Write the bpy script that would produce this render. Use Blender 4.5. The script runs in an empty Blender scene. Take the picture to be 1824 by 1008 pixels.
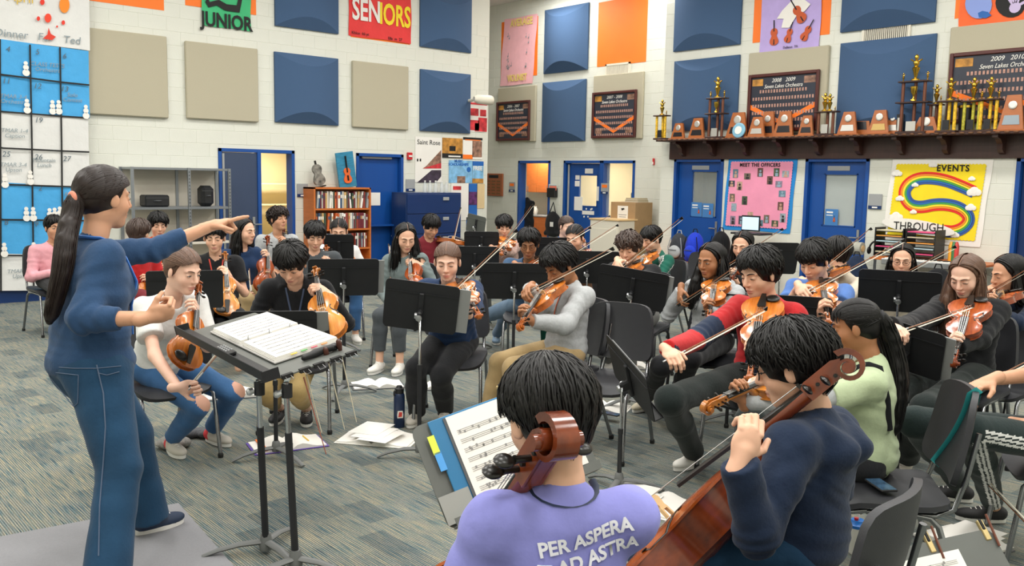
import bpy, math, random
import numpy as np
from mathutils import Vector, Matrix
from mathutils.bvhtree import BVHTree

# ---------------------------------------------------------------- camera, light, exposure
SC = bpy.context.scene
COL = SC.collection
RND = random.Random(7)
FPX, CX, CY, CAMH = 1590.0, 912.0, 504.0, 1.81
RC = np.array([[0.75045118, 0.06453538, 0.6577676],
               [-0.66068478, 0.10013011, 0.74395536],
               [0.0178509, 0.99287922, -0.11778031]])      # columns: camera right, up, forward in room axes
cd = bpy.data.cameras.new('camera')
cd.sensor_width = 36.0
cd.lens = 36.0 * FPX / 1824.0
cd.clip_start = 0.05
cam = bpy.data.objects.new('camera', cd)
COL.objects.link(cam)
M4 = Matrix(((RC[0][0], RC[0][1], -RC[0][2], 0), (RC[1][0], RC[1][1], -RC[1][2], 0), (RC[2][0], RC[2][1], -RC[2][2], CAMH), (0, 0, 0, 1)))
cam.matrix_world = M4
SC.camera = cam
w = bpy.data.worlds.new('world')
SC.world = w
w.use_nodes = True
w.node_tree.nodes['Background'].inputs[0].default_value = (0.9, 0.95, 1.0, 1)
w.node_tree.nodes['Background'].inputs[1].default_value = 0.15
SC.view_settings.view_transform = 'Standard'
SC.view_settings.look = 'None'
SC.view_settings.gamma = 1.0
SC.view_settings.use_curve_mapping = False
SC.view_settings.exposure = 0.0
CEIL = 5.7
LAMP_W = 66.0
LAMP_COL = (1.0, 0.985, 0.95)

# ---------------------------------------------------------------- helpers: pixels of the survey photo to room points
V = lambda *a: np.array(a, float)
def nrm(v):
    v = np.asarray(v, float)
    return v / (np.linalg.norm(v) + 1e-12)
def ray(px, py):
    return RC @ V((px - CX) / FPX, (CY - py) / FPX, 1.0)
CAMP = V(0, 0, CAMH)
def at_d(px, py, s):            # point at px-per-metre scale s
    return CAMP + ray(px, py) * (FPX / s)
def at_z(px, py, z):            # point on the horizontal plane of height z
    d = ray(px, py)
    return CAMP + d * ((z - CAMH) / d[2])
def at_Y(px, py, Y):
    d = ray(px, py)
    return CAMP + d * (Y / d[1])
def at_X(px, py, X):
    d = ray(px, py)
    return CAMP + d * (X / d[0])
def depth_of(p):
    return float((np.asarray(p) - CAMP) @ RC[:, 2])
def at_len(px, py, P, L, near=True):     # point on the pixel's ray at distance L from P
    d = ray(px, py)
    o = CAMP - np.asarray(P)
    a = d @ d; b = 2 * d @ o; c = o @ o - L * L
    q = b * b - 4 * a * c
    if q <= 0:
        t = -b / (2 * a)
        X = CAMP + d * t
        return np.asarray(P) + nrm(X - P) * L
    r = math.sqrt(q)
    t = (-b - r) / (2 * a) if near else (-b + r) / (2 * a)
    return CAMP + d * t
def facing(P, deg):             # 0 looks at the camera, +90 to the right of the picture, 180 away
    c = nrm(V(-P[0], -P[1], 0))
    r = V(-c[1], c[0], 0)
    a = math.radians(deg)
    return c * math.cos(a) + r * math.sin(a)

def lin(c):
    if isinstance(c, str):
        c = c.lstrip('#')
        c = [int(c[i:i + 2], 16) / 255 for i in (0, 2, 4)]
    return tuple((x / 12.92 if x <= 0.04045 else ((x + 0.055) / 1.055) ** 2.4) for x in c) + (1.0,)

# ---------------------------------------------------------------- materials
MATS = {}
def mat(name, color='#808080', rough=0.6, metal=0.0, spec=0.5, var=0.0, vscale=8.0, bump=0.0, bscale=60.0, emit=None, est=1.0,
        alpha=None, trans=0.0, stretch=(1, 1, 1), sheen=0.0, coat=0.0, vcol=None, rnd=0.0):
    if name in MATS:
        return MATS[name]
    m = bpy.data.materials.new(name)
    m.use_nodes = True
    nt = m.node_tree
    b = nt.nodes['Principled BSDF']
    col = lin(color)
    b.inputs['Base Color'].default_value = col
    b.inputs['Roughness'].default_value = rough
    b.inputs['Metallic'].default_value = metal
    b.inputs['Specular IOR Level'].default_value = spec
    if sheen: b.inputs['Sheen Weight'].default_value = sheen
    if coat:
        b.inputs['Coat Weight'].default_value = coat
        b.inputs['Coat Roughness'].default_value = 0.15
    if trans: b.inputs['Transmission Weight'].default_value = trans
    if alpha is not None: b.inputs['Alpha'].default_value = alpha
    if emit:
        b.inputs['Emission Color'].default_value = lin(emit)
        b.inputs['Emission Strength'].default_value = est
    src = None
    if vcol:
        a = nt.nodes.new('ShaderNodeAttribute'); a.attribute_name = vcol
        src = a.outputs['Color']
    if var or bump:
        tc = nt.nodes.new('ShaderNodeTexCoord')
        mp = nt.nodes.new('ShaderNodeMapping'); mp.inputs['Scale'].default_value = stretch
        nt.links.new(tc.outputs['Object'], mp.inputs['Vector'])
    if var:
        n = nt.nodes.new('ShaderNodeTexNoise'); n.inputs['Scale'].default_value = vscale; n.inputs['Detail'].default_value = 4
        nt.links.new(mp.outputs['Vector'], n.inputs['Vector'])
        r = nt.nodes.new('ShaderNodeMapRange'); r.inputs[1].default_value = 0.25; r.inputs[2].default_value = 0.75
        r.inputs[3].default_value = 1 - var; r.inputs[4].default_value = 1 + var
        nt.links.new(n.outputs['Fac'], r.inputs[0])
        mx = nt.nodes.new('ShaderNodeVectorMath'); mx.operation = 'SCALE'
        if src: nt.links.new(src, mx.inputs[0])
        else: mx.inputs[0].default_value = col[:3]
        nt.links.new(r.outputs[0], mx.inputs['Scale'])
        src = mx.outputs[0]
    if rnd:
        oi = nt.nodes.new('ShaderNodeObjectInfo')
        r = nt.nodes.new('ShaderNodeMapRange'); r.inputs[3].default_value = 1 - rnd; r.inputs[4].default_value = 1 + rnd
        nt.links.new(oi.outputs['Random'], r.inputs[0])
        mx = nt.nodes.new('ShaderNodeVectorMath'); mx.operation = 'SCALE'
        if src: nt.links.new(src, mx.inputs[0])
        else: mx.inputs[0].default_value = col[:3]
        nt.links.new(r.outputs[0], mx.inputs['Scale'])
        src = mx.outputs[0]
    if src: nt.links.new(src, b.inputs['Base Color'])
    if bump:
        n = nt.nodes.new('ShaderNodeTexNoise'); n.inputs['Scale'].default_value = bscale; n.inputs['Detail'].default_value = 3
        nt.links.new(mp.outputs['Vector'], n.inputs['Vector'])
        bp = nt.nodes.new('ShaderNodeBump'); bp.inputs['Strength'].default_value = bump; bp.inputs['Distance'].default_value = 0.02
        nt.links.new(n.outputs['Fac'], bp.inputs['Height'])
        nt.links.new(bp.outputs[0], b.inputs['Normal'])
    MATS[name] = m
    return m

# ---------------------------------------------------------------- mesh builder
class MB:
    def __init__(s):
        s.v = []; s.f = []; s.m = []; s.n = 0; s.cur = 0
    def add(s, v, f, m=None):
        v = np.asarray(v, float).reshape(-1, 3)
        mm = s.cur if m is None else m
        for q in f:
            s.f.append(tuple(int(i) + s.n for i in q)); s.m.append(mm)
        s.v.append(v); s.n += len(v)
        return s
    def box(s, c, d, R=None, bev=0.0, m=None):
        c = np.asarray(c, float); h = np.asarray(d, float) / 2
        if bev <= 0:
            P = np.array([[x, y, z] for z in (-1, 1) for y in (-1, 1) for x in (-1, 1)], float) * h
            F = [(0, 2, 3, 1), (4, 5, 7, 6), (0, 1, 5, 4), (2, 6, 7, 3), (0, 4, 6, 2), (1, 3, 7, 5)]
        else:
            b = min(bev, h.min() * 0.95)
            P = []; idx = {}
            for sx in (-1, 1):
                for sy in (-1, 1):
                    for sz in (-1, 1):
                        for a in range(3):
                            q = np.array([sx, sy, sz], float) * (h - b)
                            q[a] += (sx, sy, sz)[a] * b
                            idx[(sx, sy, sz, a)] = len(P); P.append(q)
            P = np.array(P); F = []
            S = (-1, 1)
            for a in range(3):
                o = [i for i in range(3) if i != a]
                for sg in S:
                    def k(u, w):
                        t = [0, 0, 0]; t[a] = sg; t[o[0]] = u; t[o[1]] = w
                        return idx[tuple(t) + (a,)]
                    F.append((k(-1, -1), k(1, -1), k(1, 1), k(-1, 1)))
            for a in range(3):
                o = [i for i in range(3) if i != a]
                for u in S:
                    for w_ in S:
                        t0 = [0, 0, 0]; t1 = [0, 0, 0]
                        t0[a] = -1; t1[a] = 1
                        for t in (t0, t1): t[o[0]] = u; t[o[1]] = w_
                        F.append((idx[tuple(t0) + (o[0],)], idx[tuple(t1) + (o[0],)], idx[tuple(t1) + (o[1],)], idx[tuple(t0) + (o[1],)]))
            for sx in S:
                for sy in S:
                    for sz in S:
                        F.append(tuple(idx[(sx, sy, sz, a)] for a in range(3)))
            # fix winding outward
            G = []
            for q in F:
                pts = P[list(q)]
                n = np.cross(pts[1] - pts[0], pts[2] - pts[0])
                G.append(q if n @ pts.mean(0) > 0 else tuple(reversed(q)))
            F = G
        if R is not None: P = P @ np.asarray(R).T
        return s.add(P + c, F, m)
    def tube(s, pts, r, n=8, cap=True, m=None, flat=1.0, up=None):
        pts = np.asarray(pts, float)
        k = len(pts)
        r = np.full(k, r, float) if np.isscalar(r) else np.asarray(r, float)
        T = np.gradient(pts, axis=0)
        T /= (np.linalg.norm(T, axis=1)[:, None] + 1e-12)
        u = V(0, 0, 1) if up is None else nrm(up)
        if abs(u @ T[0]) > 0.95: u = V(1, 0, 0) if abs(T[0][0]) < 0.9 else V(0, 1, 0)
        a = np.arange(n) * 2 * math.pi / n
        P = []
        for i in range(k):
            u = nrm(u - T[i] * (u @ T[i]))
            b = np.cross(T[i], u)
            P.append(pts[i] + r[i] * (np.cos(a)[:, None] * b + np.sin(a)[:, None] * u * flat))
        P = np.concatenate(P)
        F = [(i * n + j, i * n + (j + 1) % n, (i + 1) * n + (j + 1) % n, (i + 1) * n + j) for i in range(k - 1) for j in range(n)]
        if cap:
            F.append(tuple(range(n - 1, -1, -1)))
            F.append(tuple((k - 1) * n + j for j in range(n)))
        return s.add(P, F, m)
    def lathe(s, prof, n=16, base=(0, 0, 0), axis=(0, 0, 1), m=None):
        ax = nrm(axis)
        t = V(1, 0, 0) if abs(ax[0]) < 0.9 else V(0, 1, 0)
        u = nrm(t - ax * (t @ ax)); b = np.cross(ax, u)
        a = np.arange(n) * 2 * math.pi / n
        P = []
        for r, z in prof:
            P.append(np.asarray(base) + ax * z + r * (np.cos(a)[:, None] * u + np.sin(a)[:, None] * b))
        P = np.concatenate(P); k = len(prof)
        F = [(i * n + j, i * n + (j + 1) % n, (i + 1) * n + (j + 1) % n, (i + 1) * n + j) for i in range(k - 1) for j in range(n)]
        F.append(tuple(range(n - 1, -1, -1)))
        F.append(tuple((k - 1) * n + j for j in range(n)))
        return s.add(P, F, m)
    def prism(s, poly, t, O=(0, 0, 0), U=(1, 0, 0), W=(0, 0, 1), m=None):   # polygon in the U,W plane, thickness t along U x W
        O = np.asarray(O, float); U = np.asarray(U, float); W = np.asarray(W, float); N = nrm(np.cross(U, W))
        a = np.array([O + U * x + W * y for x, y in poly])
        k = len(a)
        ar = sum(poly[i][0] * poly[(i + 1) % k][1] - poly[(i + 1) % k][0] * poly[i][1] for i in range(k))
        if ar < 0:
            a = a[::-1]
        P = np.concatenate([a + N * (t / 2), a - N * (t / 2)])
        F = [tuple(range(k)), tuple(range(2 * k - 1, k - 1, -1))] + [(k + i, k + (i + 1) % k, (i + 1) % k, i) for i in range(k)]
        return s.add(P, F, m)
    def ell(s, c, r, R=None, n=12, k=8, m=None):
        P = []; F = []
        for i in range(1, k):
            th = math.pi * i / k
            for j in range(n):
                ph = 2 * math.pi * j / n
                P.append((math.sin(th) * math.cos(ph), math.sin(th) * math.sin(ph), math.cos(th)))
        P += [(0, 0, 1), (0, 0, -1)]
        P = np.array(P) * np.asarray(r, float)
        if R is not None: P = P @ np.asarray(R).T
        for i in range(k - 2):
            for j in range(n):
                F.append((i * n + j, (i + 1) * n + j, (i + 1) * n + (j + 1) % n, i * n + (j + 1) % n))
        a = (k - 1) * n
        for j in range(n):
            F.append((a, j, (j + 1) % n))
            F.append((a + 1, (k - 2) * n + (j + 1) % n, (k - 2) * n + j))
        return s.add(P + np.asarray(c, float), F, m)
    def grid(s, G, m=None, flip=False):          # G: array (a,b,3)
        a, b = G.shape[:2]
        F = [(i * b + j, i * b + j + 1, (i + 1) * b + j + 1, (i + 1) * b + j) for i in range(a - 1) for j in range(b - 1)]
        if flip: F = [q[::-1] for q in F]
        return s.add(G.reshape(-1, 3), F, m)
    def mesh(s, name, mats, smooth=None):
        me = bpy.data.meshes.new(name)
        Vv = np.concatenate(s.v) if s.v else np.zeros((0, 3))
        me.from_pydata(Vv.tolist(), [], s.f)
        if not isinstance(mats, (list, tuple)): mats = [mats]
        for q in mats: me.materials.append(q)
        if len(mats) > 1: me.polygons.foreach_set('material_index', s.m)
        if smooth is not None:
            me.polygons.foreach_set('use_smooth', [True] * len(s.f))
            if smooth < 179:
                try: me.set_sharp_from_angle(angle=math.radians(smooth))
                except Exception: pass
        me.update()
        return me
    def obj(s, name, mats, parent=None, smooth=None, loc=None, label=None):
        o = bpy.data.objects.new(name, s.mesh(name, mats, smooth))
        COL.objects.link(o)
        if parent is not None: o.parent = parent
        if loc is not None: o.location = loc
        if label: o['label'] = label
        return o

def tag(o, label, cat, group=None, kind=None):
    o['label'] = label
    if cat: o['category'] = cat
    if group: o['group'] = group
    if kind: o['kind'] = kind
    return o
def empty(name, loc=(0, 0, 0), R=None, label=None, cat=None, group=None):
    o = bpy.data.objects.new(name, None)
    COL.objects.link(o)
    o.empty_display_size = 0.1
    if R is None: o.location = loc
    else:
        R = np.asarray(R)
        o.matrix_world = Matrix([list(R[i]) + [float(loc[i])] for i in range(3)] + [[0, 0, 0, 1]])
    if label: tag(o, label, cat, group)
    return o
def clone(o, parent=None):
    c = o.copy()
    COL.objects.link(c)
    if parent is not None:
        c.parent = parent
    for ch in o.children:
        clone(ch, c)
    return c
def struct(o):
    o['kind'] = 'structure'
    return o
def frame(yv, up=(0, 0, 1)):            # columns: x right, y = yv, z near up
    y = nrm(yv); x = nrm(np.cross(y, up)); z = np.cross(x, y)
    return np.array([x, y, z]).T
def text_mesh(name, txt, size, m, parent, O, U, W, align='CENTER', ext=0.0015, xs=1.0, bold=0.0, shear=0.0, sp=1.0):
    c = bpy.data.curves.new(name, 'FONT')
    c.body = txt; c.size = size; c.align_x = align; c.align_y = 'CENTER'; c.extrude = ext; c.offset = bold; c.shear = shear
    c.resolution_u = 3; c.space_character = sp; c.space_line = 0.9
    t = bpy.data.objects.new(name, c)
    COL.objects.link(t)
    dg = bpy.context.evaluated_depsgraph_get()
    me = bpy.data.meshes.new_from_object(t.evaluated_get(dg))
    bpy.data.objects.remove(t)
    U = nrm(U); W = nrm(W - U * (np.asarray(W) @ U)); N = np.cross(U, W)
    co = np.empty(len(me.vertices) * 3); me.vertices.foreach_get('co', co); co = co.reshape(-1, 3)
    co = np.asarray(O, float) + co[:, :1] * U * xs + co[:, 1:2] * W + co[:, 2:3] * N
    me.vertices.foreach_set('co', co.ravel())
    me.materials.clear(); me.materials.append(m)
    me.update()
    o = bpy.data.objects.new(name, me)
    COL.objects.link(o)
    if parent is not None: o.parent = parent
    return o

# ---------------------------------------------------------------- implicit surfaces for bodies, clothes and hair
def cone(a, b, ra, rb, k=0.02): return ('c', np.asarray(a, float), np.asarray(b, float), ra, rb, k)
def ell(c, r, R=None, k=0.03): return ('e', np.asarray(c, float), np.asarray(r, float), None if R is None else np.asarray(R), k)
def sub(p): return ('-',) + p
def sdf(prims, h, disp=None, cuts=()):
    lo = np.full(3, 1e9); hi = -lo
    bb = []
    for p in prims:
        q = p[1:] if p[0] == '-' else p
        if q[0] == 'c':
            l = np.minimum(q[1] - q[3], q[2] - q[4]); u = np.maximum(q[1] + q[3], q[2] + q[4])
        else:
            if q[3] is None: e = q[2]
            else: e = np.abs(q[3]) @ q[2]
            l = q[1] - e; u = q[1] + e
        bb.append((l, u, q[-1]))
        if p[0] != '-':
            lo = np.minimum(lo, l); hi = np.maximum(hi, u)
    lo = lo - 3.5 * h - 0.01; hi = hi + 3.5 * h + 0.01
    n = np.ceil((hi - lo) / h).astype(int) + 1
    ax = [(lo[i] + h * np.arange(n[i])).astype(np.float32) for i in range(3)]
    F = np.full(tuple(n), 9.0, np.float32)
    for p, (l, u, k) in zip(prims, bb):
        neg = p[0] == '-'
        q = p[1:] if neg else p
        mrg = k + 2.5 * h
        i0 = np.clip(((l - mrg - lo) / h).astype(int), 0, n); i1 = np.clip(((u + mrg - lo) / h).astype(int) + 2, 0, n)
        if (i1 <= i0).any(): continue
        sl = tuple(slice(a, b) for a, b in zip(i0, i1))
        X = ax[0][sl[0]][:, None, None]; Y = ax[1][sl[1]][None, :, None]; Z = ax[2][sl[2]][None, None, :]
        if q[0] == 'c':
            a, b, ra, rb = q[1], q[2], q[3], q[4]
            ba = b - a; L2 = ba @ ba + 1e-12
            x = X - a[0]; y = Y - a[1]; z = Z - a[2]
            t = np.clip((x * ba[0] + y * ba[1] + z * ba[2]) / L2, 0, 1)
            d = np.sqrt((x - t * ba[0]) ** 2 + (y - t * ba[1]) ** 2 + (z - t * ba[2]) ** 2) - (ra + (rb - ra) * t)
        else:
            c, r, R = q[1], q[2], q[3]
            x = X - c[0]; y = Y - c[1]; z = Z - c[2]
            if R is not None:
                x, y, z = (R[0, 0] * x + R[1, 0] * y + R[2, 0] * z, R[0, 1] * x + R[1, 1] * y + R[2, 1] * z, R[0, 2] * x + R[1, 2] * y + R[2, 2] * z)
            k0 = np.sqrt((x / r[0]) ** 2 + (y / r[1]) ** 2 + (z / r[2]) ** 2)
            k1 = np.sqrt((x / r[0] ** 2) ** 2 + (y / r[1] ** 2) ** 2 + (z / r[2] ** 2) ** 2)
            d = k0 * (k0 - 1) / (k1 + 1e-9)
        A = F[sl]
        if neg:
            d = -d
            if k > 0:
                hh = np.maximum(k - np.abs(A - d), 0) / k
                F[sl] = np.maximum(A, d) + hh * hh * k * 0.25
            else: F[sl] = np.maximum(A, d)
        else:
            if k > 0:
                hh = np.maximum(k - np.abs(A - d), 0) / k
                F[sl] = np.minimum(A, d) - hh * hh * k * 0.25
            else: F[sl] = np.minimum(A, d)
    for cp, cn, rad in cuts:             # remove the side the normal points to, inside radius rad
        cn = nrm(cn)
        X = ax[0][:, None, None] - cp[0]; Y = ax[1][None, :, None] - cp[1]; Z = ax[2][None, None, :] - cp[2]
        d = X * cn[0] + Y * cn[1] + Z * cn[2]
        if rad: F = np.where(X * X + Y * Y + Z * Z < rad * rad, np.maximum(F, d), F)
        else: F = np.maximum(F, d)
    S = F < 0
    c = np.zeros((n[0] - 1, n[1] - 1, n[2] - 1), np.uint8)
    for i in (0, 1):
        for j in (0, 1):
            for k in (0, 1):
                c += S[i:n[0] - 1 + i, j:n[1] - 1 + j, k:n[2] - 1 + k]
    act = (c > 0) & (c < 8)
    I = np.argwhere(act)
    if len(I) == 0: return np.zeros((0, 3)), np.zeros((0, 4), int)
    cor = np.array([[i, j, k] for i in (0, 1) for j in (0, 1) for k in (0, 1)])
    val = np.stack([F[I[:, 0] + o[0], I[:, 1] + o[1], I[:, 2] + o[2]] for o in cor], 1)
    acc = np.zeros((len(I), 3)); cnt = np.zeros(len(I))
    for a in range(8):
        for b in range(a + 1, 8):
            if np.abs(cor[a] - cor[b]).sum() != 1: continue
            va, vb = val[:, a], val[:, b]
            mk = (va < 0) != (vb < 0)
            t = np.where(mk, va / np.where(mk, va - vb, 1), 0)
            t = np.clip(t, 0, 1)
            P = cor[a] + t[:, None] * (cor[b] - cor[a])
            acc += np.where(mk[:, None], P, 0); cnt += mk
    Pv = lo + h * (I + acc / cnt[:, None])
    idx = np.full(act.shape, -1, np.int32)
    idx[act] = np.arange(len(I))
    Q = []
    for a in range(3):
        sh = [slice(0, n[i]) for i in range(3)]
        s0 = list(sh); s1 = list(sh)
        s0[a] = slice(0, n[a] - 1); s1[a] = slice(1, n[a])
        e = S[tuple(s0)] != S[tuple(s1)]
        b, d_ = (a + 1) % 3, (a + 2) % 3
        E = np.argwhere(e)
        E = E[(E[:, b] > 0) & (E[:, d_] > 0) & (E[:, b] < n[b] - 1) & (E[:, d_] < n[d_] - 1)]
        if len(E) == 0: continue
        ins = S[E[:, 0], E[:, 1], E[:, 2]]
        def cell(db, dd):
            C = E.copy(); C[:, b] += db; C[:, d_] += dd
            return idx[C[:, 0], C[:, 1], C[:, 2]]
        q = np.stack([cell(-1, -1), cell(0, -1), cell(0, 0), cell(-1, 0)], 1)
        q[~ins] = q[~ins][:, ::-1]
        Q.append(q)
    Q = np.concatenate(Q)
    Q = Q[(Q >= 0).all(1)]
    if disp is not None:
        N = np.zeros_like(Pv)
        fn = np.cross(Pv[Q[:, 2]] - Pv[Q[:, 0]], Pv[Q[:, 3]] - Pv[Q[:, 1]])
        for j in range(4): np.add.at(N, Q[:, j], fn)
        N /= np.linalg.norm(N, axis=1)[:, None] + 1e-12
        Pv = Pv + N * disp(Pv)[:, None]
    return Pv, Q
def relax(P, Q, it=1, lam=0.5):
    E = np.concatenate([Q[:, [0, 1]], Q[:, [1, 2]], Q[:, [2, 3]], Q[:, [3, 0]]])
    for _ in range(it):
        A = np.zeros_like(P); c = np.zeros(len(P))
        np.add.at(A, E[:, 0], P[E[:, 1]]); np.add.at(A, E[:, 1], P[E[:, 0]])
        np.add.at(c, E[:, 0], 1); np.add.at(c, E[:, 1], 1)
        P = P + lam * (A / np.maximum(c, 1)[:, None] - P)
    return P
def fast_mesh(name, P, Q, mats, colfn=None, matfn=None, base=None):
    me = bpy.data.meshes.new(name)
    me.vertices.add(len(P)); me.vertices.foreach_set('co', np.asarray(P, np.float32).ravel())
    me.loops.add(Q.size); me.loops.foreach_set('vertex_index', Q.ravel().astype(np.int32))
    me.polygons.add(len(Q)); me.polygons.foreach_set('loop_start', np.arange(0, Q.size, 4, dtype=np.int32))
    me.polygons.foreach_set('loop_total', np.full(len(Q), 4, np.int32))
    if not isinstance(mats, (list, tuple)): mats = [mats]
    for m in mats: me.materials.append(m)
    if matfn is not None:
        C = P[Q].mean(1)
        me.polygons.foreach_set('material_index', matfn(C).astype(np.int32))
    me.polygons.foreach_set('use_smooth', np.ones(len(Q), bool))
    me.update(calc_edges=True)
    if colfn is not None:
        a = me.color_attributes.new('Col', 'FLOAT_COLOR', 'POINT')
        a.data.foreach_set('color', colfn(P).astype(np.float32).ravel())
    return me
def join_pq(parts):
    Ps, Qs, n = [], [], 0
    for P, Q in parts:
        Ps.append(P); Qs.append(Q + n); n += len(P)
    return np.concatenate(Ps), np.concatenate(Qs)
def sdf_obj(name, P, Q, mats, parent, colfn=None, matfn=None):
    o = bpy.data.objects.new(name, fast_mesh(name, P, Q, mats, colfn, matfn))
    COL.objects.link(o)
    if parent is not None:
        o.parent = parent
        o.matrix_parent_inverse = parent.matrix_world.inverted() if parent.type == 'EMPTY' else Matrix()
    return o
# ---------------------------------------------------------------- the room
YL, XA, XB = 13.57, 13.57, 12.65
LEND = 11.30                 # end of the left wall
BEND = 10.34                 # end of the nearer right wall
WALLS = {'L': (V(0, YL, 0), V(1, 0, 0), V(0, -1, 0)), 'A': (V(XA, 0, 0), V(0, -1, 0), V(-1, 0, 0)), 'B': (V(XB, 0, 0), V(0, -1, 0), V(-1, 0, 0))}
ZUP = V(0, 0, 1)
def uv(wall, px, py):
    P = at_Y(px, py, YL) if wall == 'L' else at_X(px, py, XA if wall == 'A' else XB)
    return (P[0] if wall == 'L' else -P[1]), P[2]
def wp(wall, u, z, d=0.0):
    O, U, N = WALLS[wall]
    return O + U * u + ZUP * z + N * d
def quad(wall, x0, y0, x1, y1, x2=None, y2=None):    # top-left and bottom-right pixels, returns centre u, z, width, height
    a = uv(wall, x0, y0); b = uv(wall, x1, y1)
    return (a[0] + b[0]) / 2, (a[1] + b[1]) / 2, abs(b[0] - a[0]), abs(a[1] - b[1])
def Rw(wall):
    O, U, N = WALLS[wall]
    return np.array([U, -N, ZUP]).T           # local x along the wall, y into the wall, z up

m_wall = mat('painted_block', '#dadbd0', 0.55, var=0.02, vscale=3, bump=0.12, bscale=90)
m_joint = mat('painted_joint', '#dadbd0', 0.6)
m_blue = mat('blue_door_paint', '#114a95', 0.35, var=0.04, vscale=2)
m_blue_d = mat('dark_blue_paint', '#133060', 0.35, var=0.05, vscale=2)
m_slate = mat('slate_blue_door', '#34435f', 0.45, var=0.05, vscale=2)
m_panel_b = mat('navy_panel_fabric', '#415b7d', 0.95, var=0.05, vscale=150, bump=0.15, bscale=300)
m_panel_g = mat('taupe_panel_fabric', '#b4ad97', 0.95, var=0.03, vscale=100, bump=0.1, bscale=300)
m_orange = mat('orange_paint', '#fb7a1e', 0.6, var=0.03, vscale=4, bump=0.1, bscale=90)
m_white = mat('white_paper', '#ece9e2', 0.8, var=0.02, vscale=6)
m_black = mat('black_plastic', '#17181a', 0.45, var=0.1, vscale=20)
m_ink = mat('black_ink', '#141414', 0.7)
m_steel = mat('satin_steel', '#b9bbbd', 0.35, metal=0.9)
m_chrome = mat('chrome', '#c9cccf', 0.15, metal=1.0)
m_grey = mat('grey_plastic', '#9b9d9e', 0.5)
m_greyd = mat('dark_grey_plastic', '#4b4d50', 0.5)
m_wood = mat('cherry_wood', '#9a5630', 0.4, var=0.15, vscale=6, stretch=(1, 1, 8))
m_orangewood = mat('orange_wood', '#c06a2e', 0.45, var=0.12, vscale=5, stretch=(1, 1, 6))
m_dwood = mat('dark_shelf_wood', '#3a211a', 0.4, var=0.2, vscale=4, stretch=(8, 1, 1))
m_glass = mat('door_glass', '#c8d2d2', 0.05, spec=0.6, alpha=0.22)
m_gold = mat('trophy_gold', '#d9b24a', 0.22, metal=1.0)
m_cream = mat('cream_plastic', '#e2dccb', 0.5)
m_red = mat('red_plastic', '#c4252b', 0.5)

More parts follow.
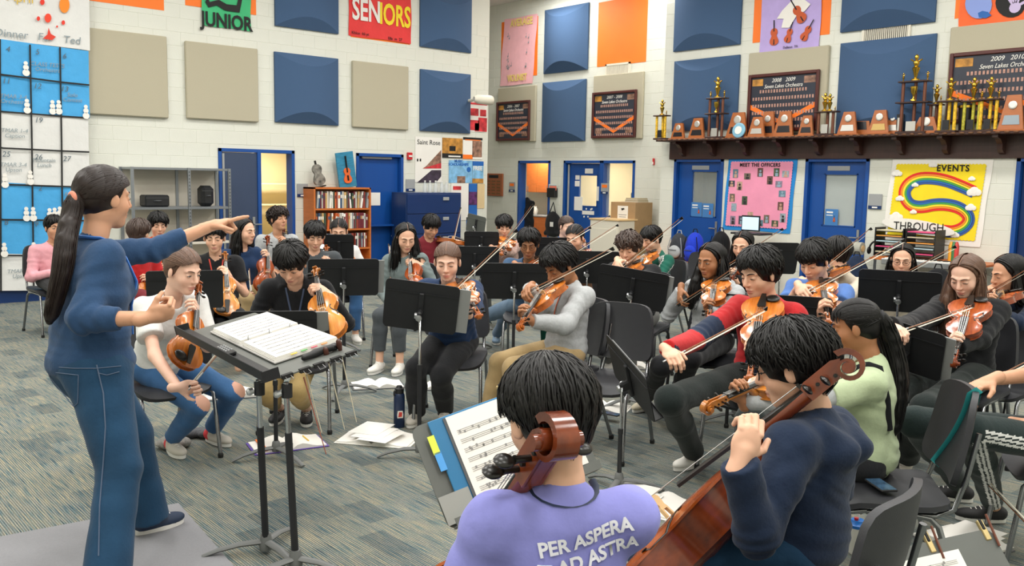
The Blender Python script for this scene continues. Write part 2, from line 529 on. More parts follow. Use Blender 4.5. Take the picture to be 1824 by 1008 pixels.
def carpet_mat():
    m = bpy.data.materials.new('carpet')
    m.use_nodes = True
    nt = m.node_tree; L = nt.links
    b = nt.nodes['Principled BSDF']; b.inputs['Roughness'].default_value = 0.95; b.inputs['Specular IOR Level'].default_value = 0.1
    def N(t, **k):
        n = nt.nodes.new('ShaderNode' + t)
        for a, v in k.items(): setattr(n, a, v)
        return n
    g = N('NewGeometry')
    def mapped(sc, loc=(0, 0, 0)):
        mp = N('Mapping'); mp.inputs['Scale'].default_value = sc; mp.inputs['Location'].default_value = loc
        L.new(g.outputs['Position'], mp.inputs['Vector'])
        return mp.outputs['Vector']
    def noise(vec, s, det=2.0):
        n = N('TexNoise'); n.inputs['Scale'].default_value = s; n.inputs['Detail'].default_value = det
        L.new(vec, n.inputs['Vector']); return n.outputs['Fac']
    def ramp(fac, stops):
        r = N('ValToRGB'); e = r.color_ramp.elements
        while len(e) < len(stops): e.new(0.5)
        for i, (p, c) in enumerate(stops): e[i].position = p; e[i].color = lin(c)
        L.new(fac, r.inputs['Fac']); return r.outputs['Color']
    # yarn lines along Y: colour changes quickly across X, slowly along Y
    n1 = noise(mapped((150, 4.5, 1)), 1.0, 1.5)
    c1 = ramp(n1, [(0.22, '#36424c'), (0.36, '#5d7078'), (0.44, '#74827f'), (0.5, '#868683'), (0.57, '#8b8a7f'), (0.64, '#a39c88'), (0.74, '#55697a')])
    # rectangular patches
    bt = N('TexBrick'); bt.offset = 0.37; bt.squash = 1.0
    bt.inputs['Scale'].default_value = 1.0; bt.inputs['Mortar Size'].default_value = 0.0; bt.inputs['Brick Width'].default_value = 0.31; bt.inputs['Row Height'].default_value = 0.152
    bt.inputs['Color1'].default_value = (0, 0, 0, 1); bt.inputs['Color2'].default_value = (1, 1, 1, 1); bt.inputs['Bias'].default_value = 0.0
    mp = N('Mapping'); mp.inputs['Rotation'].default_value = (0, 0, math.pi / 2)
    L.new(g.outputs['Position'], mp.inputs['Vector']); L.new(mp.outputs['Vector'], bt.inputs['Vector'])
    pr = ramp(bt.outputs['Color'], [(0.0, '#929ba3'), (0.15, '#bfc1c0'), (0.5, '#d6d2c8'), (0.85, '#c8cbcc'), (1.0, '#9aa2a8')])
    mul = N('Mix', data_type='RGBA', blend_type='MULTIPLY'); mul.inputs[0].default_value = 0.85
    L.new(c1, mul.inputs[6]); L.new(pr, mul.inputs[7])
    # fine rib darkening across X and tuft noise
    wv = N('TexWave', bands_direction='X'); wv.inputs['Scale'].default_value = 26.0; wv.inputs['Distortion'].default_value = 0.6
    L.new(mapped((1, 1, 1)), wv.inputs['Vector'])
    rr = N('MapRange'); rr.inputs[3].default_value = 0.55; rr.inputs[4].default_value = 1.35
    L.new(wv.outputs['Fac'], rr.inputs[0])
    n2 = noise(mapped((60, 30, 1)), 3.0, 2.0)
    r2 = N('MapRange'); r2.inputs[1].default_value = 0.3; r2.inputs[2].default_value = 0.7; r2.inputs[3].default_value = 0.78; r2.inputs[4].default_value = 1.22
    L.new(n2, r2.inputs[0])
    mm = N('Math', operation='MULTIPLY'); L.new(rr.outputs[0], mm.inputs[0]); L.new(r2.outputs[0], mm.inputs[1])
    sc = N('VectorMath', operation='SCALE'); L.new(mul.outputs[2], sc.inputs[0]); L.new(mm.outputs[0], sc.inputs['Scale'])
    sc2 = N('VectorMath', operation='SCALE'); L.new(sc.outputs[0], sc2.inputs[0]); sc2.inputs['Scale'].default_value = CARPET_GAIN
    L.new(sc2.outputs[0], b.inputs['Base Color'])
    bp = N('Bump'); bp.inputs['Strength'].default_value = 0.4; bp.inputs['Distance'].default_value = 0.006
    L.new(mm.outputs[0], bp.inputs['Height']); L.new(bp.outputs[0], b.inputs['Normal'])
    return m
CARPET_GAIN = 1.36
m_carpet = carpet_mat()
X0, X1, Y0, Y1 = -3.2, 17.0, -3.6, 17.6
o = MB().box(((X0 + X1) / 2, (Y0 + Y1) / 2, -0.1), (X1 - X0, Y1 - Y0, 0.2)).obj('floor', m_carpet); struct(o); o['label'] = 'grey-blue striped carpet floor'
m_ceil = mat('ceiling_tile', '#ddd8d2', 0.9, var=0.03, vscale=30)
o = MB().box(((X0 + X1) / 2, (Y0 + Y1) / 2, CEIL + 0.1), (X1 - X0, Y1 - Y0, 0.2)).obj('ceiling', m_ceil); struct(o)

def wall_boxes(wall, u0, u1, z1, holes, t=0.25):
    """slab in pieces around the door and window openings"""
    mb = MB(); R = Rw(wall)
    us = sorted({u0, u1} | {h[0] for h in holes} | {h[1] for h in holes})
    for a, b in zip(us[:-1], us[1:]):
        zs = [(0.0, z1)]
        for h in holes:
            if h[0] <= (a + b) / 2 <= h[1]:
                zs = [(0.0, h[2]), (h[3], z1)]
        for p, q in zs:
            if q - p > 0.001: mb.box(wp(wall, (a + b) / 2, (p + q) / 2, -t / 2), (b - a, t, q - p), R)
    return mb
BH, BW = 0.2035, 0.407
def blocks(wall, par, u0, u1, z0, z1, holes, hidden, limit=300):
    """painted concrete blocks, each proud of its recessed joint"""
    R = Rw(wall); g = 0.0022; d = 0.0035
    cand = []
    row = 0
    z = 0.0
    while z < z1:
        off = BW / 2 if row % 2 else 0.0
        u = math.floor(u0 / BW) * BW + off - BW
        while u < u1:
            a, b = max(u, u0), min(u + BW, u1)
            for h in holes:
                if z + BH > h[2] + 0.02 and z < h[3] - 0.02:
                    if a >= h[0] and b <= h[1]: a = b
                    elif a < h[0] < b: b = h[0]
                    elif a < h[1] < b: a = h[1]
            if b - a > 0.03 and z + BH > z0:
                hid = any(a > h[0] and b < h[1] and z > h[2] and z + BH < h[3] for h in hidden)
                if not hid: cand.append((a, b, z))
            u += BW
        z += BH; row += 1
    cache = {}
    def key(a, b): return round(b - a, 3)
    def blk(a, b):
        k = key(a, b)
        if k not in cache:
            w2 = (b - a) / 2 - g; h2 = BH / 2 - g; c = 0.003
            P = [(-w2, d * 0 - 0, -h2), (w2, 0, -h2), (w2, 0, h2), (-w2, 0, h2), (-w2 + c, -d, -h2 + c), (w2 - c, -d, -h2 + c), (w2 - c, -d, h2 - c), (-w2 + c, -d, h2 - c)]
            F = [(4, 5, 6, 7), (0, 1, 5, 4), (1, 2, 6, 5), (2, 3, 7, 6), (3, 0, 4, 7)]
            cache[k] = MB().add(np.array(P), F).mesh('block', m_wall)
        return cache[k]
    cand.sort(key=lambda t: -t[2] if True else 0)
    cand.sort(key=lambda t: depth_of(wp(wall, (t[0] + t[1]) / 2, t[2])) - 2.2 * min(t[2], 2.4))
    rest = MB()
    M = Matrix([list(R[i]) + [0] for i in range(3)] + [[0, 0, 0, 1]])
    for i, (a, b, z) in enumerate(cand):
        c = wp(wall, (a + b) / 2, z + BH / 2, 0)
        if i < limit:
            o = bpy.data.objects.new('block', blk(a, b))
            COL.objects.link(o); o.parent = par
            m = M.copy(); m.translation = Vector(c); o.matrix_local = m
        else:
            me = blk(a, b)
            P = np.array([v.co[:] for v in me.vertices]) @ R.T + c
            rest.add(P, [tuple(p.vertices) for p in me.polygons])
    if rest.n:
        o = rest.obj('blockwork', m_wall, par); o['kind'] = 'stuff'

# openings: u0, u1, z0, z1
def opening(wall, x0, x1, y, ybot=None, x_at=None):
    a = uv(wall, x0, y)[0]; b = uv(wall, x1, y)[0]
    return a, b
D1 = opening('L', 388, 524, 266); D2 = opening('L', 634, 718, 273)
D3 = opening('A', 924, 981, 287); D4 = opening('A', 1005, 1132, 286)
D5 = opening('B', 1202, 1290, 283); D6 = opening('B', 1436, 1550, 285); D7 = (uv('B', 1812, 284)[0], uv('B', 1812, 284)[0] + 1.05)
DT = 2.18
WSPLIT = uv('A', 1073, 286)[0]
holesL = [(D1[0], D1[1], 0, DT), (D2[0], D2[1], 0, DT)]
holesA = [(D3[0], D3[1], 0, DT), (D4[0], WSPLIT, 0, DT), (WSPLIT, D4[1], 1.0, DT)]
holesB = [(D5[0], D5[1], 0, DT), (D6[0], D6[1], 0, DT), (D7[0], D7[1], 0, DT)]
wl = wall_boxes('L', X0, LEND, CEIL, holesL).obj('wall_left', m_joint); struct(wl)
wa = wall_boxes('A', -Y1, -9.0, CEIL, holesA).obj('wall_far', m_joint); struct(wa)
wb = wall_boxes('B', -BEND, -Y0, CEIL, holesB).obj('wall_right', m_joint); struct(wb)
o = MB().box(((XB + XA) / 2 + 0.125, BEND - 0.125, CEIL / 2), (XA - XB - 0.25, 0.25, CEIL)).obj('wall_step', m_wall); struct(o)
o = MB().box((LEND - 0.125, (YL + Y1) / 2 + 0.1, CEIL / 2), (0.25, Y1 - YL - 0.3, CEIL)).obj('wall_return', m_wall); struct(o)
o = MB().box((X0 - 0.1, (Y0 + YL) / 2, CEIL / 2), (0.2, YL - Y0, CEIL)).obj('wall_near_left', m_wall); struct(o)
o = MB().box(((X0 + XB) / 2, Y0 - 0.1, CEIL / 2), (XB - X0, 0.2, CEIL)).obj('wall_near_right', m_wall); struct(o)
o = MB().box(((LEND + XA) / 2, Y1 + 0.1, CEIL / 2), (XA - LEND + 0.6, 0.2, CEIL)).obj('wall_alcove', m_wall); struct(o)
calL = [(3.0, 3.9, 0.2, 4.4)]
blocks('L', wl, 3.85, LEND, 0.6, 4.55, holesL, [])
blocks('A', wa, -16.3, -10.0, 0.9, 5.7, holesA, [])
blocks('B', wb, -BEND, -4.2, 0.6, 4.7, holesB, [(-10.1, -4.3, 2.19, 2.52)])

# ceiling troffers (the room's lamps)
m_lens = mat('troffer_lens', '#f4f2ec', 0.5, emit='#fff6e8', est=2.5)
k = 0
for i in range(6):
    for j in range(6):
        x = X0 + 2.1 + i * 2.75; y = Y0 + 2.2 + j * 3.0
        if x > 12.0 and y < BEND: continue
        if y > YL - 0.6 and x < LEND + 0.3: continue
        t = empty('ceiling_light', (x, y, CEIL), label='recessed fluorescent troffer in the ceiling', cat='ceiling light', group='ceiling troffers')
        MB().box((0, 0, -0.02), (0.66, 1.28, 0.04), bev=0.008).obj('frame', m_white, t)
        MB().box((0, 0, -0.045), (0.56, 1.18, 0.012)).obj('lens', m_lens, t)
        ld = bpy.data.lights.new('troffer', 'AREA'); ld.shape = 'RECTANGLE'; ld.size = 0.56; ld.size_y = 1.18; ld.energy = LAMP_W; ld.color = LAMP_COL
        lo = bpy.data.objects.new('troffer_lamp', ld); COL.objects.link(lo); lo.location = (0, 0, -0.06); lo.parent = t

# ---------------------------------------------------------------- doors and rooms beyond
def door_frame(name, wall, a, b, label, z1=DT, w=0.055, zb=0.0):
    mb = MB(); R = Rw(wall)
    for u in (a + w / 2, b - w / 2): mb.box(wp(wall, u, (zb + z1) / 2, -0.08), (w, 0.2, z1 - zb), R, bev=0.004)
    mb.box(wp(wall, (a + b) / 2, z1 - w / 2, -0.08), (b - a, 0.2, w), R, bev=0.004)
    o = mb.obj(name, m_blue); struct(o); o['label'] = label
    return o
def leaf(wall, par, a, b, z1, m, depth=-0.12, glass=None, z0=0.01):
    """door leaf with an optional glazed light; returns the leaf object"""
    R = Rw(wall); mb = MB()
    if glass is None:
        mb.box(wp(wall, (a + b) / 2, (z0 + z1) / 2, depth), (b - a, 0.045, z1 - z0), R, bev=0.003)
        o = mb.obj('door_leaf', m, par)
    else:
        g0, g1, h0, h1 = glass
        for p, q, r, s in ((a, g0, z0, z1), (g1, b, z0, z1), (g0, g1, z0, h0), (g0, g1, h1, z1)):
            mb.box(wp(wall, (p + q) / 2, (r + s) / 2, depth), (q - p, 0.045, s - r), R)
        o = mb.obj('door_leaf', m, par)
        f = MB(); w = 0.018
        for u in (g0 + w / 2, g1 - w / 2): f.box(wp(wall, u, (h0 + h1) / 2, depth), (w, 0.06, h1 - h0), R)
        for z in (h0 + w / 2, h1 - w / 2): f.box(wp(wall, (g0 + g1) / 2, z, depth), (g1 - g0, 0.06, w), R)
        f.obj('glazing_bead', m, o)
        MB().box(wp(wall, (g0 + g1) / 2, (h0 + h1) / 2, depth), (g1 - g0 - 0.01, 0.006, h1 - h0 - 0.01), R).obj('glass_pane', m_glass, o)
    return o
def lever(wall, par, u, z, depth, sgn):
    R = Rw(wall)
    mb = MB().box(wp(wall, u, z, depth + 0.028), (0.045, 0.012, 0.24), R, bev=0.004)
    mb.box(wp(wall, u, z, depth + 0.05), (0.02, 0.05, 0.02), R)
    mb.box(wp(wall, u + sgn * 0.055, z, depth + 0.075), (0.13, 0.018, 0.022), R, bev=0.006)
    mb.obj('lever_handle', m_steel, par)
def paper(wall, par, x0, y0, x1, y1, depth, m=None, name='notice', t=0.003):
    u, z, w_, h_ = quad(wall, x0, y0, x1, y1)
    return MB().box(wp(wall, u, z, depth), (w_, t, h_), Rw(wall)).obj(name, m or m_white, par)

m_beige = mat('beige_room_paint', '#e0cfa4', 0.7)
# door 1: left leaf shut, right half open to a lit store room
f = door_frame('door_1', 'L', *D1, 'blue double door frame beside the metal shelf, one leaf open')
ml = uv('L', 461, 300)[0]
lf = leaf('L', f, D1[0] + 0.06, ml - 0.03, DT - 0.06, m_slate, depth=-0.02)
MB().box(wp('L', D1[0] + 0.08, 1.1, 0.005), (0.035, 0.02, 2.0), Rw('L')).obj('continuous_hinge', m_steel, lf)
lever('L', lf, ml - 0.1, 0.98, -0.02, 1)
MB().box(wp('L', ml, DT / 2, -0.02), (0.06, 0.09, DT - 0.06), Rw('L')).obj('mullion', m_blue, f)
BEHIND = {'wall_store': 'the open double door', 'wall_kitchen': 'the kitchenette doorway', 'wall_office': 'the office window', 'wall_practice_5': 'the practice door left of the pink board', 'wall_practice_6': 'the frosted practice door'}
def store_room(name, wall, a, b, dep, m, zt=2.5, lamp=None):
    mb = MB(); R = Rw(wall); t = 0.05
    mb.box(wp(wall, (a + b) / 2, zt / 2, -0.25 - dep - t / 2), (b - a + 2 * t, t, zt), R)
    for u in (a - t / 2, b + t / 2): mb.box(wp(wall, u, zt / 2, -0.25 - dep / 2), (t, dep, zt), R)
    mb.box(wp(wall, (a + b) / 2, zt + t / 2, -0.25 - dep / 2), (b - a + 2 * t, dep + 2 * t, t), R)
    o = mb.obj(name, m); struct(o)
    if lamp:
        ld = bpy.data.lights.new('room_lamp', 'AREA'); ld.shape = 'RECTANGLE'; ld.size = 0.6; ld.size_y = 0.6; ld.energy = lamp; ld.color = (1, 0.95, 0.85)
        fx = empty('ceiling_light', wp(wall, (a + b) / 2, zt, -0.25 - dep / 2), label='square ceiling light in the room behind ' + BEHIND[name], cat='ceiling light', group='lights in side rooms')
        MB().box((0, 0, -0.012), (0.66, 0.66, 0.024), bev=0.004).obj('frame', m_white, fx); MB().box((0, 0, -0.027), (0.58, 0.58, 0.008)).obj('lens', m_lens, fx)
        lo = bpy.data.objects.new('room_lamp', ld); COL.objects.link(lo); lo.location = (0, 0, -0.04); lo.parent = fx
    return o
sr = store_room('wall_store', 'L', D1[0] - 0.3, D1[1] + 2.4, 2.6, m_beige, lamp=75)
u = uv('L', 490, 350)[0] + 0.65
MB().tube([wp('L', u, 0, -2.2), wp('L', u, 2.45, -2.2)], 0.03, 8).obj('pipe', m_white, sr)
for z in (0.6, 1.2, 1.6): MB().box(wp('L', u + 0.2, z, -2.5), (2.0, 0.3, 0.02), Rw('L')).obj('store_shelf', m_beige, sr)
# door 2
f = door_frame('door_2', 'L', *D2, 'closed blue door with a ledge and a paper notice, right of the bookcase')
lf = leaf('L', f, D2[0] + 0.06, D2[1] - 0.06, DT - 0.06, m_blue, depth=-0.1)
u, z, w_, h_ = quad('L', 647, 277, 700, 283)
MB().box(wp('L', u, z, -0.05), (w_, 0.05, 0.06), Rw('L'), bev=0.008).obj('door_closer', m_grey, lf)
paper('L', lf, 656, 343, 681, 366, -0.07)
u, z, w_, h_ = quad('L', 644, 398, 714, 404)
q = MB().box(wp('L', u, z, 0.0), (D2[1] - D2[0] - 0.08, 0.22, 0.03), Rw('L'), bev=0.004)
for du in (-0.3, 0.3):
    q.prism([(0, 0), (0.16, 0), (0, -0.12)], 0.02, wp('L', u + du, z - 0.015, -0.08), V(0, -1, 0), ZUP)
q.obj('ledge', m_blue, lf)
lever('L', lf, D2[1] - 0.13, uv('L', 700, 420)[1], -0.08, -1)
store_room('wall_closet', 'L', D2[0] - 0.1, D2[1] + 0.1, 0.5, m_beige)
# doors 3 and 4, window 1 on the far wall
f = door_frame('door_3', 'A', *D3, 'open blue doorway to a kitchenette with orange cabinets')
kr = store_room('wall_kitchen', 'A', D3[0] - 2.3, D3[1] + 0.1, 1.9, m_wall, lamp=45)
# kitchenette things seen through door 3
def unit(name, label, y0, y1, z0, z1, x0, dep, nd, cat='cabinet'):
    t = empty(name, (x0, (y0 + y1) / 2, (z0 + z1) / 2), Rw('A'), label, cat)
    w_, h_ = abs(y1 - y0), z1 - z0
    MB().box((0, dep / 2, 0), (w_, dep, h_)).obj('body', m_orangewood, t)
    for i in range(nd):
        c = -w_ / 2 + (i + 0.5) * w_ / nd
        d_ = MB().box((c, -0.01, 0), (w_ / nd - 0.012, 0.02, h_ - 0.012), bev=0.003).obj('door', m_orangewood, t)
        zz = -h_ / 2 + 0.08 if z0 > 1 else h_ / 2 - 0.18
        MB().tube([(c + (w_ / nd / 2 - 0.05) * (1 if i % 2 == 0 else -1), -0.035, zz + q) for q in (0, 0.1)], 0.006, 6).obj('handle', m_steel, d_)
    return t
unit('wall_cabinet', 'orange wooden wall cabinet seen through the kitchenette doorway', 15.3, 16.9, 1.45, 2.3, 15.0, 0.33, 4)
unit('base_cabinet', 'orange wooden base cabinet below the kitchenette counter', 15.0, 16.9, 0.05, 0.86, 14.8, 0.55, 4)
o = MB().box((15.07, 15.95, 0.885), (0.6, 1.95, 0.04), bev=0.006).obj('worktop', m_grey); tag(o, 'grey counter top on the kitchenette base cabinet', 'worktop')
for q, (px, py, z0_, hh, r) in enumerate([(940, 372, 0.91, 0.22, 0.07), (948, 372, 0.91, 0.3, 0.06), (954, 372, 0.91, 0.2, 0.05)]):
    p = at_X(px, py, 14.9 + 0.03 * q)
    t = empty('kitchen_jug', (p[0], p[1], z0_), label=['white jug at the left on the kitchenette counter', 'tall white canister on the kitchenette counter', 'short white cup on the kitchenette counter'][q], cat='jug', group='white vessels on the kitchenette counter')
    MB().lathe([(r * 0.8, 0), (r, 0.02), (r, hh * 0.7), (r * 0.6, hh * 0.85), (r * 0.65, hh)], 12).obj('vessel', m_white, t, 40)
    MB().tube([(r, 0, hh * 0.6), (r + 0.04, 0, hh * 0.5), (r, 0, hh * 0.2)], 0.008, 6).obj('handle', m_white, t)

# office behind door 4 and window 1
f = door_frame('door_4', 'A', D4[0], WSPLIT, 'blue office door with a tall glass light and many stickers')
g = (uv('A', 1026, 330)[0], uv('A', 1060, 330)[0], uv('A', 1040, 368)[1], uv('A', 1040, 311)[1])
lf = leaf('A', f, D4[0] + 0.06, WSPLIT - 0.06, DT - 0.06, m_blue, depth=-0.1, glass=g)
MB().tube([wp('A', D4[0] + 0.1, 0.3, -0.05), wp('A', D4[0] + 0.1, 2.1, -0.05)], 0.022, 8).obj('hinge_tube', m_grey, lf)
for q in [(1019, 350, 1033, 375), (1021, 312, 1028, 320), (1020, 322, 1028, 332), (1033, 375, 1054, 383), (1038, 300, 1052, 309), (1059, 332, 1068, 358)]:
    paper('A', lf, *q, -0.07)
for px, py in [(1040, 372), (1048, 373), (1036, 386), (1043, 386), (1050, 372)]:
    u, z = uv('A', px, py)
    MB().lathe([(0.02, 0), (0.02, 0.004)], 10, wp('A', u, z, -0.075), V(-1, 0, 0)).obj('sticker', m_white, lf)
f = door_frame('window_1', 'A', WSPLIT, D4[1], 'office window in a blue frame beside the office door', zb=1.0)
MB().box(wp('A', (WSPLIT + D4[1]) / 2, 1.02, 0.02), (D4[1] - WSPLIT, 0.3, 0.04), Rw('A')).obj('window_sill', m_blue, f)
MB().box(wp('A', (WSPLIT + D4[1]) / 2, 1.6, -0.1), (D4[1] - WSPLIT - 0.1, 0.006, 1.1), Rw('A')).obj('glass_pane', m_glass, f)
off = store_room('wall_office', 'A', -13.8, D4[1] + 0.3, 2.6, m_beige, lamp=70)
# things inside the office
t = empty('office_chair', (14.9, 12.75, 0), Rw('A'), 'black office chair behind the office window', 'chair')
MB().box((0, 0, 1.25), (0.45, 0.06, 0.55), bev=0.02).obj('backrest', m_black, t)
MB().box((0, -0.25, 0.85), (0.48, 0.46, 0.08), bev=0.02).obj('seat', m_black, t)
MB().lathe([(0.03, 0.1), (0.03, 0.82)], 10, (0, -0.25, 0)).obj('column', m_chrome, t)
MB().box((0, -0.25, 0.06), (0.5, 0.06, 0.05)).box((0, -0.25, 0.06), (0.06, 0.5, 0.05)).obj('base', m_black, t)
t = empty('bulletin_board', (16.3, 13.35, 1.95), Rw('A'), 'dark pinboard on the office back wall', 'board')
MB().box((0, 0, 0), (0.6, 0.03, 0.7)).obj('panel', mat('board_grey', '#55605c', 0.8), t)
for i in range(5):
    MB().box((0, -0.018, -0.26 + i * 0.13), (0.5, 0.006, 0.1)).obj('slat', mat('slat_grey', '#767f7b', 0.8), t)

# doors on the nearer right wall
def glazed(name, D, gpx, label, hx, sgn, postit=None, frost=None):
    f = door_frame(name, 'B', *D, label)
    x0, y0, x1, y1 = gpx
    g = (uv('B', x0, y0)[0], uv('B', x1, y0)[0], uv('B', (x0 + x1) / 2, y1)[1], uv('B', (x0 + x1) / 2, y0)[1])
    lf = leaf('B', f, D[0] + 0.06, D[1] - 0.06, DT - 0.06, m_blue, depth=-0.09, glass=g)
    if frost: MB().box(wp('B', (g[0] + g[1]) / 2, (g[2] + g[3]) / 2, -0.1), (g[1] - g[0] - 0.02, 0.004, g[3] - g[2] - 0.02), Rw('B')).obj('frosted_film', frost, lf)
    u = D[1] - 0.15
    lever('B', lf, u, 1.0, -0.09, -1)
    store_room(name.replace('door', 'wall_practice'), 'B', D[0] - 0.1, D[1] + 0.5, 2.2 if not frost else 0.4, m_beige, lamp=22 if not frost else None)
    for q in postit or []:
        p = paper('B', lf, *q, -0.06, mat('blue_flyer', '#3f79b5', 0.6), 'flyer')
        u, z, w_, h_ = quad('B', *q)
        flyer_violin('B', p, u + w_ * 0.22, z - h_ * 0.15, h_ * 0.28, -0.056)
        MB().box(wp('B', u - w_ * 0.15, z + h_ * 0.3, -0.057), (w_ * 0.5, 0.003, h_ * 0.1), Rw('B')).box(wp('B', u - w_ * 0.15, z + h_ * 0.12, -0.057), (w_ * 0.5, 0.003, h_ * 0.05), Rw('B')).obj('print', m_white, p)
    u, z = (D[0] + D[1]) / 2, 2.03
    MB().box(wp('B', u, z, -0.06), (0.36, 0.006, 0.07), Rw('B')).obj('room_plate', m_grey, lf)
    return f
def violin_outline(n=40, k=1.0):
    """half-width of a fiddle body along its length, tail first, unit length"""
    Y = [0, 0.03, 0.1, 0.2, 0.3, 0.38, 0.43, 0.5, 0.57, 0.63, 0.68, 0.76, 0.86, 0.94, 0.985, 1.0]
    W_ = [0.0, 0.15, 0.245, 0.292, 0.285, 0.25, 0.225, 0.163, 0.155, 0.178, 0.222, 0.236, 0.215, 0.15, 0.07, 0.0]
    y = (1 - np.cos(np.linspace(0, math.pi, n))) / 2
    return y, np.interp(y, Y, W_) * k
def flyer_violin(wall, par, u, z, L, d, tilt=0.0, m=None, name='violin_print'):
    y, w_ = violin_outline(14)
    poly = [(a, b - 0.5) for a, b in zip(w_, y)] + [(-a, b - 0.5) for a, b in zip(w_[::-1], y[::-1])]
    c, s_ = math.cos(tilt), math.sin(tilt)
    rot = lambda p: (p[0] * c - p[1] * s_, p[0] * s_ + p[1] * c)
    O, U, N = WALLS[wall]
    mb = MB()
    mb.prism([tuple(L * q for q in rot(p)) for p in poly[1:-1]], 0.003, wp(wall, u, z, d), U, ZUP, m=0)
    neck = [(-0.035, 0.3), (0.035, 0.3), (0.03, 0.95), (-0.03, 0.95)]
    mb.prism([tuple(L * q for q in rot(p)) for p in neck], 0.003, wp(wall, u, z, d + 0.002), U, ZUP, m=1)
    tail = [(-0.04, -0.45), (0.04, -0.45), (0.025, -0.15), (-0.025, -0.15)]
    mb.prism([tuple(L * q for q in rot(p)) for p in tail], 0.003, wp(wall, u, z, d + 0.002), U, ZUP, m=1)
    return mb.obj(name, [m or mat('printed_violin', '#c2562b', 0.7), m_ink], par)
glazed('door_5', D5, (1229, 304, 1275, 387), 'blue practice room door with glass light, left of the pink board', 0, 1, [(1228, 360, 1246, 386), (1248, 362, 1266, 388)])
m_frost = mat('frosted_glass', '#b9bdb8', 0.35)
glazed('door_6', D6, (1465, 309, 1525, 404), 'blue practice room door with frosted glass, between the two boards', 0, 1, [(1467, 372, 1488, 402)], frost=m_frost)
f = door_frame('door_7', 'B', *D7, 'blue door at the right edge of the picture')
leaf('B', f, D7[0] + 0.06, D7[1] - 0.06, DT - 0.06, m_blue_d, depth=-0.09)
store_room('wall_closet_right', 'B', D7[0] - 0.1, D7[1] + 0.1, 0.4, m_beige)

# ---------------------------------------------------------------- acoustic panels, painted squares
NP = [0]
def flat_panel(wall, x0, y0, x1, y1, label):
    u, z, w_, h_ = quad(wall, x0, y0, x1, y1)
    o = MB().box((0, 0, 0), (w_, 0.06, h_), bev=0.012).obj('acoustic_panel', m_panel_g)
    o.matrix_world = Matrix([list(Rw(wall)[i]) + [wp(wall, u, z, 0.038)[i]] for i in range(3)] + [[0, 0, 0, 1]])
    tag(o, label, 'acoustic panel', 'taupe flat acoustic panels')
def barrel_panel(wall, x0, y0, x1, y1, label, D=0.13):
    u, z, w_, h_ = quad(wall, x0, y0, x1, y1)
    n = 15; e = 0.035
    xs = np.linspace(-1, 1, n)
    d = D * (1 - xs ** 2) * w_ / 1.2
    cap = 1.5
    rows = []
    for zz, dd in ((1, 'wall'), (1, 'edge'), (1, 'front'), (-1, 'front'), (-1, 'edge'), (-1, 'wall')):
        r = []
        for x, q in zip(xs, d):
            if dd == 'wall': r.append((x * w_ / 2, 0, zz * h_ / 2))
            elif dd == 'edge': r.append((x * w_ / 2, -e, zz * h_ / 2))
            else: r.append((x * w_ / 2, -e - q, zz * (h_ / 2 - cap * q)))
        rows.append(r)
    G = np.array(rows)
    t = empty('barrel_panel', wp(wall, u, z, 0.008), Rw(wall), label, 'acoustic panel', 'navy barrel acoustic panels')
    MB().grid(G[2:4], flip=False).obj('barrel_face', m_panel_b, t, 60)
    MB().grid(G[0:3]).obj('top_cap', m_panel_b, t)
    MB().grid(G[3:6]).obj('bottom_cap', m_panel_b, t)
    for sx in (-1, 1): MB().box((sx * (w_ / 2 - 0.004), -e / 2, 0), (0.008, e, h_)).obj('side_strip', m_panel_b, t)
flat_panel('L', 140, 48, 298, 211, 'taupe panel beside the blue paper calendar')
flat_panel('L', 327, 73, 458, 218, 'taupe panel above the open double door')
barrel_panel('L', 487, 92, 601, 224, 'navy barrel panel in the lower row above the bookcase')
flat_panel('L', 625, 108, 724, 232, 'taupe panel above the closed door with a notice')
barrel_panel('L', 747, 123, 835, 238, 'navy barrel panel above the college posters')
barrel_panel('L', 487, -70, 601, 61, 'navy barrel panel in the upper row above the bookcase')
barrel_panel('L', 747, -18, 837, 95, 'navy barrel panel left of the corner, upper row')
barrel_panel('A', 973, 19, 1048, 124, 'navy barrel panel between pink banner and orange square')
barrel_panel('A', 969, 148, 1043, 251, 'navy barrel panel between the two small framed composites')
flat_panel('A', 891, 158, 956, 252, 'taupe panel behind the smallest framed composite')
flat_panel('A', 1061, 136, 1146, 247, 'taupe panel under the wall vent by the orange square')
barrel_panel('B', 1204, 110, 1314, 230, 'navy barrel panel behind the left trophies on the shelf')
barrel_panel('B', 1207, -45, 1320, 79, 'navy barrel panel above the left end of the trophy shelf')
flat_panel('B', 1338, 96, 1472, 236, 'taupe panel behind the framed composite over the trophies')
barrel_panel('B', 1500, 78, 1658, 236, 'navy barrel panel behind the middle of the trophy shelf')
barrel_panel('B', 1509, -110, 1667, 39, 'navy barrel panel directly above a wall vent')
flat_panel('B', 1697, 50, 1900, 236, 'taupe panel at the right edge behind the largest composite')
def painted_square(wall, x0, y0, x1, y1, label):
    u, z, w_, h_ = quad(wall, x0, y0, x1, y1)
    o = MB().box(wp(wall, u, z, 0.0066), (w_, 0.002, h_), Rw(wall)).obj('painted_square', m_orange)
    tag(o, label, 'painted square', 'orange squares painted on the block walls')
painted_square('L', 140, -130, 292, 19, 'orange square at upper left above the taupe panel')
painted_square('L', 327, -100, 456, 27, 'orange square behind the green junior banner')
painted_square('L', 624, -40, 730, 80, 'orange square behind the red seniors banner')
painted_square('A', 894, 40, 957, 134, 'orange square behind the pink hand-drawn banner')
painted_square('A', 1067, 5, 1151, 110, 'plain orange square right of the pink banner')
painted_square('B', 1348, -70, 1478, 61, 'orange square behind the lilac violin banner')
painted_square('B', 1712, -120, 1860, 15, 'orange square behind the orange handprint banner')

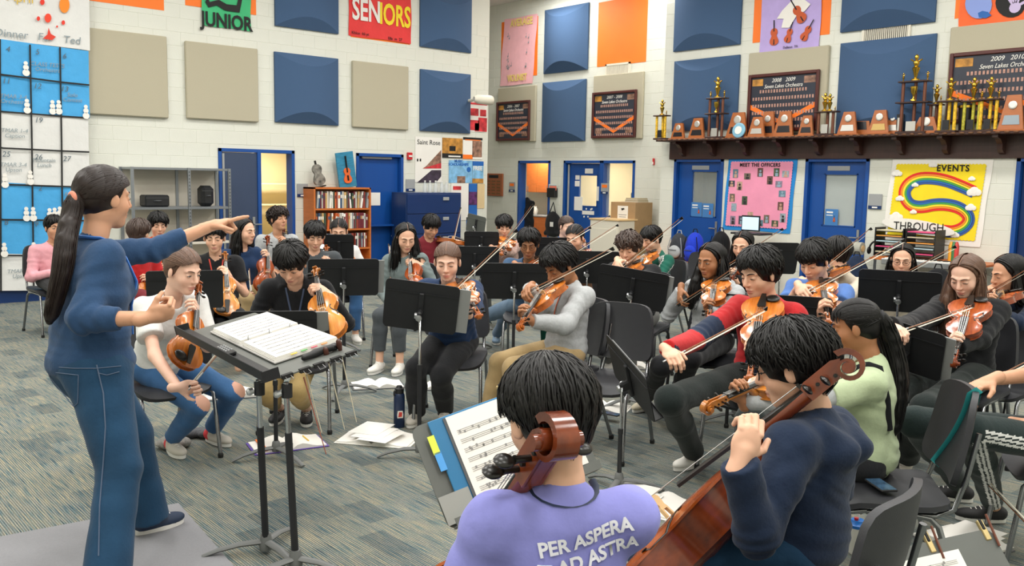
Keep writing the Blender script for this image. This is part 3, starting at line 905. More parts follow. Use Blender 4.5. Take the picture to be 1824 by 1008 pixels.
# ---------------------------------------------------------------- paper banners
def wavy(wall, x0, y0, x1, y1, d, amp=0.012, nx=14, nz=18, sk=0.0, seed=0):
    u, z, w_, h_ = quad(wall, x0, y0, x1, y1)
    r = random.Random(seed); ph = [r.uniform(0, 6) for _ in range(4)]
    O, U, N = WALLS[wall]
    G = np.zeros((nz, nx, 3)); B = np.zeros((nz, nx, 3))
    for i in range(nz):
        for j in range(nx):
            a = j / (nx - 1) - 0.5; b = 0.5 - i / (nz - 1)
            dd = d + amp * (1 + 0.6 * math.sin(5 * a + ph[0] + 3 * b) + 0.4 * math.sin(11 * b + ph[1] + 4 * a)) * 0.7
            G[i, j] = wp(wall, u + a * w_ + sk * b * w_ + 0.006 * math.sin(9 * b + ph[2]), z + b * h_ + 0.006 * math.sin(8 * a + ph[3]), dd)
            B[i, j] = G[i, j] - N * 0.0015
    mb = MB(); mb.grid(G, flip=True); mb.grid(B)
    return mb, (u, z, w_, h_)
def banner(wall, px, m, label, amp=0.012, d=0.012, sk=0.0, seed=1, name='paper_banner', cat='banner', group=None):
    mb, q = wavy(wall, *px, d, amp, seed=seed, sk=sk)
    o = mb.obj(name, m, smooth=180)
    tag(o, label, cat, group)
    return o, q
def wtext(wall, par, txt, px, py, size, m, d=0.03, **k):
    u, z = uv(wall, px, py)
    O, U, N = WALLS[wall]
    return text_mesh('lettering', txt, size, m, par, wp(wall, u, z, d), U, ZUP, **k)
def poly_on(wall, par, pts, m, d, name='drawing', t=0.002):
    q = [uv(wall, *p) for p in pts]
    u0, z0 = q[0]
    O, U, N = WALLS[wall]
    return MB().prism([(a - u0, b - z0) for a, b in q], t, wp(wall, u0, z0, d), U, ZUP).obj(name, m, par)
def stroke_on(wall, par, pts, wpx, m, d, name='drawing', closed=False):
    """flat painted line through pixel points"""
    q = np.array([uv(wall, *p) for p in pts]); s = wpx
    T = np.gradient(q, axis=0); T /= np.linalg.norm(T, axis=1)[:, None] + 1e-9
    Nn = np.stack([-T[:, 1], T[:, 0]], 1)
    A = q + Nn * s / 2; B = q - Nn * s / 2
    G = np.array([[wp(wall, a[0], a[1], d), wp(wall, b[0], b[1], d)] for a, b in zip(A, B)])
    return MB().grid(G).obj(name, m, par)
def circ(cx, cy, rx, ry, n=18, a0=0, a1=2 * math.pi):
    return [(cx + rx * math.cos(a0 + (a1 - a0) * i / n), cy + ry * math.sin(a0 + (a1 - a0) * i / n)) for i in range(n)]
m_paper_w = mat('butcher_paper_white', '#dcdcd9', 0.75, var=0.03, vscale=5, bump=0.35, bscale=9)
m_paper_b = mat('butcher_paper_blue', '#45a3dd', 0.7, var=0.07, vscale=5, bump=0.4, bscale=9)
m_paper_green = mat('paper_green', '#3fb578', 0.75, var=0.06, vscale=6, bump=0.3, bscale=10)
m_paper_red = mat('paper_red', '#e23b3a', 0.75, var=0.06, vscale=6, bump=0.3, bscale=10)
m_paper_pink = mat('paper_pink', '#f5b9c0', 0.75, var=0.05, vscale=6, bump=0.3, bscale=10)
m_paper_lilac = mat('paper_lilac', '#b9a5dc', 0.75, var=0.06, vscale=6, bump=0.3, bscale=10)
m_paper_orange = mat('paper_orange', '#f36a35', 0.75, var=0.06, vscale=6, bump=0.3, bscale=10)
m_pink = mat('pink_board_paper', '#f29ab8', 0.75, var=0.05, vscale=6, bump=0.25, bscale=10)
m_yellow = mat('yellow_board_paper', '#f2d81c', 0.75, var=0.05, vscale=6, bump=0.25, bscale=10)
m_aqua = mat('blue_trim_paper', '#1f86d0', 0.7)
m_yel = mat('yellow_paint', '#f5dc2a', 0.7)
m_pale = mat('pale_yellow_paint', '#f1d97c', 0.7)
# the big paper calendar at left: white header, blue and white rows, black tape grid, snowmen
cal = empty('paper_calendar', wp('L', 3.0, 0, 0.02), label='huge blue and white paper wall calendar with black tape grid', cat='calendar')
colx = [-62, 1, 47, 100, 151]
def calrow(y0l, y0r, y1l, y1r, m):
    a0 = uv('L', -62, y0l - 6); a1 = uv('L', 151, y0r); b0 = uv('L', -62, y1l - 3); b1 = uv('L', 154, y1r)
    n = 16
    G = np.zeros((8, n, 3)); r = random.Random(int(y0l))
    ph = r.uniform(0, 6)
    for i in range(8):
        for j in range(n):
            s_ = j / (n - 1); t_ = i / 7
            u = (a0[0] * (1 - s_) + a1[0] * s_) * (1 - t_) + (b0[0] * (1 - s_) + b1[0] * s_) * t_
            z = (a0[1] * (1 - s_) + a1[1] * s_) * (1 - t_) + (b0[1] * (1 - s_) + b1[1] * s_) * t_
            G[i, j] = wp('L', u, z, 0.16 + 0.008 * math.sin(9 * s_ + ph + 2 * t_) + 0.006 * math.sin(5 * t_ + 3 * s_ + ph))
    o = MB().grid(G, flip=True).obj('paper_sheet', m, smooth=180)
    B = MB().grid(G - np.array([0, -0.003, 0])).obj('paper_back', m, o)
    o.parent = cal; o.matrix_parent_inverse = cal.matrix_world.inverted()
    return o
bpy.context.view_layer.update()
rows = [(-140, -120, 68, 92, m_paper_w), (70, 93, 200, 211, m_paper_b), (200, 211, 327, 333, m_paper_w), (327, 333, 454, 455, m_paper_b), (454, 455, 519, 514, m_paper_w)]
sheets = [calrow(*r) for r in rows]
def onto(par, o):
    o.parent = par
    return o
def cal_child(o):
    o.parent = cal; o.matrix_parent_inverse = cal.matrix_world.inverted(); return o
for ya, yb in [(135, 153), (200, 211), (264, 271), (328, 333), (390, 392), (453, 454)]:
    cal_child(stroke_on('L', None, [(-55, ya - 8), (0, ya), (48, ya + (yb - ya) * .33), (100, ya + (yb - ya) * .7), (152, yb)], 0.022, m_ink, 0.185, 'tape_line'))
for xa, xb in [(-6, -4), (47, 54), (100, 106)]:
    cal_child(stroke_on('L', None, [(xa, 72 if xa < 0 else 78 + xa * 0.08), (xa + (xb - xa) * .5, 260), (xb, 516)], 0.022, m_ink, 0.186, 'tape_line'))
r_ = random.Random(3)
for (px, py) in [(40, 126), (42, 192), (87, 194), (98, 194), (146, 202), (41, 382), (53, 382), (82, 384), (91, 383), (100, 381), (54, 444), (2, 445), (48, 318), (3, 323)]:
    u, z = uv('L', px, py)
    mb = MB()
    for dz, rr in ((-0.04, 0.045), (0.03, 0.035), (0.085, 0.026)):
        mb.lathe([(rr, 0), (rr, 0.004)], 12, wp('L', u, z + dz, 0.186), V(0, -1, 0))
    cal_child(mb.obj('snowman_cutout', m_white))
m_pencil = mat('faint_ink', '#8b979c', 0.8)
for (px, py, t_) in [(8, 90, '4'), (60, 95, '5'), (108, 102, '6'), (5, 146, '11'), (60, 155, '12'), (108, 160, '13'), (62, 215, '19'), (5, 275, '25'), (62, 280, '26'), (112, 283, '27'), (65, 335, '2'), (5, 395, '8'), (58, 398, '9'),
                     (18, 178, 'TMAR 3-4\nOrchestra'), (78, 122, 'CLASS TESTS\nOrchestra'), (20, 238, 'TMAR 1-4\nCaption'), (72, 290, 'Mountain\nLunch'), (18, 298, 'TMAR 3-4\nUpson'), (122, 350, 'Folder\nCheck'), (30, 485, 'TMAR 3-4\nUpson'), (122, 175, 'Solo\nContest')]:
    cal_child(wtext('L', None, t_, px, py, 0.1 if '\n' not in t_ else 0.075, m_pencil if '\n' in t_ else mat('ink_grey', '#5c6b75', 0.8), 0.182, ext=0.0008, shear=0.2))
for pts, c_ in [(circ(108, 12, 9, 14), '#f28a2c'), (circ(79, 35, 6, 8), '#e8482f'), (circ(69, 7, 4, 5), '#e03a2a'), (circ(62, 36, 3, 4), '#e03a2a'), (circ(106, 43, 3, 4), '#e03a2a'), (circ(95, 50, 1.6, 2), '#e03a2a')]:
    cal_child(poly_on('L', None, pts, mat('cal' + c_, c_, 0.8), 0.182, 'lantern_drawing'))
cal_child(poly_on('L', None, [(80, 52), (84, 63), (93, 68), (86, 74), (70, 71), (78, 64)], mat('cal_red', '#d9402f', 0.8), 0.182, 'flower_drawing'))
cal_child(wtext('L', None, 'Dinner   For   Ted', 62, 68, 0.14, m_pencil, 0.182, ext=0.0008, shear=0.15))
cal_child(wtext('L', None, 'April', 30, 0, 0.16, mat('gold_marker', '#d8b54a', 0.7), 0.182, ext=0.0008))
bpy.context.view_layer.update()
# low blue base board under the calendar
o = MB().box(wp('L', 3.0, 0.1, 0.06), (1.9, 0.12, 0.2), Rw('L')).obj('baseboard_left', m_blue_d); struct(o)

b, q = banner('L', (357, -60, 446, 56), m_paper_green, 'green paper banner reading JUNIOR', d=0.014, seed=2)
wtext('L', b, 'JUNIOR', 403, 40, 0.30, m_ink, 0.036, xs=0.8, bold=0.008)
poly_on('L', b, [(364, 4), (370, 14), (385, 10), (399, 19), (425, 23), (431, -8), (424, -8), (420, 10), (402, 8), (388, 0), (372, 4), (368, -4)], m_ink, 0.036)
b, q = banner('L', (620, -60, 731, 78), m_paper_red, 'red paper banner reading SENIORS', d=0.014, seed=4)
wtext('L', b, 'SEN', 651, 21, 0.50, m_white, 0.036, xs=0.66, bold=0.012)
wtext('L', b, 'IORS', 702, 30, 0.50, m_yel, 0.036, xs=0.62, bold=0.012)
wtext('L', b, 'Khloe  Hi yt', 640, 60, 0.07, m_ink, 0.036); wtext('L', b, 'Ella  m  27', 702, 70, 0.07, m_ink, 0.036)
b, q = banner('A', (897, 36, 953, 148), m_paper_pink, 'pink paper banner with pale yellow lettering over an orange square', d=0.014, sk=0.12, seed=5)
wtext('A', b, 'AVERAGE', 931, 40, 0.22, m_pale, 0.038, xs=0.78, bold=0.006)
wtext('A', b, 'VIOLINIST', 923, 139, 0.2, m_pale, 0.038, xs=0.72, bold=0.006)
r_ = random.Random(9)
for i in range(16):
    px = r_.choice([r_.uniform(905, 914), r_.uniform(936, 944)]); py = r_.uniform(56, 126)
    u, z = uv('A', px, py)
    MB().box(wp('A', u, z, 0.036), (0.03, 0.002, 0.03), Rw('A')).box(wp('A', u + 0.015, z + 0.04, 0.036), (0.006, 0.002, 0.08), Rw('A')).obj('note_drawing', m_pencil, b)
b, q = banner('B', (1362, -60, 1460, 88), m_paper_lilac, 'lilac paper banner with drawn violins', d=0.014, seed=6)
poly_on('B', b, [(1386, 34), (1395, 20), (1412, 2), (1430, -4), (1446, 8), (1436, 20), (1420, 30), (1408, 50), (1394, 50), (1398, 34)], m_white, 0.036)
for px, py, L, t_ in [(1381, 66, 0.27, 0.05), (1407, 64, 0.22, -0.3), (1438, 60, 0.24, -0.55), (1426, 26, 0.3, 0.6)]:
    u, z = uv('B', px, py)
    flyer_violin('B', b, u, z, L, 0.038, t_)
wtext('B', b, 'Dallasus  7/6', 1410, 84, 0.05, m_ink, 0.038)
b, q = banner('B', (1716, -60, 1880, 36), m_paper_orange, 'orange paper banner with handprints and a planet', d=0.014, seed=8)
poly_on('B', b, circ(1745, 8, 24, 26), mat('planet_blue', '#8b9edb', 0.8), 0.036)
poly_on('B', b, circ(1802, 6, 27, 26), m_ink, 0.036)
hp = MB(); O_, U_, N_ = WALLS['B']
u, z = uv('B', 1810, 14)
hp.lathe([(0.07, 0), (0.07, 0.002)], 12, wp('B', u, z, 0.039), N_)
for i, a in enumerate((-0.6, -0.25, 0.05, 0.35, 1.1)):
    dv = U_ * math.sin(a) + ZUP * math.cos(a)
    c = wp('B', u, z, 0.04) + dv * 0.12
    hp.box(c, (0.035, 0.003, 0.13), np.array([np.cross(dv, N_), -N_, dv]).T, bev=0.001)
hp.obj('handprint', mat('handprint_lilac', '#c9b8dc', 0.8), b)
poly_on('B', b, [(1744, 24), (1752, 20), (1762, 22), (1768, 28), (1758, 33), (1746, 32)], mat('robot_blue', '#3167b0', 0.8), 0.039)

# ---------------------------------------------------------------- vents, alarm, camera, small signs
def vent(wall, x0, y0, x1, y1, label):
    u, z, w_, h_ = quad(wall, x0, y0, x1, y1)
    t = empty('wall_vent', wp(wall, u, z, 0.008), Rw(wall), label, 'vent', 'wall vents')
    mb = MB(); b_ = 0.035
    for s_ in (-1, 1):
        mb.box((s_ * (w_ / 2 - b_ / 2), -0.01, 0), (b_, 0.025, h_)); mb.box((0, -0.01, s_ * (h_ / 2 - b_ / 2)), (w_, 0.025, b_))
    mb.obj('frame', m_cream, t)
    MB().box((0, 0.004, 0), (w_ - 0.02, 0.006, h_ - 0.02)).obj('dark_back', m_greyd, t)
    n = 22
    me = MB().box((0, 0, 0), (0.012, 0.02, h_ - 2 * b_)).mesh('slat', m_cream)
    for i in range(n):
        o = bpy.data.objects.new('slat', me); COL.objects.link(o); o.parent = t
        o.location = (-w_ / 2 + b_ + (i + 0.5) * (w_ - 2 * b_) / n, -0.008, 0)
vent('A', 1080, 115, 1123, 134, 'white wall vent below the orange square')
vent('B', 1538, 44, 1622, 73, 'white wall vent above the trophy shelf')
t = empty('fire_alarm', wp('L', *uv('L', 728, 278), 0.01), Rw('L'), 'small red fire alarm pull station right of the blue door', 'fire alarm')
MB().box((0, -0.02, 0), (0.1, 0.05, 0.13), bev=0.006).obj('housing', m_red, t); MB().box((0, -0.05, 0.0), (0.07, 0.012, 0.03)).obj('pull_bar', m_white, t)
t = empty('strobe', wp('A', *uv('A', 1166, 288), 0.01), Rw('A'), 'small red alarm lamp by the shelf end', 'alarm lamp')
MB().box((0, -0.02, 0), (0.035, 0.04, 0.13), bev=0.006).obj('housing', m_red, t); MB().box((0, -0.045, -0.03), (0.025, 0.02, 0.05)).obj('lens', m_white, t)
c = at_Y(866, 178, YL - 0.35)
t = empty('wall_camera', c, Rw('L'), 'white rounded wall camera sticking out at the corner', 'camera')
MB().tube([(-0.28, 0.02, 0.0), (-0.2, 0, 0), (0.06, 0, 0), (0.13, 0, 0), (0.16, 0, 0)], [0.05, 0.085, 0.095, 0.085, 0.03], 14).obj('housing', m_cream, t, 60)
MB().tube([(-0.2, 0.05, 0), (-0.2, 0.34, -0.02)], 0.03, 8).obj('bracket', m_cream, t)
for wall, px, py, lab in [('L', 538, 339, 'small grey room sign above the bookcase'), ('L', 730, 330, 'small grey room sign right of the closed door'), ('A', 913, 333, 'grey room sign left of the kitchenette doorway'), ('A', 1078, 336, 'orange and white room sign beside the office window'), ('A', 1185, 342, 'grey room sign left of the practice door'), ('B', 1560, 359, 'grey room sign between frosted door and yellow board')]:
    t = empty('room_sign', wp(wall, *uv(wall, px, py), 0.01), Rw(wall), lab, 'sign', 'room number signs')
    w_ = 0.2
    MB().box((0, -0.006, 0), (w_, 0.012, 0.22), bev=0.002).obj('plate', m_grey, t)
    MB().box((0, -0.013, -0.085), (w_, 0.006, 0.05)).obj('number_strip', m_blue_d, t)
    if 'orange' in lab or 'left of the kit' in lab: MB().box((0, -0.013, 0.05), (w_ * 0.7, 0.004, 0.06)).obj('orange_label', m_orange, t)
    MB().box((0, -0.0165, -0.085), (w_ * 0.4, 0.003, 0.022)).obj('number', m_white, t)

# ---------------------------------------------------------------- college posters by the corner
def poster(px, label, m, wall='L', d=0.012, name='poster', grp='posters by the corner', cat='poster'):
    u, z, w_, h_ = quad(wall, *px)
    o = MB().box(wp(wall, u, z, d), (w_, 0.003, h_), Rw(wall)).obj(name, m); tag(o, label, cat, grp)
    return o, (u, z, w_, h_)
def patch(wall, par, q, fx0, fz0, fx1, fz1, m, d, name='print'):
    u, z, w_, h_ = q
    return MB().box(wp(wall, u + (fx0 + fx1 - 1) / 2 * w_, z + (fz0 + fz1 - 1) / 2 * h_, d), (abs(fx1 - fx0) * w_, 0.002, abs(fz1 - fz0) * h_), Rw(wall)).obj(name, m, par)
m_photo1 = mat('photo_warm', '#b98236', 0.6, var=0.6, vscale=9)
m_photo2 = mat('photo_blue', '#7fb6dd', 0.6, var=0.35, vscale=9)
m_photo3 = mat('photo_dark', '#3a2f3f', 0.6, var=0.7, vscale=10)
m_photo4 = mat('photo_mixed', '#8d6a58', 0.6, var=0.8, vscale=14)
m_deep = mat('print_blue', '#1d63b4', 0.6)
m_pred = mat('print_red', '#c8323a', 0.6, var=0.5, vscale=10)
o, q = poster((739, 243, 786, 325), 'white college poster headed Saint Rose', m_white)
wtext('L', o, 'Saint Rose', 763, 254, 0.125, m_ink, 0.016)
poly_on('L', o, [(758, 296), (785, 267), (785, 300), (752, 300)], m_photo4, 0.016); poly_on('L', o, [(752, 300), (785, 290), (785, 300)], m_pred, 0.0175)
poly_on('L', o, [(742, 325), (768, 303), (785, 303), (785, 314), (776, 325)], m_photo3, 0.016)
MB().box(wp('L', *uv('L', 743, 285), 0.016), (0.03, 0.002, 0.05), Rw('L')).box(wp('L', *uv('L', 748, 285), 0.016), (0.03, 0.002, 0.05), Rw('L')).obj('logo', m_ink, o)
o, q = poster((787, 245, 823, 282), 'golden concert hall poster with a dark grand piano', m_photo1)
patch('L', o, q, 0.35, 0.35, 0.65, 0.6, m_ink, 0.016); patch('L', o, q, 0, 0, 1, 0.22, m_ink, 0.016); patch('L', o, q, 0.3, 0.05, 0.9, 0.12, m_white, 0.018)
o, q = poster((824, 244, 858, 284), 'orange and white school of music poster beside the piano poster', m_white)
patch('L', o, q, 0, 0.88, 1, 1, m_ink, 0.016); patch('L', o, q, 0.48, 0.1, 0.98, 0.85, m_photo4, 0.016); patch('L', o, q, 0, 0, 0.5, 0.2, m_orange, 0.016); patch('L', o, q, 0.1, 0.86, 0.9, 0.9, m_orange, 0.017)
o, q = poster((799, 285, 840, 326), 'light blue music scholarships poster', m_photo2)
wtext('L', o, 'MUSIC\nSCHOLARSHIPS', 816, 290, 0.07, m_deep, 0.016, bold=0.002)
u, z = uv('L', 834, 302); MB().lathe([(0.05, 0), (0.05, 0.003)], 14, wp('L', u, z, 0.015), V(0, -1, 0)).obj('seal', m_deep, o)
patch('L', o, q, 0.35, 0, 0.7, 0.3, m_photo4, 0.016)
o, q = poster((841, 287, 860, 326), 'narrow blue FREE flyer right of the scholarships poster', m_photo2)
wtext('L', o, 'FREE', 850, 300, 0.11, m_white, 0.016, bold=0.003); patch('L', o, q, 0, 0, 1, 0.2, m_photo1, 0.016); patch('L', o, q, 0, 0.8, 1, 1, m_deep, 0.016)
o, q = poster((836, 182, 866, 236), 'red and white photo poster beneath the wall camera', m_white)
for a in [(0, .93, 1, 1), ]: patch('L', o, q, *a, m_pred, 0.016)
for a in [(.05, .55, .5, .8), (.6, .55, .95, .78), (0, .05, .55, .4), (.5, .3, 1, .5), (.3, .02, 1, .3)]: patch('L', o, q, *a, m_pred, 0.017)
o, q = poster((834, 327, 849, 385), 'dark blue event poster with a magenta crowd photo', m_deep)
patch('L', o, q, 0.05, 0.35, 0.95, 0.75, mat('photo_mag', '#5a2a62', 0.6, var=0.8, vscale=12), 0.016)
o, q = poster((849, 327, 862, 371), 'tan narrow paper strip at the end of the left wall', mat('tan_paper', '#d8bf92', 0.8, var=0.05))
o, q = poster((803, 326, 834, 392), 'white paper sheet beside the filing cabinet', m_white)
patch('L', o, q, 0.1, 0.82, 0.55, 0.92, m_pred, 0.016)
o, q = poster((830, 387, 845, 410), 'small blue and black leaflet low by the corner', m_deep)
patch('L', o, q, 0, 0, 1, 0.5, m_photo3, 0.016)

# wooden name plaque on the far wall
t = empty('award_plaque', wp('A', *uv('A', 882, 329), 0.01), Rw('A'), 'brown wooden perpetual plaque with small plates', 'plaque')
MB().box((0, -0.02, 0), (0.62, 0.04, 0.52), bev=0.008).obj('board', m_wood, t)
MB().box((0, -0.042, 0.19), (0.34, 0.006, 0.07)).obj('title_plate', m_ink, t)
for i in range(5):
    for j in range(3): MB().box((-0.18 + j * 0.18, -0.042, 0.08 - i * 0.07), (0.13, 0.005, 0.035)).obj('name_plate', mat('bronze_plate', '#7c5a38', 0.4, metal=0.4), t)

# ---------------------------------------------------------------- framed composites
m_print = mat('composite_print', '#2a2f3c', 0.35, var=0.15, vscale=3)
m_frame = mat('mahogany_frame', '#4e1f1b', 0.35, var=0.15, vscale=8)
m_skinp = mat('portrait_print', '#b58b7c', 0.7, var=0.4, vscale=40)
def composite(wall, px, yr, label, rows_, d0=0.085, chev=True):
    u, z, w_, h_ = quad(wall, *px)
    t = empty('framed_composite', wp(wall, u, z, d0), Rw(wall), label, 'picture frame', 'framed orchestra composites')
    b_ = 0.05; mb = MB()
    for s_ in (-1, 1):
        mb.box((s_ * (w_ / 2 - b_ / 2), -0.02, 0), (b_, 0.045, h_), bev=0.008); mb.box((0, -0.02, s_ * (h_ / 2 - b_ / 2)), (w_ - 2 * b_, 0.045, b_), bev=0.008)
    mb.obj('frame', m_frame, t)
    pr = MB().box((0, 0, 0), (w_ - b_, 0.02, h_ - b_)).obj('print', m_print, t)
    W2, H2 = w_ - 2 * b_, h_ - 2 * b_
    if chev:
        MB().prism([(-W2 / 2, -0.02), (-W2 / 2, -0.1), (0, -H2 * 0.44), (W2 / 2, -0.1), (W2 / 2, -0.02), (0, -H2 * 0.36)], 0.002, (0, -0.0115, 0), (1, 0, 0), (0, 0, 1)).obj('chevron', m_orange, pr)
    mb = MB()
    for i in range(rows_):
        n = int(W2 / 0.052) - (5 if i == 0 else abs(i - 2) // 2)
        for j in range(n):
            x = (j - (n - 1) / 2) * 0.05
            zz = H2 * 0.22 - i * 0.105 * H2 / 0.75
            mb.box((x, -0.0135, zz), (0.028, 0.002, 0.05))
    mb.obj('portraits', m_skinp, pr)['kind'] = 'stuff'
    O, U, N = WALLS[wall]
    text_mesh('lettering', yr, 0.085, m_white, pr, (0, -0.014, H2 * 0.42), (1, 0, 0), V(0, 0, 1), shear=0.25)
    text_mesh('lettering', 'Seven Lakes Orchestra', 0.085, m_white, pr, (0, -0.014, H2 * 0.31), (1, 0, 0), V(0, 0, 1), shear=0.35, xs=0.85)
    for s_ in (-1, 1):
        MB().box((s_ * W2 * 0.4, -0.012, H2 * 0.4), (W2 * 0.17, 0.003, H2 * 0.13)).obj('photo', m_photo1 if s_ < 0 else m_photo4, pr)
        MB().box((s_ * W2 * 0.38, -0.012, -H2 * 0.38), (W2 * 0.17, 0.003, H2 * 0.13)).obj('photo', m_photo4, pr)
composite('A', (891, 183, 949, 250), '2006 - 2007', 'smallest framed orchestra composite at the left of the far wall', 5)
composite('A', (1062, 166, 1138, 245), '2007 - 2008', 'framed orchestra composite on the taupe panel below the vent', 6)
composite('B', (1341, 135, 1461, 232), '2008   2009', 'framed orchestra composite partly behind wooden trapezoid awards', 6)
composite('B', (1699, 97, 1900, 214), '2009   2010', 'largest framed composite cut by the right edge of the picture', 6)

# ---------------------------------------------------------------- officer board and events board
O_, U_, N_ = WALLS['B']
b, q = banner('B', (1296, 281, 1411, 416), m_aqua, 'pink MEET THE OFFICERS board with blue border between two doors', amp=0.003, d=0.012, sk=0.05, name='bulletin_board', cat='board')
u, z, w_, h_ = q
pts = []
n = 26
def scal(u0, u1, z0, z1, nx, nz, a):
    p = []
    for i in range(nx): p += [(u0 + (u1 - u0) * i / nx, z1), (u0 + (u1 - u0) * (i + 0.5) / nx, z1 + a)]
    for i in range(nz): p += [(u1, z1 + (z0 - z1) * i / nz), (u1 + a, z1 + (z0 - z1) * (i + 0.5) / nz)]
    for i in range(nx): p += [(u1 + (u0 - u1) * i / nx, z0), (u1 + (u0 - u1) * (i + 0.5) / nx, z0 - a)]
    for i in range(nz): p += [(u0, z0 + (z1 - z0) * i / nz), (u0 - a, z0 + (z1 - z0) * (i + 0.5) / nz)]
    return p
sk_ = 0.05
def skew(p, q): return [(a + sk_ * b / q[3] * q[2] * 1.0, b) for a, b in p]
MB().prism(skew(scal(-w_ / 2 + 0.07, w_ / 2 - 0.07, -h_ / 2 + 0.07, h_ / 2 - 0.07, 22, 24, 0.012), q), 0.003, wp('B', u, z, 0.024), U_, ZUP).obj('pink_paper', m_pink, b)
wtext('B', b, 'MEET THE OFFICERS', 1355, 294, 0.082, m_ink, 0.03, xs=0.92, bold=0.0025, sp=1.12)
r_ = random.Random(21)
pc = ['#5e7f8f', '#7a6a5c', '#4b5b44', '#98a6b0', '#6b4a44', '#8d7f92', '#3c4350', '#b79a86']
k = 0
for px, py in [(1312, 309), (1333, 314), (1385, 307), (1401, 310), (1373, 321), (1389, 328), (1305, 327), (1319, 331), (1395, 345), (1306, 352), (1328, 357), (1309, 369), (1392, 367), (1307, 392), (1322, 392), (1338, 385), (1355, 397), (1367, 390), (1382, 398), (1396, 388), (1356, 307)]:
    u1, z1 = uv('B', px, py)
    a, c = r_.choice([(0.1, 0.14), (0.12, 0.1), (0.1, 0.13)])
    ph = MB().box(wp('B', u1, z1, 0.029), (a, 0.003, c), Rw('B')).obj('photo', mat('snap%d' % (k % 8), pc[k % 8], 0.6, var=0.5, vscale=25), b)
    MB().lathe([(0.02, 0), (0.02, 0.003)], 10, wp('B', u1 + 0.005, z1 + 0.02, 0.031), N_).box(wp('B', u1 + 0.005, z1 - c * 0.28, 0.0315), (a * 0.5, 0.003, c * 0.4), Rw('B')).obj('figure', mat('snapf%d' % (k % 3), ['#c79c86', '#2d2b2c', '#8fa8b8'][k % 3], 0.6), ph)
    k += 1
b, q = banner('B', (1586, 283, 1752, 440), m_white, 'yellow EVENTS board with a rainbow path and white cloud border', amp=0.003, d=0.012, sk=0.06, name='bulletin_board', cat='board')
u, z, w_, h_ = q; sk_ = 0.06
MB().prism(skew(scal(-w_ / 2 + 0.08, w_ / 2 - 0.08, -h_ / 2 + 0.08, h_ / 2 - 0.08, 26, 24, 0.012), q), 0.003, wp('B', u, z, 0.024), U_, ZUP).obj('yellow_paper', m_yellow, b)
wtext('B', b, 'EVENTS', 1699, 300, 0.12, m_ink, 0.034, xs=0.95, bold=0.003, sp=1.15)
path = np.array([(1737, 342), (1715, 332), (1690, 322), (1665, 317), (1640, 317), (1622, 325), (1612, 340), (1615, 356), (1626, 367), (1645, 369), (1665, 364), (1690, 364), (1712, 370), (1726, 382), (1728, 394), (1718, 406), (1700, 413), (1682, 411)], float)
# smooth the path and draw five bands side by side
tt = np.linspace(0, 1, len(path)); fine = np.linspace(0, 1, 70)
def smooth_path(P):
    for _ in range(2):
        Q_ = [P[0]]
        for a, c in zip(P[:-1], P[1:]): Q_ += [0.75 * a + 0.25 * c, 0.25 * a + 0.75 * c]
        Q_.append(P[-1]); P = np.array(Q_)
    return P
sp_ = smooth_path(path)
T = np.gradient(sp_, axis=0); T /= np.linalg.norm(T, axis=1)[:, None]; Nn = np.stack([-T[:, 1], T[:, 0]], 1)
for i, c_ in enumerate(['#e02a24', '#f08a2a', '#f5df30', '#4aa34a', '#2a6ab0', '#35559a']):
    off = (i - 2.5) * -3.6
    stroke_on('B', b, sp_ + Nn * off, 0.031, mat('band%d' % i, c_, 0.75), 0.033, 'rainbow_band')
for px, py, s_ in [(1664, 293, 5), (1600, 308, 6), (1733, 318, 4), (1737, 341, 8), (1632, 329, 4), (1605, 353, 5), (1629, 377, 4), (1731, 369, 6), (1598, 385, 8), (1703, 418, 5)]:
    mb = MB()
    for q_, (dx, dy, rr) in enumerate(((0, 0, 1), (-0.9, 0.25, 0.7), (0.9, 0.25, 0.7))):
        u1, z1 = uv('B', px + dx * s_, py + dy * s_)
        mb.ell(wp('B', u1, z1, 0.037 + 0.001 * q_), (0.006, s_ * rr / 125, s_ * rr / 125), n=12, k=8)
    mb.obj('cloud', m_white, b, 60)
u, z = uv('B', 1632, 408)
t = MB().prism(circ(0, 0, 0.52, 0.1, 24), 0.006, wp('B', uv('B', 1638, 404)[0], uv('B', 1638, 404)[1], 0.07), U_ * 0.995 + ZUP * -0.1, ZUP).obj('through_scroll', m_white, b)
wtext('B', b, 'THROUGH', 1640, 404, 0.16, m_ink, 0.078, xs=0.9)

# ---------------------------------------------------------------- trophy shelf
su0, su1 = -10.12, -4.0
t = empty('trophy_shelf', wp('B', (su0 + su1) / 2, 2.18, 0.0), Rw('B'), 'long dark wooden trophy shelf with carved brackets', 'shelf')
SL = su1 - su0
MB().box((0, -0.03, 0.14), (SL, 0.045, 0.30), bev=0.004).obj('back_board', m_dwood, t)
MB().box((0, -0.2, 0.305), (SL + 0.06, 0.4, 0.035), bev=0.006).obj('top_board', m_dwood, t)
bead = MB().ell((0, 0, 0), (0.035, 0.02, 0.014), n=8, k=5).mesh('bead', mat('shelf_bead', '#6b4a34', 0.3))
for i in range(int(SL / 0.11)):
    o = bpy.data.objects.new('edge_bead', bead); COL.objects.link(o); o.parent = t; o.location = (-SL / 2 + (i + 0.5) * 0.11, -0.405, 0.31)
prof = [(0, 0.285), (0.3, 0.285), (0.3, 0.25), (0.2, 0.23), (0.13, 0.17), (0.12, 0.1), (0.07, 0.06), (0.0, 0.04)]
bm_ = MB().prism(prof, 0.07, (0, 0, 0), (0, -1, 0), (0, 0, 1)).mesh('bracket', m_dwood)
for px in (1223, 1277, 1336, 1400, 1465, 1537, 1612, 1692, 1790):
    o = bpy.data.objects.new('bracket', bm_); COL.objects.link(o); o.parent = t; o.location = (uv('B', px, 260)[0] - (su0 + su1) / 2, -0.05, 0)
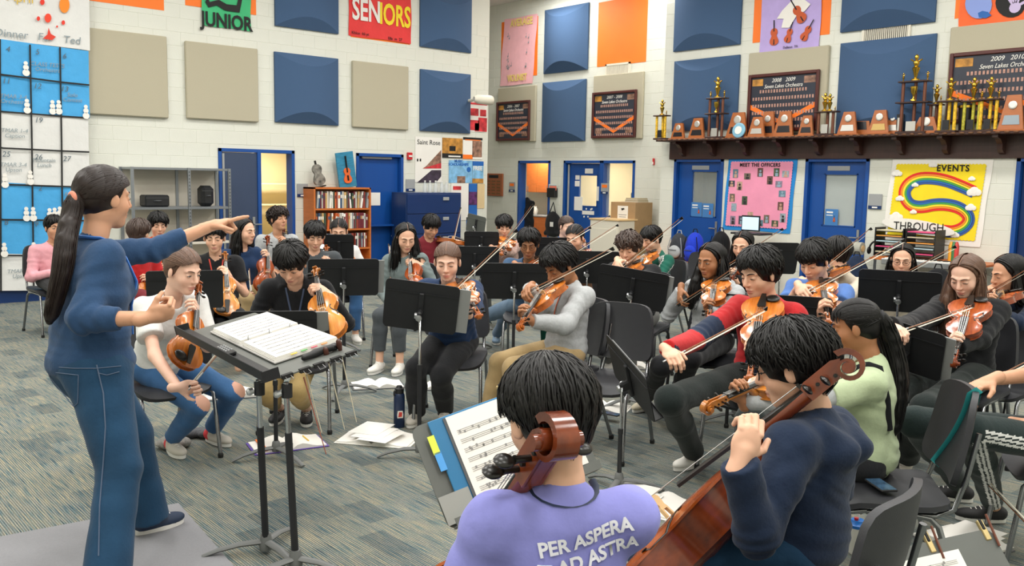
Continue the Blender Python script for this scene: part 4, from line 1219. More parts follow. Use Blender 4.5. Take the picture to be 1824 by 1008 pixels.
ZS = 2.18 + 0.323
m_plate_s = mat('silver_plate', '#c9c7c0', 0.35, metal=0.6)
m_plate_k = mat('black_plate', '#1d1d22', 0.3)
m_column = {'y': mat('column_yellow', '#e2b52a', 0.3, var=0.5, vscale=40), 'w': mat('column_brown', '#6a3a24', 0.35, var=0.1, vscale=10), 'g': mat('column_green', '#b9b23c', 0.3, var=0.5, vscale=40)}
m_award = mat('award_wood', '#a8602f', 0.4, var=0.12, vscale=10, stretch=(1, 1, 6))
def award(px, wpx, hpx, label, dp=0.24, plate=m_plate_k, py=240):
    """trapezoid wooden award with round medal and plate"""
    u = uv('B', px, py)[0]; s_ = 100 * (px + 500) / 1702
    w_, h_ = wpx / s_ / 0.86, hpx / s_
    t = empty('wooden_award', wp('B', u, ZS, dp), Rw('B'), label, 'award', 'wooden trapezoid awards')
    k_ = 0.55
    tilt = 0.12
    MB().prism([(-w_ / 2, 0.02), (w_ / 2, 0.02), (w_ / 2 * k_, h_), (-w_ / 2 * k_, h_)], 0.035, (0, 0, 0), (1, 0, 0), (0, tilt, 1)).obj('board', m_award, t)
    MB().box((0, 0.02, 0.01), (w_ * 1.25, 0.12, 0.02), bev=0.004).obj('base', m_award, t)
    MB().lathe([(w_ * 0.17, 0), (w_ * 0.17, 0.012), (w_ * 0.12, 0.016)], 18, (0, tilt * h_ * 0.72 - 0.018, h_ * 0.72), (0, -1, 0.1)).obj('medal', m_plate_s, t)
    MB().prism([(-w_ * 0.34, -h_ * 0.14), (w_ * 0.34, -h_ * 0.14), (w_ * 0.28, h_ * 0.12), (-w_ * 0.28, h_ * 0.12)], 0.006, (0, tilt * h_ * 0.32 - 0.02, h_ * 0.32), (1, 0, 0), (0, tilt, 1)).obj('plate', plate, t)
award(1223, 25, 28, 'smallest wooden award at the left end of the shelf')
award(1256, 29, 36, 'wooden award left of the tall brown column trophy')
award(1327, 37, 44, 'wide wooden award behind a round blue disc')
award(1366, 29, 35, 'wooden award with silver plate right of the blue disc', plate=m_plate_s, dp=0.3)
award(1376, 29, 45, 'wooden award half hidden behind the silver-plated one', dp=0.17)
award(1410, 33, 44, 'tall wooden award in front of the framed composite')
award(1450, 25, 36, 'narrow wooden award left of the twin cup trophy')
award(1527, 31, 40, 'wooden award with pale plate in front of a taller one', plate=m_plate_s, dp=0.3)
award(1540, 36, 54, 'taller wooden award leaning behind the pale-plated one', dp=0.17)
award(1579, 32, 42, 'wooden award with gold plate beside the three tier trophy', plate=mat('gold_plate', '#b89a5e', 0.35, metal=0.6), dp=0.25)
award(1598, 22, 38, 'wooden award behind the gold-plated award', plate=m_plate_s, dp=0.17)
award(1664, 38, 28, 'wide low wooden award in front of the trophy columns', dp=0.28)
award(1815, 36, 62, 'big slanted wooden award with blue plate at the right edge', plate=mat('bluegrey_plate', '#8d9aa3', 0.35), dp=0.3)
u = uv('B', 1335, 240)[0]
t = empty('award_disc', wp('B', u, ZS + 0.12, 0.3), Rw('B'), 'round pale blue award disc on the shelf', 'award')
MB().lathe([(0.12, -0.01), (0.12, 0.01), (0.1, 0.016)], 24, (0, 0, 0), (0, -1, 0.15)).obj('disc', mat('disc_blue', '#7fb4cc', 0.4), t)
MB().lathe([(0.065, 0), (0.065, 0.008)], 20, (0, -0.016, 0), (0, -1, 0.15)).obj('emblem', m_white, t)
MB().box((0, 0.03, -0.1), (0.14, 0.06, 0.04)).obj('stand', m_blue_d, t)
def figurine(t, x, y, z, h, name='figurine'):
    MB().lathe([(h * .16, 0), (h * .16, h * .06), (h * .05, h * .12), (h * .09, h * .3), (h * .15, h * .48), (h * .07, h * .56), (h * .12, h * .66), (h * .1, h * .74), (h * .04, h * .78), (h * .08, h * .86), (h * .07, h * .95), (h * .01, h)], 10, (x, y, z)).tube([(x - h * .22, y, z + h * .82), (x - h * .05, y, z + h * .7), (x + h * .05, y, z + h * .7), (x + h * .22, y, z + h * .8)], h * .03, 6).obj(name, m_gold, t, 50)
def cup(t, x, y, z, h, name='cup'):
    MB().lathe([(h * .2, 0), (h * .2, h * .08), (h * .06, h * .2), (h * .06, h * .35), (h * .2, h * .6), (h * .24, h * .98), (h * .2, h)], 12, (x, y, z)).obj(name, m_gold, t, 50)
def trophy(px, wpx, tiers, label, colm, top, dp=0.28, py=240):
    u = uv('B', px, py)[0]; s_ = 100 * (px + 500) / 1702
    w_ = wpx / s_ / 0.86
    t = empty('column_trophy', wp('B', u, ZS, dp), Rw('B'), label, 'trophy', 'column trophies')
    MB().box((0, 0, 0.015), (w_, 0.14, 0.03), bev=0.005).obj('base', m_dwood, t)
    z = 0.03
    for i, hp in enumerate(tiers):
        h_ = hp / s_
        for x in (-w_ * 0.36, 0.0, w_ * 0.36) if i == 0 or True else (0,):
            MB().lathe([(0.022, 0), (0.022, h_)], 10, (x, 0.03 if x == 0 else -0.02, z)).obj('column', m_column[colm], t, 50)
        z += h_
        MB().box((0, 0, z + 0.01), (w_ * (1.1 if i == 0 else 1.0), 0.15, 0.02), bev=0.004).obj('tier_plate', m_dwood, t)
        z += 0.02
    MB().box((0, -0.05, 0.1), (w_ * 0.32, 0.012, 0.13)).obj('plaque', m_plate_k if colm != 'w' else m_plate_s, t)
    if len(tiers) > 1: cup(t, 0, -0.02, z - tiers[-1] / s_ - 0.01, tiers[-1] / s_ * 0.75)
    for x, hp in top:
        figurine(t, x * w_, 0, z, hp / s_)
trophy(1196, 22, [37], 'small yellow column trophy at the far left end', 'y', [(0, 27), (0.38, 8)])
trophy(1293, 32, [38, 24], 'two tier brown column trophy with gold star figure', 'w', [(0, 36), (-0.38, 12), (0.38, 12)])
trophy(1488, 32, [36], 'brown column trophy with twin gold cups', 'w', [(-0.12, 32), (0.12, 30), (0.4, 8)])
trophy(1640, 45, [48, 33], 'tall two tier brown trophy crowned by a gold cup figure', 'w', [(0, 45), (-0.4, 15), (0.4, 15)])
trophy(1675, 18, [44], 'gold figure trophy on a black pedestal', 'w', [(0, 34)], dp=0.2)
trophy(1703, 30, [48], 'yellow column trophy with a round gold emblem', 'y', [(0.05, 40), (-0.4, 10), (0.42, 10)], dp=0.3)
trophy(1741, 30, [48], 'pale yellow column trophy with tall gold figure', 'g', [(0, 40), (0.4, 12)], dp=0.22)
trophy(1772, 30, [50], 'bright yellow column trophy at the right with gold figure', 'y', [(0, 38), (-0.4, 14), (0.4, 14)], dp=0.24)
u = uv('B', 1725, 240)[0]
t = empty('trophy_cup', wp('B', u, ZS, 0.14), Rw('B'), 'black cup vase between the yellow column trophies', 'trophy cup')
MB().lathe([(0.07, 0), (0.075, 0.02), (0.085, 0.25), (0.095, 0.36), (0.085, 0.36), (0.075, 0.05)], 16).obj('vase', m_plate_k, t, 50)
MB().lathe([(0.097, 0.33), (0.097, 0.36)], 16).obj('rim', m_gold, t)
u = uv('B', 1612, 240)[0]
t = empty('plaque_stand', wp('B', u, ZS, 0.2), Rw('B'), 'dark plaque leaning by the tall two tier trophy', 'plaque')
MB().box((0, 0.03, 0.14), (0.1, 0.02, 0.28)).obj('board', m_plate_k, t); MB().box((0, 0.0, 0.14), (0.05, 0.01, 0.18)).obj('plate', m_plate_s, t)
# ---------------------------------------------------------------- instruments
def wood_mat(name, c1, c2, rough=0.25, sc=(40, 3, 40)):
    m = bpy.data.materials.new(name); m.use_nodes = True
    nt = m.node_tree; b = nt.nodes['Principled BSDF']
    tc = nt.nodes.new('ShaderNodeTexCoord'); mp = nt.nodes.new('ShaderNodeMapping'); mp.inputs['Scale'].default_value = sc
    n = nt.nodes.new('ShaderNodeTexNoise'); n.inputs['Scale'].default_value = 2.0; n.inputs['Detail'].default_value = 5
    n2 = nt.nodes.new('ShaderNodeTexNoise'); n2.inputs['Scale'].default_value = 6.0
    r = nt.nodes.new('ShaderNodeValToRGB'); r.color_ramp.elements[0].color = lin(c1); r.color_ramp.elements[1].color = lin(c2)
    r.color_ramp.elements[0].position = 0.32; r.color_ramp.elements[1].position = 0.68
    ad = nt.nodes.new('ShaderNodeMath'); ad.operation = 'MULTIPLY_ADD'; ad.inputs[1].default_value = 0.5
    nt.links.new(tc.outputs['Object'], mp.inputs['Vector']); nt.links.new(mp.outputs['Vector'], n.inputs['Vector']); nt.links.new(tc.outputs['Object'], n2.inputs['Vector'])
    sb = nt.nodes.new('ShaderNodeMath'); sb.operation = 'MULTIPLY'; sb.inputs[1].default_value = 0.5
    nt.links.new(n2.outputs['Fac'], sb.inputs[0]); nt.links.new(n.outputs['Fac'], ad.inputs[0]); nt.links.new(sb.outputs[0], ad.inputs[2])
    nt.links.new(ad.outputs[0], r.inputs['Fac']); nt.links.new(r.outputs['Color'], b.inputs['Base Color'])
    b.inputs['Roughness'].default_value = rough; b.inputs['Coat Weight'].default_value = 0.5; b.inputs['Coat Roughness'].default_value = 0.12
    return m
WOODS = [(wood_mat('varnish_orange', '#a24b14', '#d9842f'), wood_mat('varnish_orange_back', '#8a3d12', '#c56f28')),
         (wood_mat('varnish_red', '#7d2f10', '#b85a22'), wood_mat('varnish_red_back', '#6a260d', '#a04a1c')),
         (wood_mat('varnish_amber', '#b4611f', '#e09a44'), wood_mat('varnish_amber_back', '#95501c', '#cc8434')),
         (wood_mat('varnish_cello', '#6e2a10', '#b4591f', sc=(14, 1.5, 14)), wood_mat('varnish_cello_back', '#4c1c0c', '#93421a', sc=(14, 1.5, 14)))]
m_ebony = mat('ebony', '#15120f', 0.3)
m_string = mat('string_steel', '#b9bab8', 0.3, metal=0.7)
m_maple = mat('bridge_maple', '#d9b784', 0.5)
m_hair = mat('bow_hair', '#e9e2d0', 0.6)
m_pernam = mat('bow_stick', '#85512b', 0.3, coat=0.4)

def fiddle(name, L, rib, arch, total, wood, cello=False):
    """prototype instrument as an Empty with parts; y from tail to scroll, z out of the top plate. Not linked until placed."""
    t = empty(name)
    k = L / 0.356
    top_m, back_m = wood
    y, w_ = violin_outline(26)
    poly = np.array([(a * L, b * L) for a, b in zip(w_, y)] + [(-a * L, b * L) for a, b in zip(w_[-2:0:-1], y[-2:0:-1])])
    c = np.array([0, 0.52 * L]); rel = poly - c
    ang = np.arctan2(rel[:, 1], rel[:, 0]); rad = np.hypot(rel[:, 0], rel[:, 1])
    o_ = np.argsort(ang); A_ = ang[o_]; R_ = rad[o_]
    A2 = np.concatenate([A_ - 2 * math.pi, A_, A_ + 2 * math.pi]); R2 = np.concatenate([R_] * 3)
    def topz(x, yy):
        r = math.hypot(x, yy - c[1]); f = min(1, r / (np.interp(math.atan2(yy - c[1], x), A2, R2) + 1e-9))
        return rib + 0.003 * k + arch * (1 - f * f) ** 0.8
    n = len(poly)
    def plate(sg):
        P, F = [], []
        fs = [0.96, 1.02, 1.02, 0.93, 0.8, 0.6, 0.35]
        for i, f in enumerate(fs):
            z = [0.0, 0.0, 0.004 * k, 0.0035 * k][i] if i < 4 else 0.003 * k + arch * (1 - f * f) ** 0.8
            if i == 3: z = 0.003 * k + arch * (1 - f * f) ** 0.8 * 0.6
            P += [(c[0] + q[0] * f, c[1] + q[1] * f, z * sg) for q in rel]
        P.append((c[0], c[1], (0.003 * k + arch) * sg))
        for i in range(len(fs) - 1):
            for j in range(n):
                q = (i * n + j, i * n + (j + 1) % n, (i + 1) * n + (j + 1) % n, (i + 1) * n + j)
                F.append(q if sg > 0 else q[::-1])
        e = (len(fs) - 1) * n
        for j in range(n):
            q = (e + j, e + (j + 1) % n, len(P) - 1)
            F.append(q if sg > 0 else q[::-1])
        return np.array(P), F
    P, F = plate(1); P[:, 2] += rib
    tp = MB().add(P, F).obj('top_plate', top_m, t, 50)
    P, F = plate(-1)
    MB().add(P, F).obj('back_plate', back_m, t, 50)
    Pr = np.concatenate([np.c_[c + rel * 0.97, np.zeros(n)], np.c_[c + rel * 0.97, np.full(n, rib)]])
    MB().add(Pr, [(j, (j + 1) % n, n + (j + 1) % n, n + j) for j in range(n)]).obj('rib', back_m, t, 60)
    for s_ in (-1, 1):
        pts = []
        for q in np.linspace(0, 1, 9):
            yy = L * (0.42 + 0.22 * q); xx = s_ * L * (0.2 - 0.075 * q + 0.03 * math.sin(q * 2 * math.pi))
            pts.append((xx, yy, topz(xx, yy) + 0.0006))
        mb = MB().tube(pts, [0.003 * k, 0.0025 * k, 0.003 * k, 0.0036 * k, 0.004 * k, 0.0036 * k, 0.003 * k, 0.0025 * k, 0.003 * k], 6, flat=0.25, up=(0, 0, 1))
        for e in (0, -1): mb.ell(pts[e], (0.0055 * k, 0.0055 * k, 0.0012 * k), n=8, k=4)
        mb.obj('f_hole', m_ebony, t)
    yb = L * 0.55; zt = topz(0, yb)
    hb = 0.034 * k * (1.15 if cello else 1.0)
    ynut = L + (0.13 * k if not cello else 0.27)
    zn = rib + (0.016 if not cello else 0.03) * 1.0
    hw = 0.021 * k * (0.75 if cello else 1.0)
    # bridge
    if cello:
        br = [(-0.045, 0), (-0.03, 0), (-0.022, 0.03), (0.022, 0.03), (0.03, 0), (0.045, 0), (0.04, 0.035), (0.032, 0.045), (0.042, 0.06), (0.044, 0.08), (0.02, 0.092), (-0.02, 0.092), (-0.044, 0.08), (-0.042, 0.06), (-0.032, 0.045), (-0.04, 0.035)]
        hb = 0.09
        br = [(x * 1.0, z) for x, z in br]
    else:
        br = [(-0.02, 0), (-0.008, 0), (-0.005, 0.008), (0.005, 0.008), (0.008, 0), (0.02, 0), (0.019, 0.012), (0.021, 0.026), (0.01, 0.033), (-0.01, 0.033), (-0.021, 0.026), (-0.019, 0.012)]
    b_ = MB().prism(br, 0.005 * k, (0, yb, zt), (1, 0, 0), (0, 0, 1)).obj('bridge', m_maple, t)
    zbr = zt + hb
    # fingerboard and neck
    yf0 = L * (0.66 if not cello else 0.68)
    def zline(yy): return zn + (zbr - zn) * (ynut - yy) / (ynut - yb)
    P, F = [], []
    m_ = 5
    for yy in np.linspace(yf0, ynut, 6):
        ww = np.interp(yy, [yf0, ynut], [hw, hw * 0.58])
        zz = zline(yy) - 0.006 * k
        for j in range(m_):
            x = -ww + 2 * ww * j / (m_ - 1)
            P.append((x, yy, zz - 0.004 * k * (x / ww) ** 2))
        for j in (m_ - 1, 0): P.append(((-ww if j == 0 else ww), yy, zz - 0.009 * k))
    q = m_ + 2
    for i in range(5):
        for j in range(q): F.append((i * q + j, (i + 1) * q + j, (i + 1) * q + (j + 1) % q, i * q + (j + 1) % q))
    F.append(tuple(range(q))); F.append(tuple(5 * q + j for j in range(q - 1, -1, -1)))
    MB().add(P, F).obj('fingerboard', m_ebony, t, 40)
    yh = L * 0.985
    npts = [(0, yh, rib * 0.45), (0, yh + 0.012 * k, rib * 0.7), (0, yh + 0.03 * k, zline(yh) - 0.024 * k), (0, (yh + ynut) / 2, zline((yh + ynut) / 2) - 0.02 * k), (0, ynut, zn - 0.018 * k)]
    MB().tube(npts, [0.017 * k, 0.016 * k, 0.0135 * k, 0.012 * k, 0.0115 * k], 10, up=(1, 0, 0)).obj('neck', back_m, t, 60)
    MB().box((0, ynut + 0.002 * k, zn - 0.003 * k), (hw * 1.2, 0.005 * k, 0.012 * k)).obj('nut', m_ebony, t)
    # peg box and scroll
    pb = total - ynut - 0.035 * k
    ye = ynut + pb
    ze = zn - 0.02 * k
    for s_ in (-1, 1):
        MB().prism([(ynut, zn - 0.006 * k), (ynut, zn - 0.03 * k), (ye - 0.01 * k, ze - 0.016 * k), (ye + 0.012 * k, ze + 0.004 * k), (ye, ze + 0.012 * k), (ynut + 0.01 * k, zn - 0.002 * k)], 0.0045 * k, (s_ * 0.0095 * k, 0, 0), (0, 1, 0), (0, 0, 1)).obj('peg_box_wall', back_m, t)
    MB().prism([(ynut, zn - 0.018 * k), (ynut, zn - 0.03 * k), (ye - 0.01 * k, ze - 0.016 * k), (ye, ze - 0.004 * k)], 0.018 * k, (0, 0, 0), (0, 1, 0), (0, 0, 1)).obj('peg_box_floor', back_m, t)
    # volute: rectangular section swept on a spiral that widens towards its eye
    cy_, cz_ = ye + 0.01 * k, ze - 0.013 * k
    N_ = 34; th = np.linspace(-0.3, 2 * math.pi * 1.75, N_)
    P, F = [], []
    for i, a in enumerate(th):
        r = 0.031 * k * math.exp(-0.125 * (a + 0.3)); r2 = r * 0.68 if a < 9.0 else r * 0.1
        ww = k * (0.0105 + 0.0125 * i / (N_ - 1))
        d_ = np.array([0, math.sin(a + 0.4), math.cos(a + 0.4)])
        for rr, sx in ((r, -1), (r * 1.0, 1), (r2, 1), (r2, -1)):
            P.append(np.array([sx * ww, cy_, cz_]) + d_ * rr)
    for i in range(N_ - 1):
        for j in range(4): F.append((i * 4 + j, i * 4 + (j + 1) % 4, (i + 1) * 4 + (j + 1) % 4, (i + 1) * 4 + j))
    F.append((3, 2, 1, 0)); F.append(tuple((N_ - 1) * 4 + j for j in range(4)))
    mb = MB().add(P, F)
    mb.tube([(-0.0275 * k, cy_, cz_), (0.0275 * k, cy_, cz_)], 0.0085 * k, 12)
    mb.obj('scroll', back_m, t, 35)
    for i in range(4):
        yy = ynut + pb * (0.16 + 0.22 * i); s_ = 1 if i % 2 == 0 else -1
        zz = zn - 0.014 * k - 0.014 * k * i / 3
        MB().tube([(-s_ * 0.016 * k, yy, zz), (s_ * 0.026 * k, yy, zz), (s_ * 0.03 * k, yy, zz)], [0.003 * k, 0.004 * k, 0.005 * k], 8).ell((s_ * 0.041 * k, yy, zz), (0.012 * k, 0.0045 * k, 0.0095 * k), n=8, k=6).obj('peg', m_ebony, t, 60)
    # tailpiece, strings, chin rest
    tz = topz(0, L * 0.2)
    MB().prism([(-0.011 * k, 0.005 * k), (0.011 * k, 0.005 * k), (0.022 * k, 0.108 * k), (0.017 * k, 0.118 * k), (-0.017 * k, 0.118 * k), (-0.022 * k, 0.108 * k)], 0.006 * k, (0, 0, tz + 0.012 * k), (1, 0, 0), (0, 1, 0.09)).obj('tailpiece', m_ebony, t)
    sr = 0.0011 if not cello else 0.0014
    for i in range(4):
        xb = (i - 1.5) * 0.0113 * (k if not cello else 1.45); xn = (i - 1.5) * 0.0055 * (k if not cello else 1.4)
        MB().tube([((i - 1.5) * 0.008 * k, 0.112 * k, tz + 0.02 * k), (xb, yb, zbr + 0.001), (xn, ynut, zn + 0.002), (xn * 0.6, ynut + pb * 0.4, zn - 0.012 * k)], sr, 5).obj('string', m_string, t)
    if not cello:
        MB().ell((-0.052, 0.035, rib + 0.02), (0.045, 0.032, 0.011), n=14, k=8).obj('chin_rest', m_ebony, t, 60)
    else:
        MB().tube([(0, 0, rib / 2), (0, -0.28, rib / 2 - 0.02)], [0.012, 0.005], 8).obj('end_pin', m_steel, t)
    return t
def bow_proto(L=0.745, k=1.0):
    t = empty('bow')
    ys = np.linspace(0, L, 12)
    MB().tube([(0, y, -0.006 * math.sin(math.pi * y / L)) for y in ys], np.linspace(0.0044, 0.0029, 12), 8).obj('stick', m_pernam, t, 60)
    MB().box((0, 0.045, -0.013), (0.011, 0.055, 0.018), bev=0.003).obj('frog', m_ebony, t)
    MB().tube([(0, -0.012, 0), (0, 0.012, 0)], 0.0052, 8).obj('screw_button', m_steel, t, 60)
    MB().tube([(0, 0.075, -0.0015), (0, 0.15, -0.0035)], 0.0054, 8).obj('grip', m_string, t, 60)
    MB().prism([(L - 0.028, 0.003), (L + 0.006, 0.004), (L + 0.004, -0.02), (L - 0.008, -0.022)], 0.007, (0, 0, 0), (0, 1, 0), (0, 0, 1)).obj('tip', m_ebony, t)
    MB().box((0, (0.07 + L - 0.004) / 2, -0.0205), (0.009, L - 0.074, 0.0022)).obj('bow_hair', m_hair, t)
    return t
SZ = 1.06
PROTO = {}
def get_violin(wi, viola=False):
    key = (wi, viola)
    if key not in PROTO:
        PROTO[key] = [fiddle('viola' if viola else 'violin', 0.356 * (1.12 if viola else 1.0) * SZ, 0.034 * SZ, 0.016 * SZ, 0.597 * (1.12 if viola else 1.0) * SZ, WOODS[wi]), False]
    p = PROTO[key]
    if not p[1]:
        p[1] = True; return p[0]
    return clone(p[0])
PB = [None, False]
def get_bow():
    if PB[0] is None: PB[0] = bow_proto(0.745 * SZ)
    if not PB[1]:
        PB[1] = True; return PB[0]
    return clone(PB[0])
def put(o, P, R, s=1.0):
    R = np.asarray(R) * s
    o.matrix_world = Matrix([list(R[i]) + [float(P[i])] for i in range(3)] + [[0, 0, 0, 1]])
def place_violin(B, S, up, label, wi=0, viola=False, group='violins and violas of the orchestra'):
    """B tail end, S scroll end, up: rough outward direction of the top plate"""
    o = get_violin(wi, viola)
    R = frame(np.asarray(S) - B, up)
    put(o, np.asarray(B) - R[:, 2] * 0.03, R)
    tag(o, label, 'viola' if viola else 'violin', group)
    return R
def place_bow(Fp, Tp, haird, label, group='bows of the orchestra'):
    o = get_bow()
    put(o, Fp, frame(np.asarray(Tp) - Fp, -np.asarray(haird, float)))
    tag(o, label, 'bow', group)

# ---------------------------------------------------------------- chairs
m_shell = mat('chair_shell', '#2b2c30', 0.5, var=0.05, vscale=30, bump=0.06, bscale=250)
m_leg = mat('chair_leg_chrome', '#8f9194', 0.25, metal=0.95)
m_legk = mat('chair_leg_black', '#1d1d1f', 0.35, metal=0.3)
m_glide = mat('black_rubber', '#161616', 0.7)
def shell(G, t):
    """closed thick sheet from a grid of points"""
    a, b = G.shape[:2]
    du = np.gradient(G, axis=0); dv = np.gradient(G, axis=1)
    N = np.cross(du, dv); N /= np.linalg.norm(N, axis=2)[..., None] + 1e-12
    H = G - N * t
    mb = MB()
    n = a * b
    P = np.concatenate([G.reshape(-1, 3), H.reshape(-1, 3)])
    F = []
    for i in range(a - 1):
        for j in range(b - 1):
            q = (i * b + j, (i + 1) * b + j, (i + 1) * b + j + 1, i * b + j + 1)
            F.append(q); F.append(tuple(n + k for k in q[::-1]))
    ed = [(i, 0) for i in range(a)] + [(a - 1, j) for j in range(1, b)] + [(i, b - 1) for i in range(a - 2, -1, -1)] + [(0, j) for j in range(b - 2, 0, -1)]
    e = [i * b + j for i, j in ed]
    for p, q in zip(e, e[1:] + e[:1]): F.append((q, p, n + p, n + q))
    return mb.add(P, F)
def squircle_grid(w_, h_, nx, ny, r=0.35):
    """grid over a rounded rectangle, unit coords scaled"""
    g = np.zeros((ny, nx, 2))
    for i in range(ny):
        v = -1 + 2 * i / (ny - 1)
        for j in range(nx):
            u = -1 + 2 * j / (nx - 1)
            m_ = max(abs(u), abs(v), 1e-6)
            p = 6.0
            f = m_ / ((abs(u) ** p + abs(v) ** p + 1e-30) ** (1 / p))
            g[i, j] = (u * f * w_ / 2, v * f * h_ / 2)
    return g
def make_chair(legm):
    t = empty('chair')
    g = squircle_grid(0.48, 0.45, 11, 11)
    x, y = g[..., 0], g[..., 1]
    z = 0.475 + 0.018 * (x / 0.24) ** 2 - 0.045 * np.maximum(0, (y - 0.1) / 0.125) ** 2 - 0.012 + 0.02 * np.maximum(0, (-y - 0.12) / 0.1)
    shell(np.stack([x, y, z], 2)[:, ::-1], 0.022).obj('seat', m_shell, t, 60)
    g = squircle_grid(0.47, 0.37, 11, 9)
    x, zz = g[..., 0], g[..., 1]
    xx = x * (1 - 0.09 * (zz / 0.185))
    y = -0.255 - 0.07 * (zz + 0.185) / 0.37 + 0.05 * (x / 0.235) ** 2 - 0.012 * (1 - (zz / 0.185) ** 2)
    shell(np.stack([xx, y, zz + 0.74], 2)[:, ::-1], 0.024).obj('backrest', m_shell, t, 60)
    for s_ in (-1, 1):
        MB().tube([(s_ * 0.235, 0.25, 0.015), (s_ * 0.225, 0.2, 0.4), (s_ * 0.215, 0.17, 0.43), (s_ * 0.21, 0.1, 0.44)], 0.0125, 8).obj('leg', legm, t, 60)
        MB().tube([(s_ * 0.235, -0.3, 0.015), (s_ * 0.225, -0.17, 0.4), (s_ * 0.215, -0.14, 0.43), (s_ * 0.21, -0.05, 0.44)], 0.0125, 8).obj('leg', legm, t, 60)
        MB().tube([(s_ * 0.21, 0.1, 0.435), (s_ * 0.21, -0.16, 0.44), (s_ * 0.205, -0.225, 0.47), (s_ * 0.2, -0.265, 0.6), (s_ * 0.19, -0.3, 0.78)], 0.0115, 8).obj('back_upright', legm, t, 60)
        for y in (0.25, -0.3): MB().lathe([(0.016, 0), (0.018, 0.02), (0.014, 0.03)], 8, (s_ * 0.235, y, 0)).obj('glide', m_glide, t)
    MB().tube([(-0.21, -0.1, 0.43), (0.21, -0.1, 0.43)], 0.01, 8).obj('crossbar', legm, t)
    MB().tube([(-0.21, 0.12, 0.43), (0.21, 0.12, 0.43)], 0.01, 8).obj('crossbar', legm, t)
    return t
PC = {}
def place_chair(P, f, label, black=False, group='orchestra chairs', s=1.04):
    key = black
    if key not in PC:
        PC[key] = make_chair(m_legk if black else m_leg); o = PC[key]
    else: o = clone(PC[key])
    put(o, (P[0], P[1], 0.0), frame(V(f[0], f[1], 0)), s)
    tag(o, label, 'chair', group)
    return o

# ---------------------------------------------------------------- music stands
m_desk = mat('stand_desk_black', '#1b1c1f', 0.55, var=0.06, vscale=10, bump=0.05, bscale=300)
m_deskg = mat('stand_desk_grey', '#5d605c', 0.5, var=0.05, vscale=10)
m_base = mat('stand_base_grey', '#6a6c6b', 0.5)
def rrect(w_, h_, r, n=4):
    p = []
    for sx, sy, a0 in ((1, 1, 0), (-1, 1, 90), (-1, -1, 180), (1, -1, 270)):
        for i in range(n + 1):
            a = math.radians(a0 + 90 * i / n)
            p.append((sx * (w_ / 2 - r) + r * math.cos(a), sy * (h_ / 2 - r) + r * math.sin(a)))
    return p
def music_stand(C, f, label, tilt=20, w_=0.53, h_=0.335, dm=None, legrot=0.0, basem=None, roll=0.0, group='music stands'):
    """C: desk centre; f: horizontal direction the music side faces; tilt from upright"""
    f = nrm(V(f[0], f[1], 0)); x = np.cross(f, ZUP); a = math.radians(tilt)
    up = ZUP * math.cos(a) - f * math.sin(a); nn = f * math.cos(a) + ZUP * math.sin(a)
    if roll:
        c_, s_ = math.cos(math.radians(roll)), math.sin(math.radians(roll))
        x, up = x * c_ + up * s_, up * c_ - x * s_
    C = np.asarray(C, float)
    base = C - nn * 0.05; base = V(base[0], base[1], 0)
    t = empty('music_stand', base, label=label, cat='music stand', group=group)
    c = C - base; dm = dm or m_desk
    d = MB().prism(rrect(w_, h_, 0.03), 0.006, c, x, up).obj('desk', dm, t)
    MB().box(c - up * (h_ / 2) + nn * 0.03, (w_ - 0.03, 0.06, 0.006), np.array([x, nn, up]).T, bev=0.002).box(c - up * (h_ / 2 - 0.01) + nn * 0.06, (w_ - 0.03, 0.005, 0.028), np.array([x, nn, up]).T).obj('tray', dm, t)
    R = np.array([x, nn, up]).T
    MB().box(c + up * (h_ * 0.27) - nn * 0.005, (w_ - 0.012, 0.006, 0.006), R).obj('crease', dm, d)
    MB().box(c - nn * 0.012 - up * 0.02, (0.03, 0.02, h_ * 0.7), R, bev=0.004).obj('spine', m_desk, t)
    kc = c - nn * 0.045 - up * 0.045
    MB().box(c - nn * 0.04 - up * 0.045, (0.03, 0.06, 0.07), R, bev=0.01).obj('tilt_bracket', m_desk, t)
    MB().lathe([(0.012, -0.03), (0.02, -0.03), (0.02, -0.012), (0.01, 0.0)], 12, kc, x).obj('knob', m_steel, t, 50)
    MB().lathe([(0.02, 0), (0.02, 0.012), (0.012, 0.016)], 12, kc - nn * 0.03, -nn).obj('knob', m_steel, t, 50)
    zj = min(0.62, c[2] - 0.3)
    MB().tube([(0, 0, zj - 0.02), (0, 0, c[2] - 0.06), tuple(kc)], [0.0085, 0.0085, 0.009], 10).obj('upper_tube', m_chrome, t, 60)
    MB().lathe([(0.0135, 0.06), (0.0135, zj - 0.03), (0.016, zj - 0.03), (0.016, zj)], 12).obj('lower_tube', m_desk, t, 40)
    MB().lathe([(0.024, 0.05), (0.03, 0.07), (0.024, 0.11), (0.017, 0.12)], 12).obj('hub', basem or m_base, t, 40)
    for i in range(3):
        a = legrot + i * 2.0944
        u = V(math.cos(a), math.sin(a), 0)
        MB().tube([u * 0.01 + ZUP * 0.075, u * 0.1 + ZUP * 0.068, u * 0.2 + ZUP * 0.042, u * 0.27 + ZUP * 0.012], [0.022, 0.02, 0.017, 0.014], 8, flat=0.6).obj('leg', basem or m_base, t, 60)
    return C, x, up, nn, t
def sheet_stack(C, x, up, nn, label, w_=0.31, h_=0.28, dx=0.0, dz=-0.02, n=2, name='sheet_music', m=None, lines=True, d=0.008):
    """open pages leaning on a desk"""
    t = empty(name, C + x * dx + up * dz + nn * d, np.array([x, nn, up]).T, label, 'sheet music', 'music on the stands')
    MB().box((0, 0, 0), (w_, 0.004, h_)).obj('page', m or m_white, t)
    if lines: staff_lines(t, w_, h_, 0.003)
    return t
m_staff = mat('staff_ink', '#8d8c8a', 0.8)
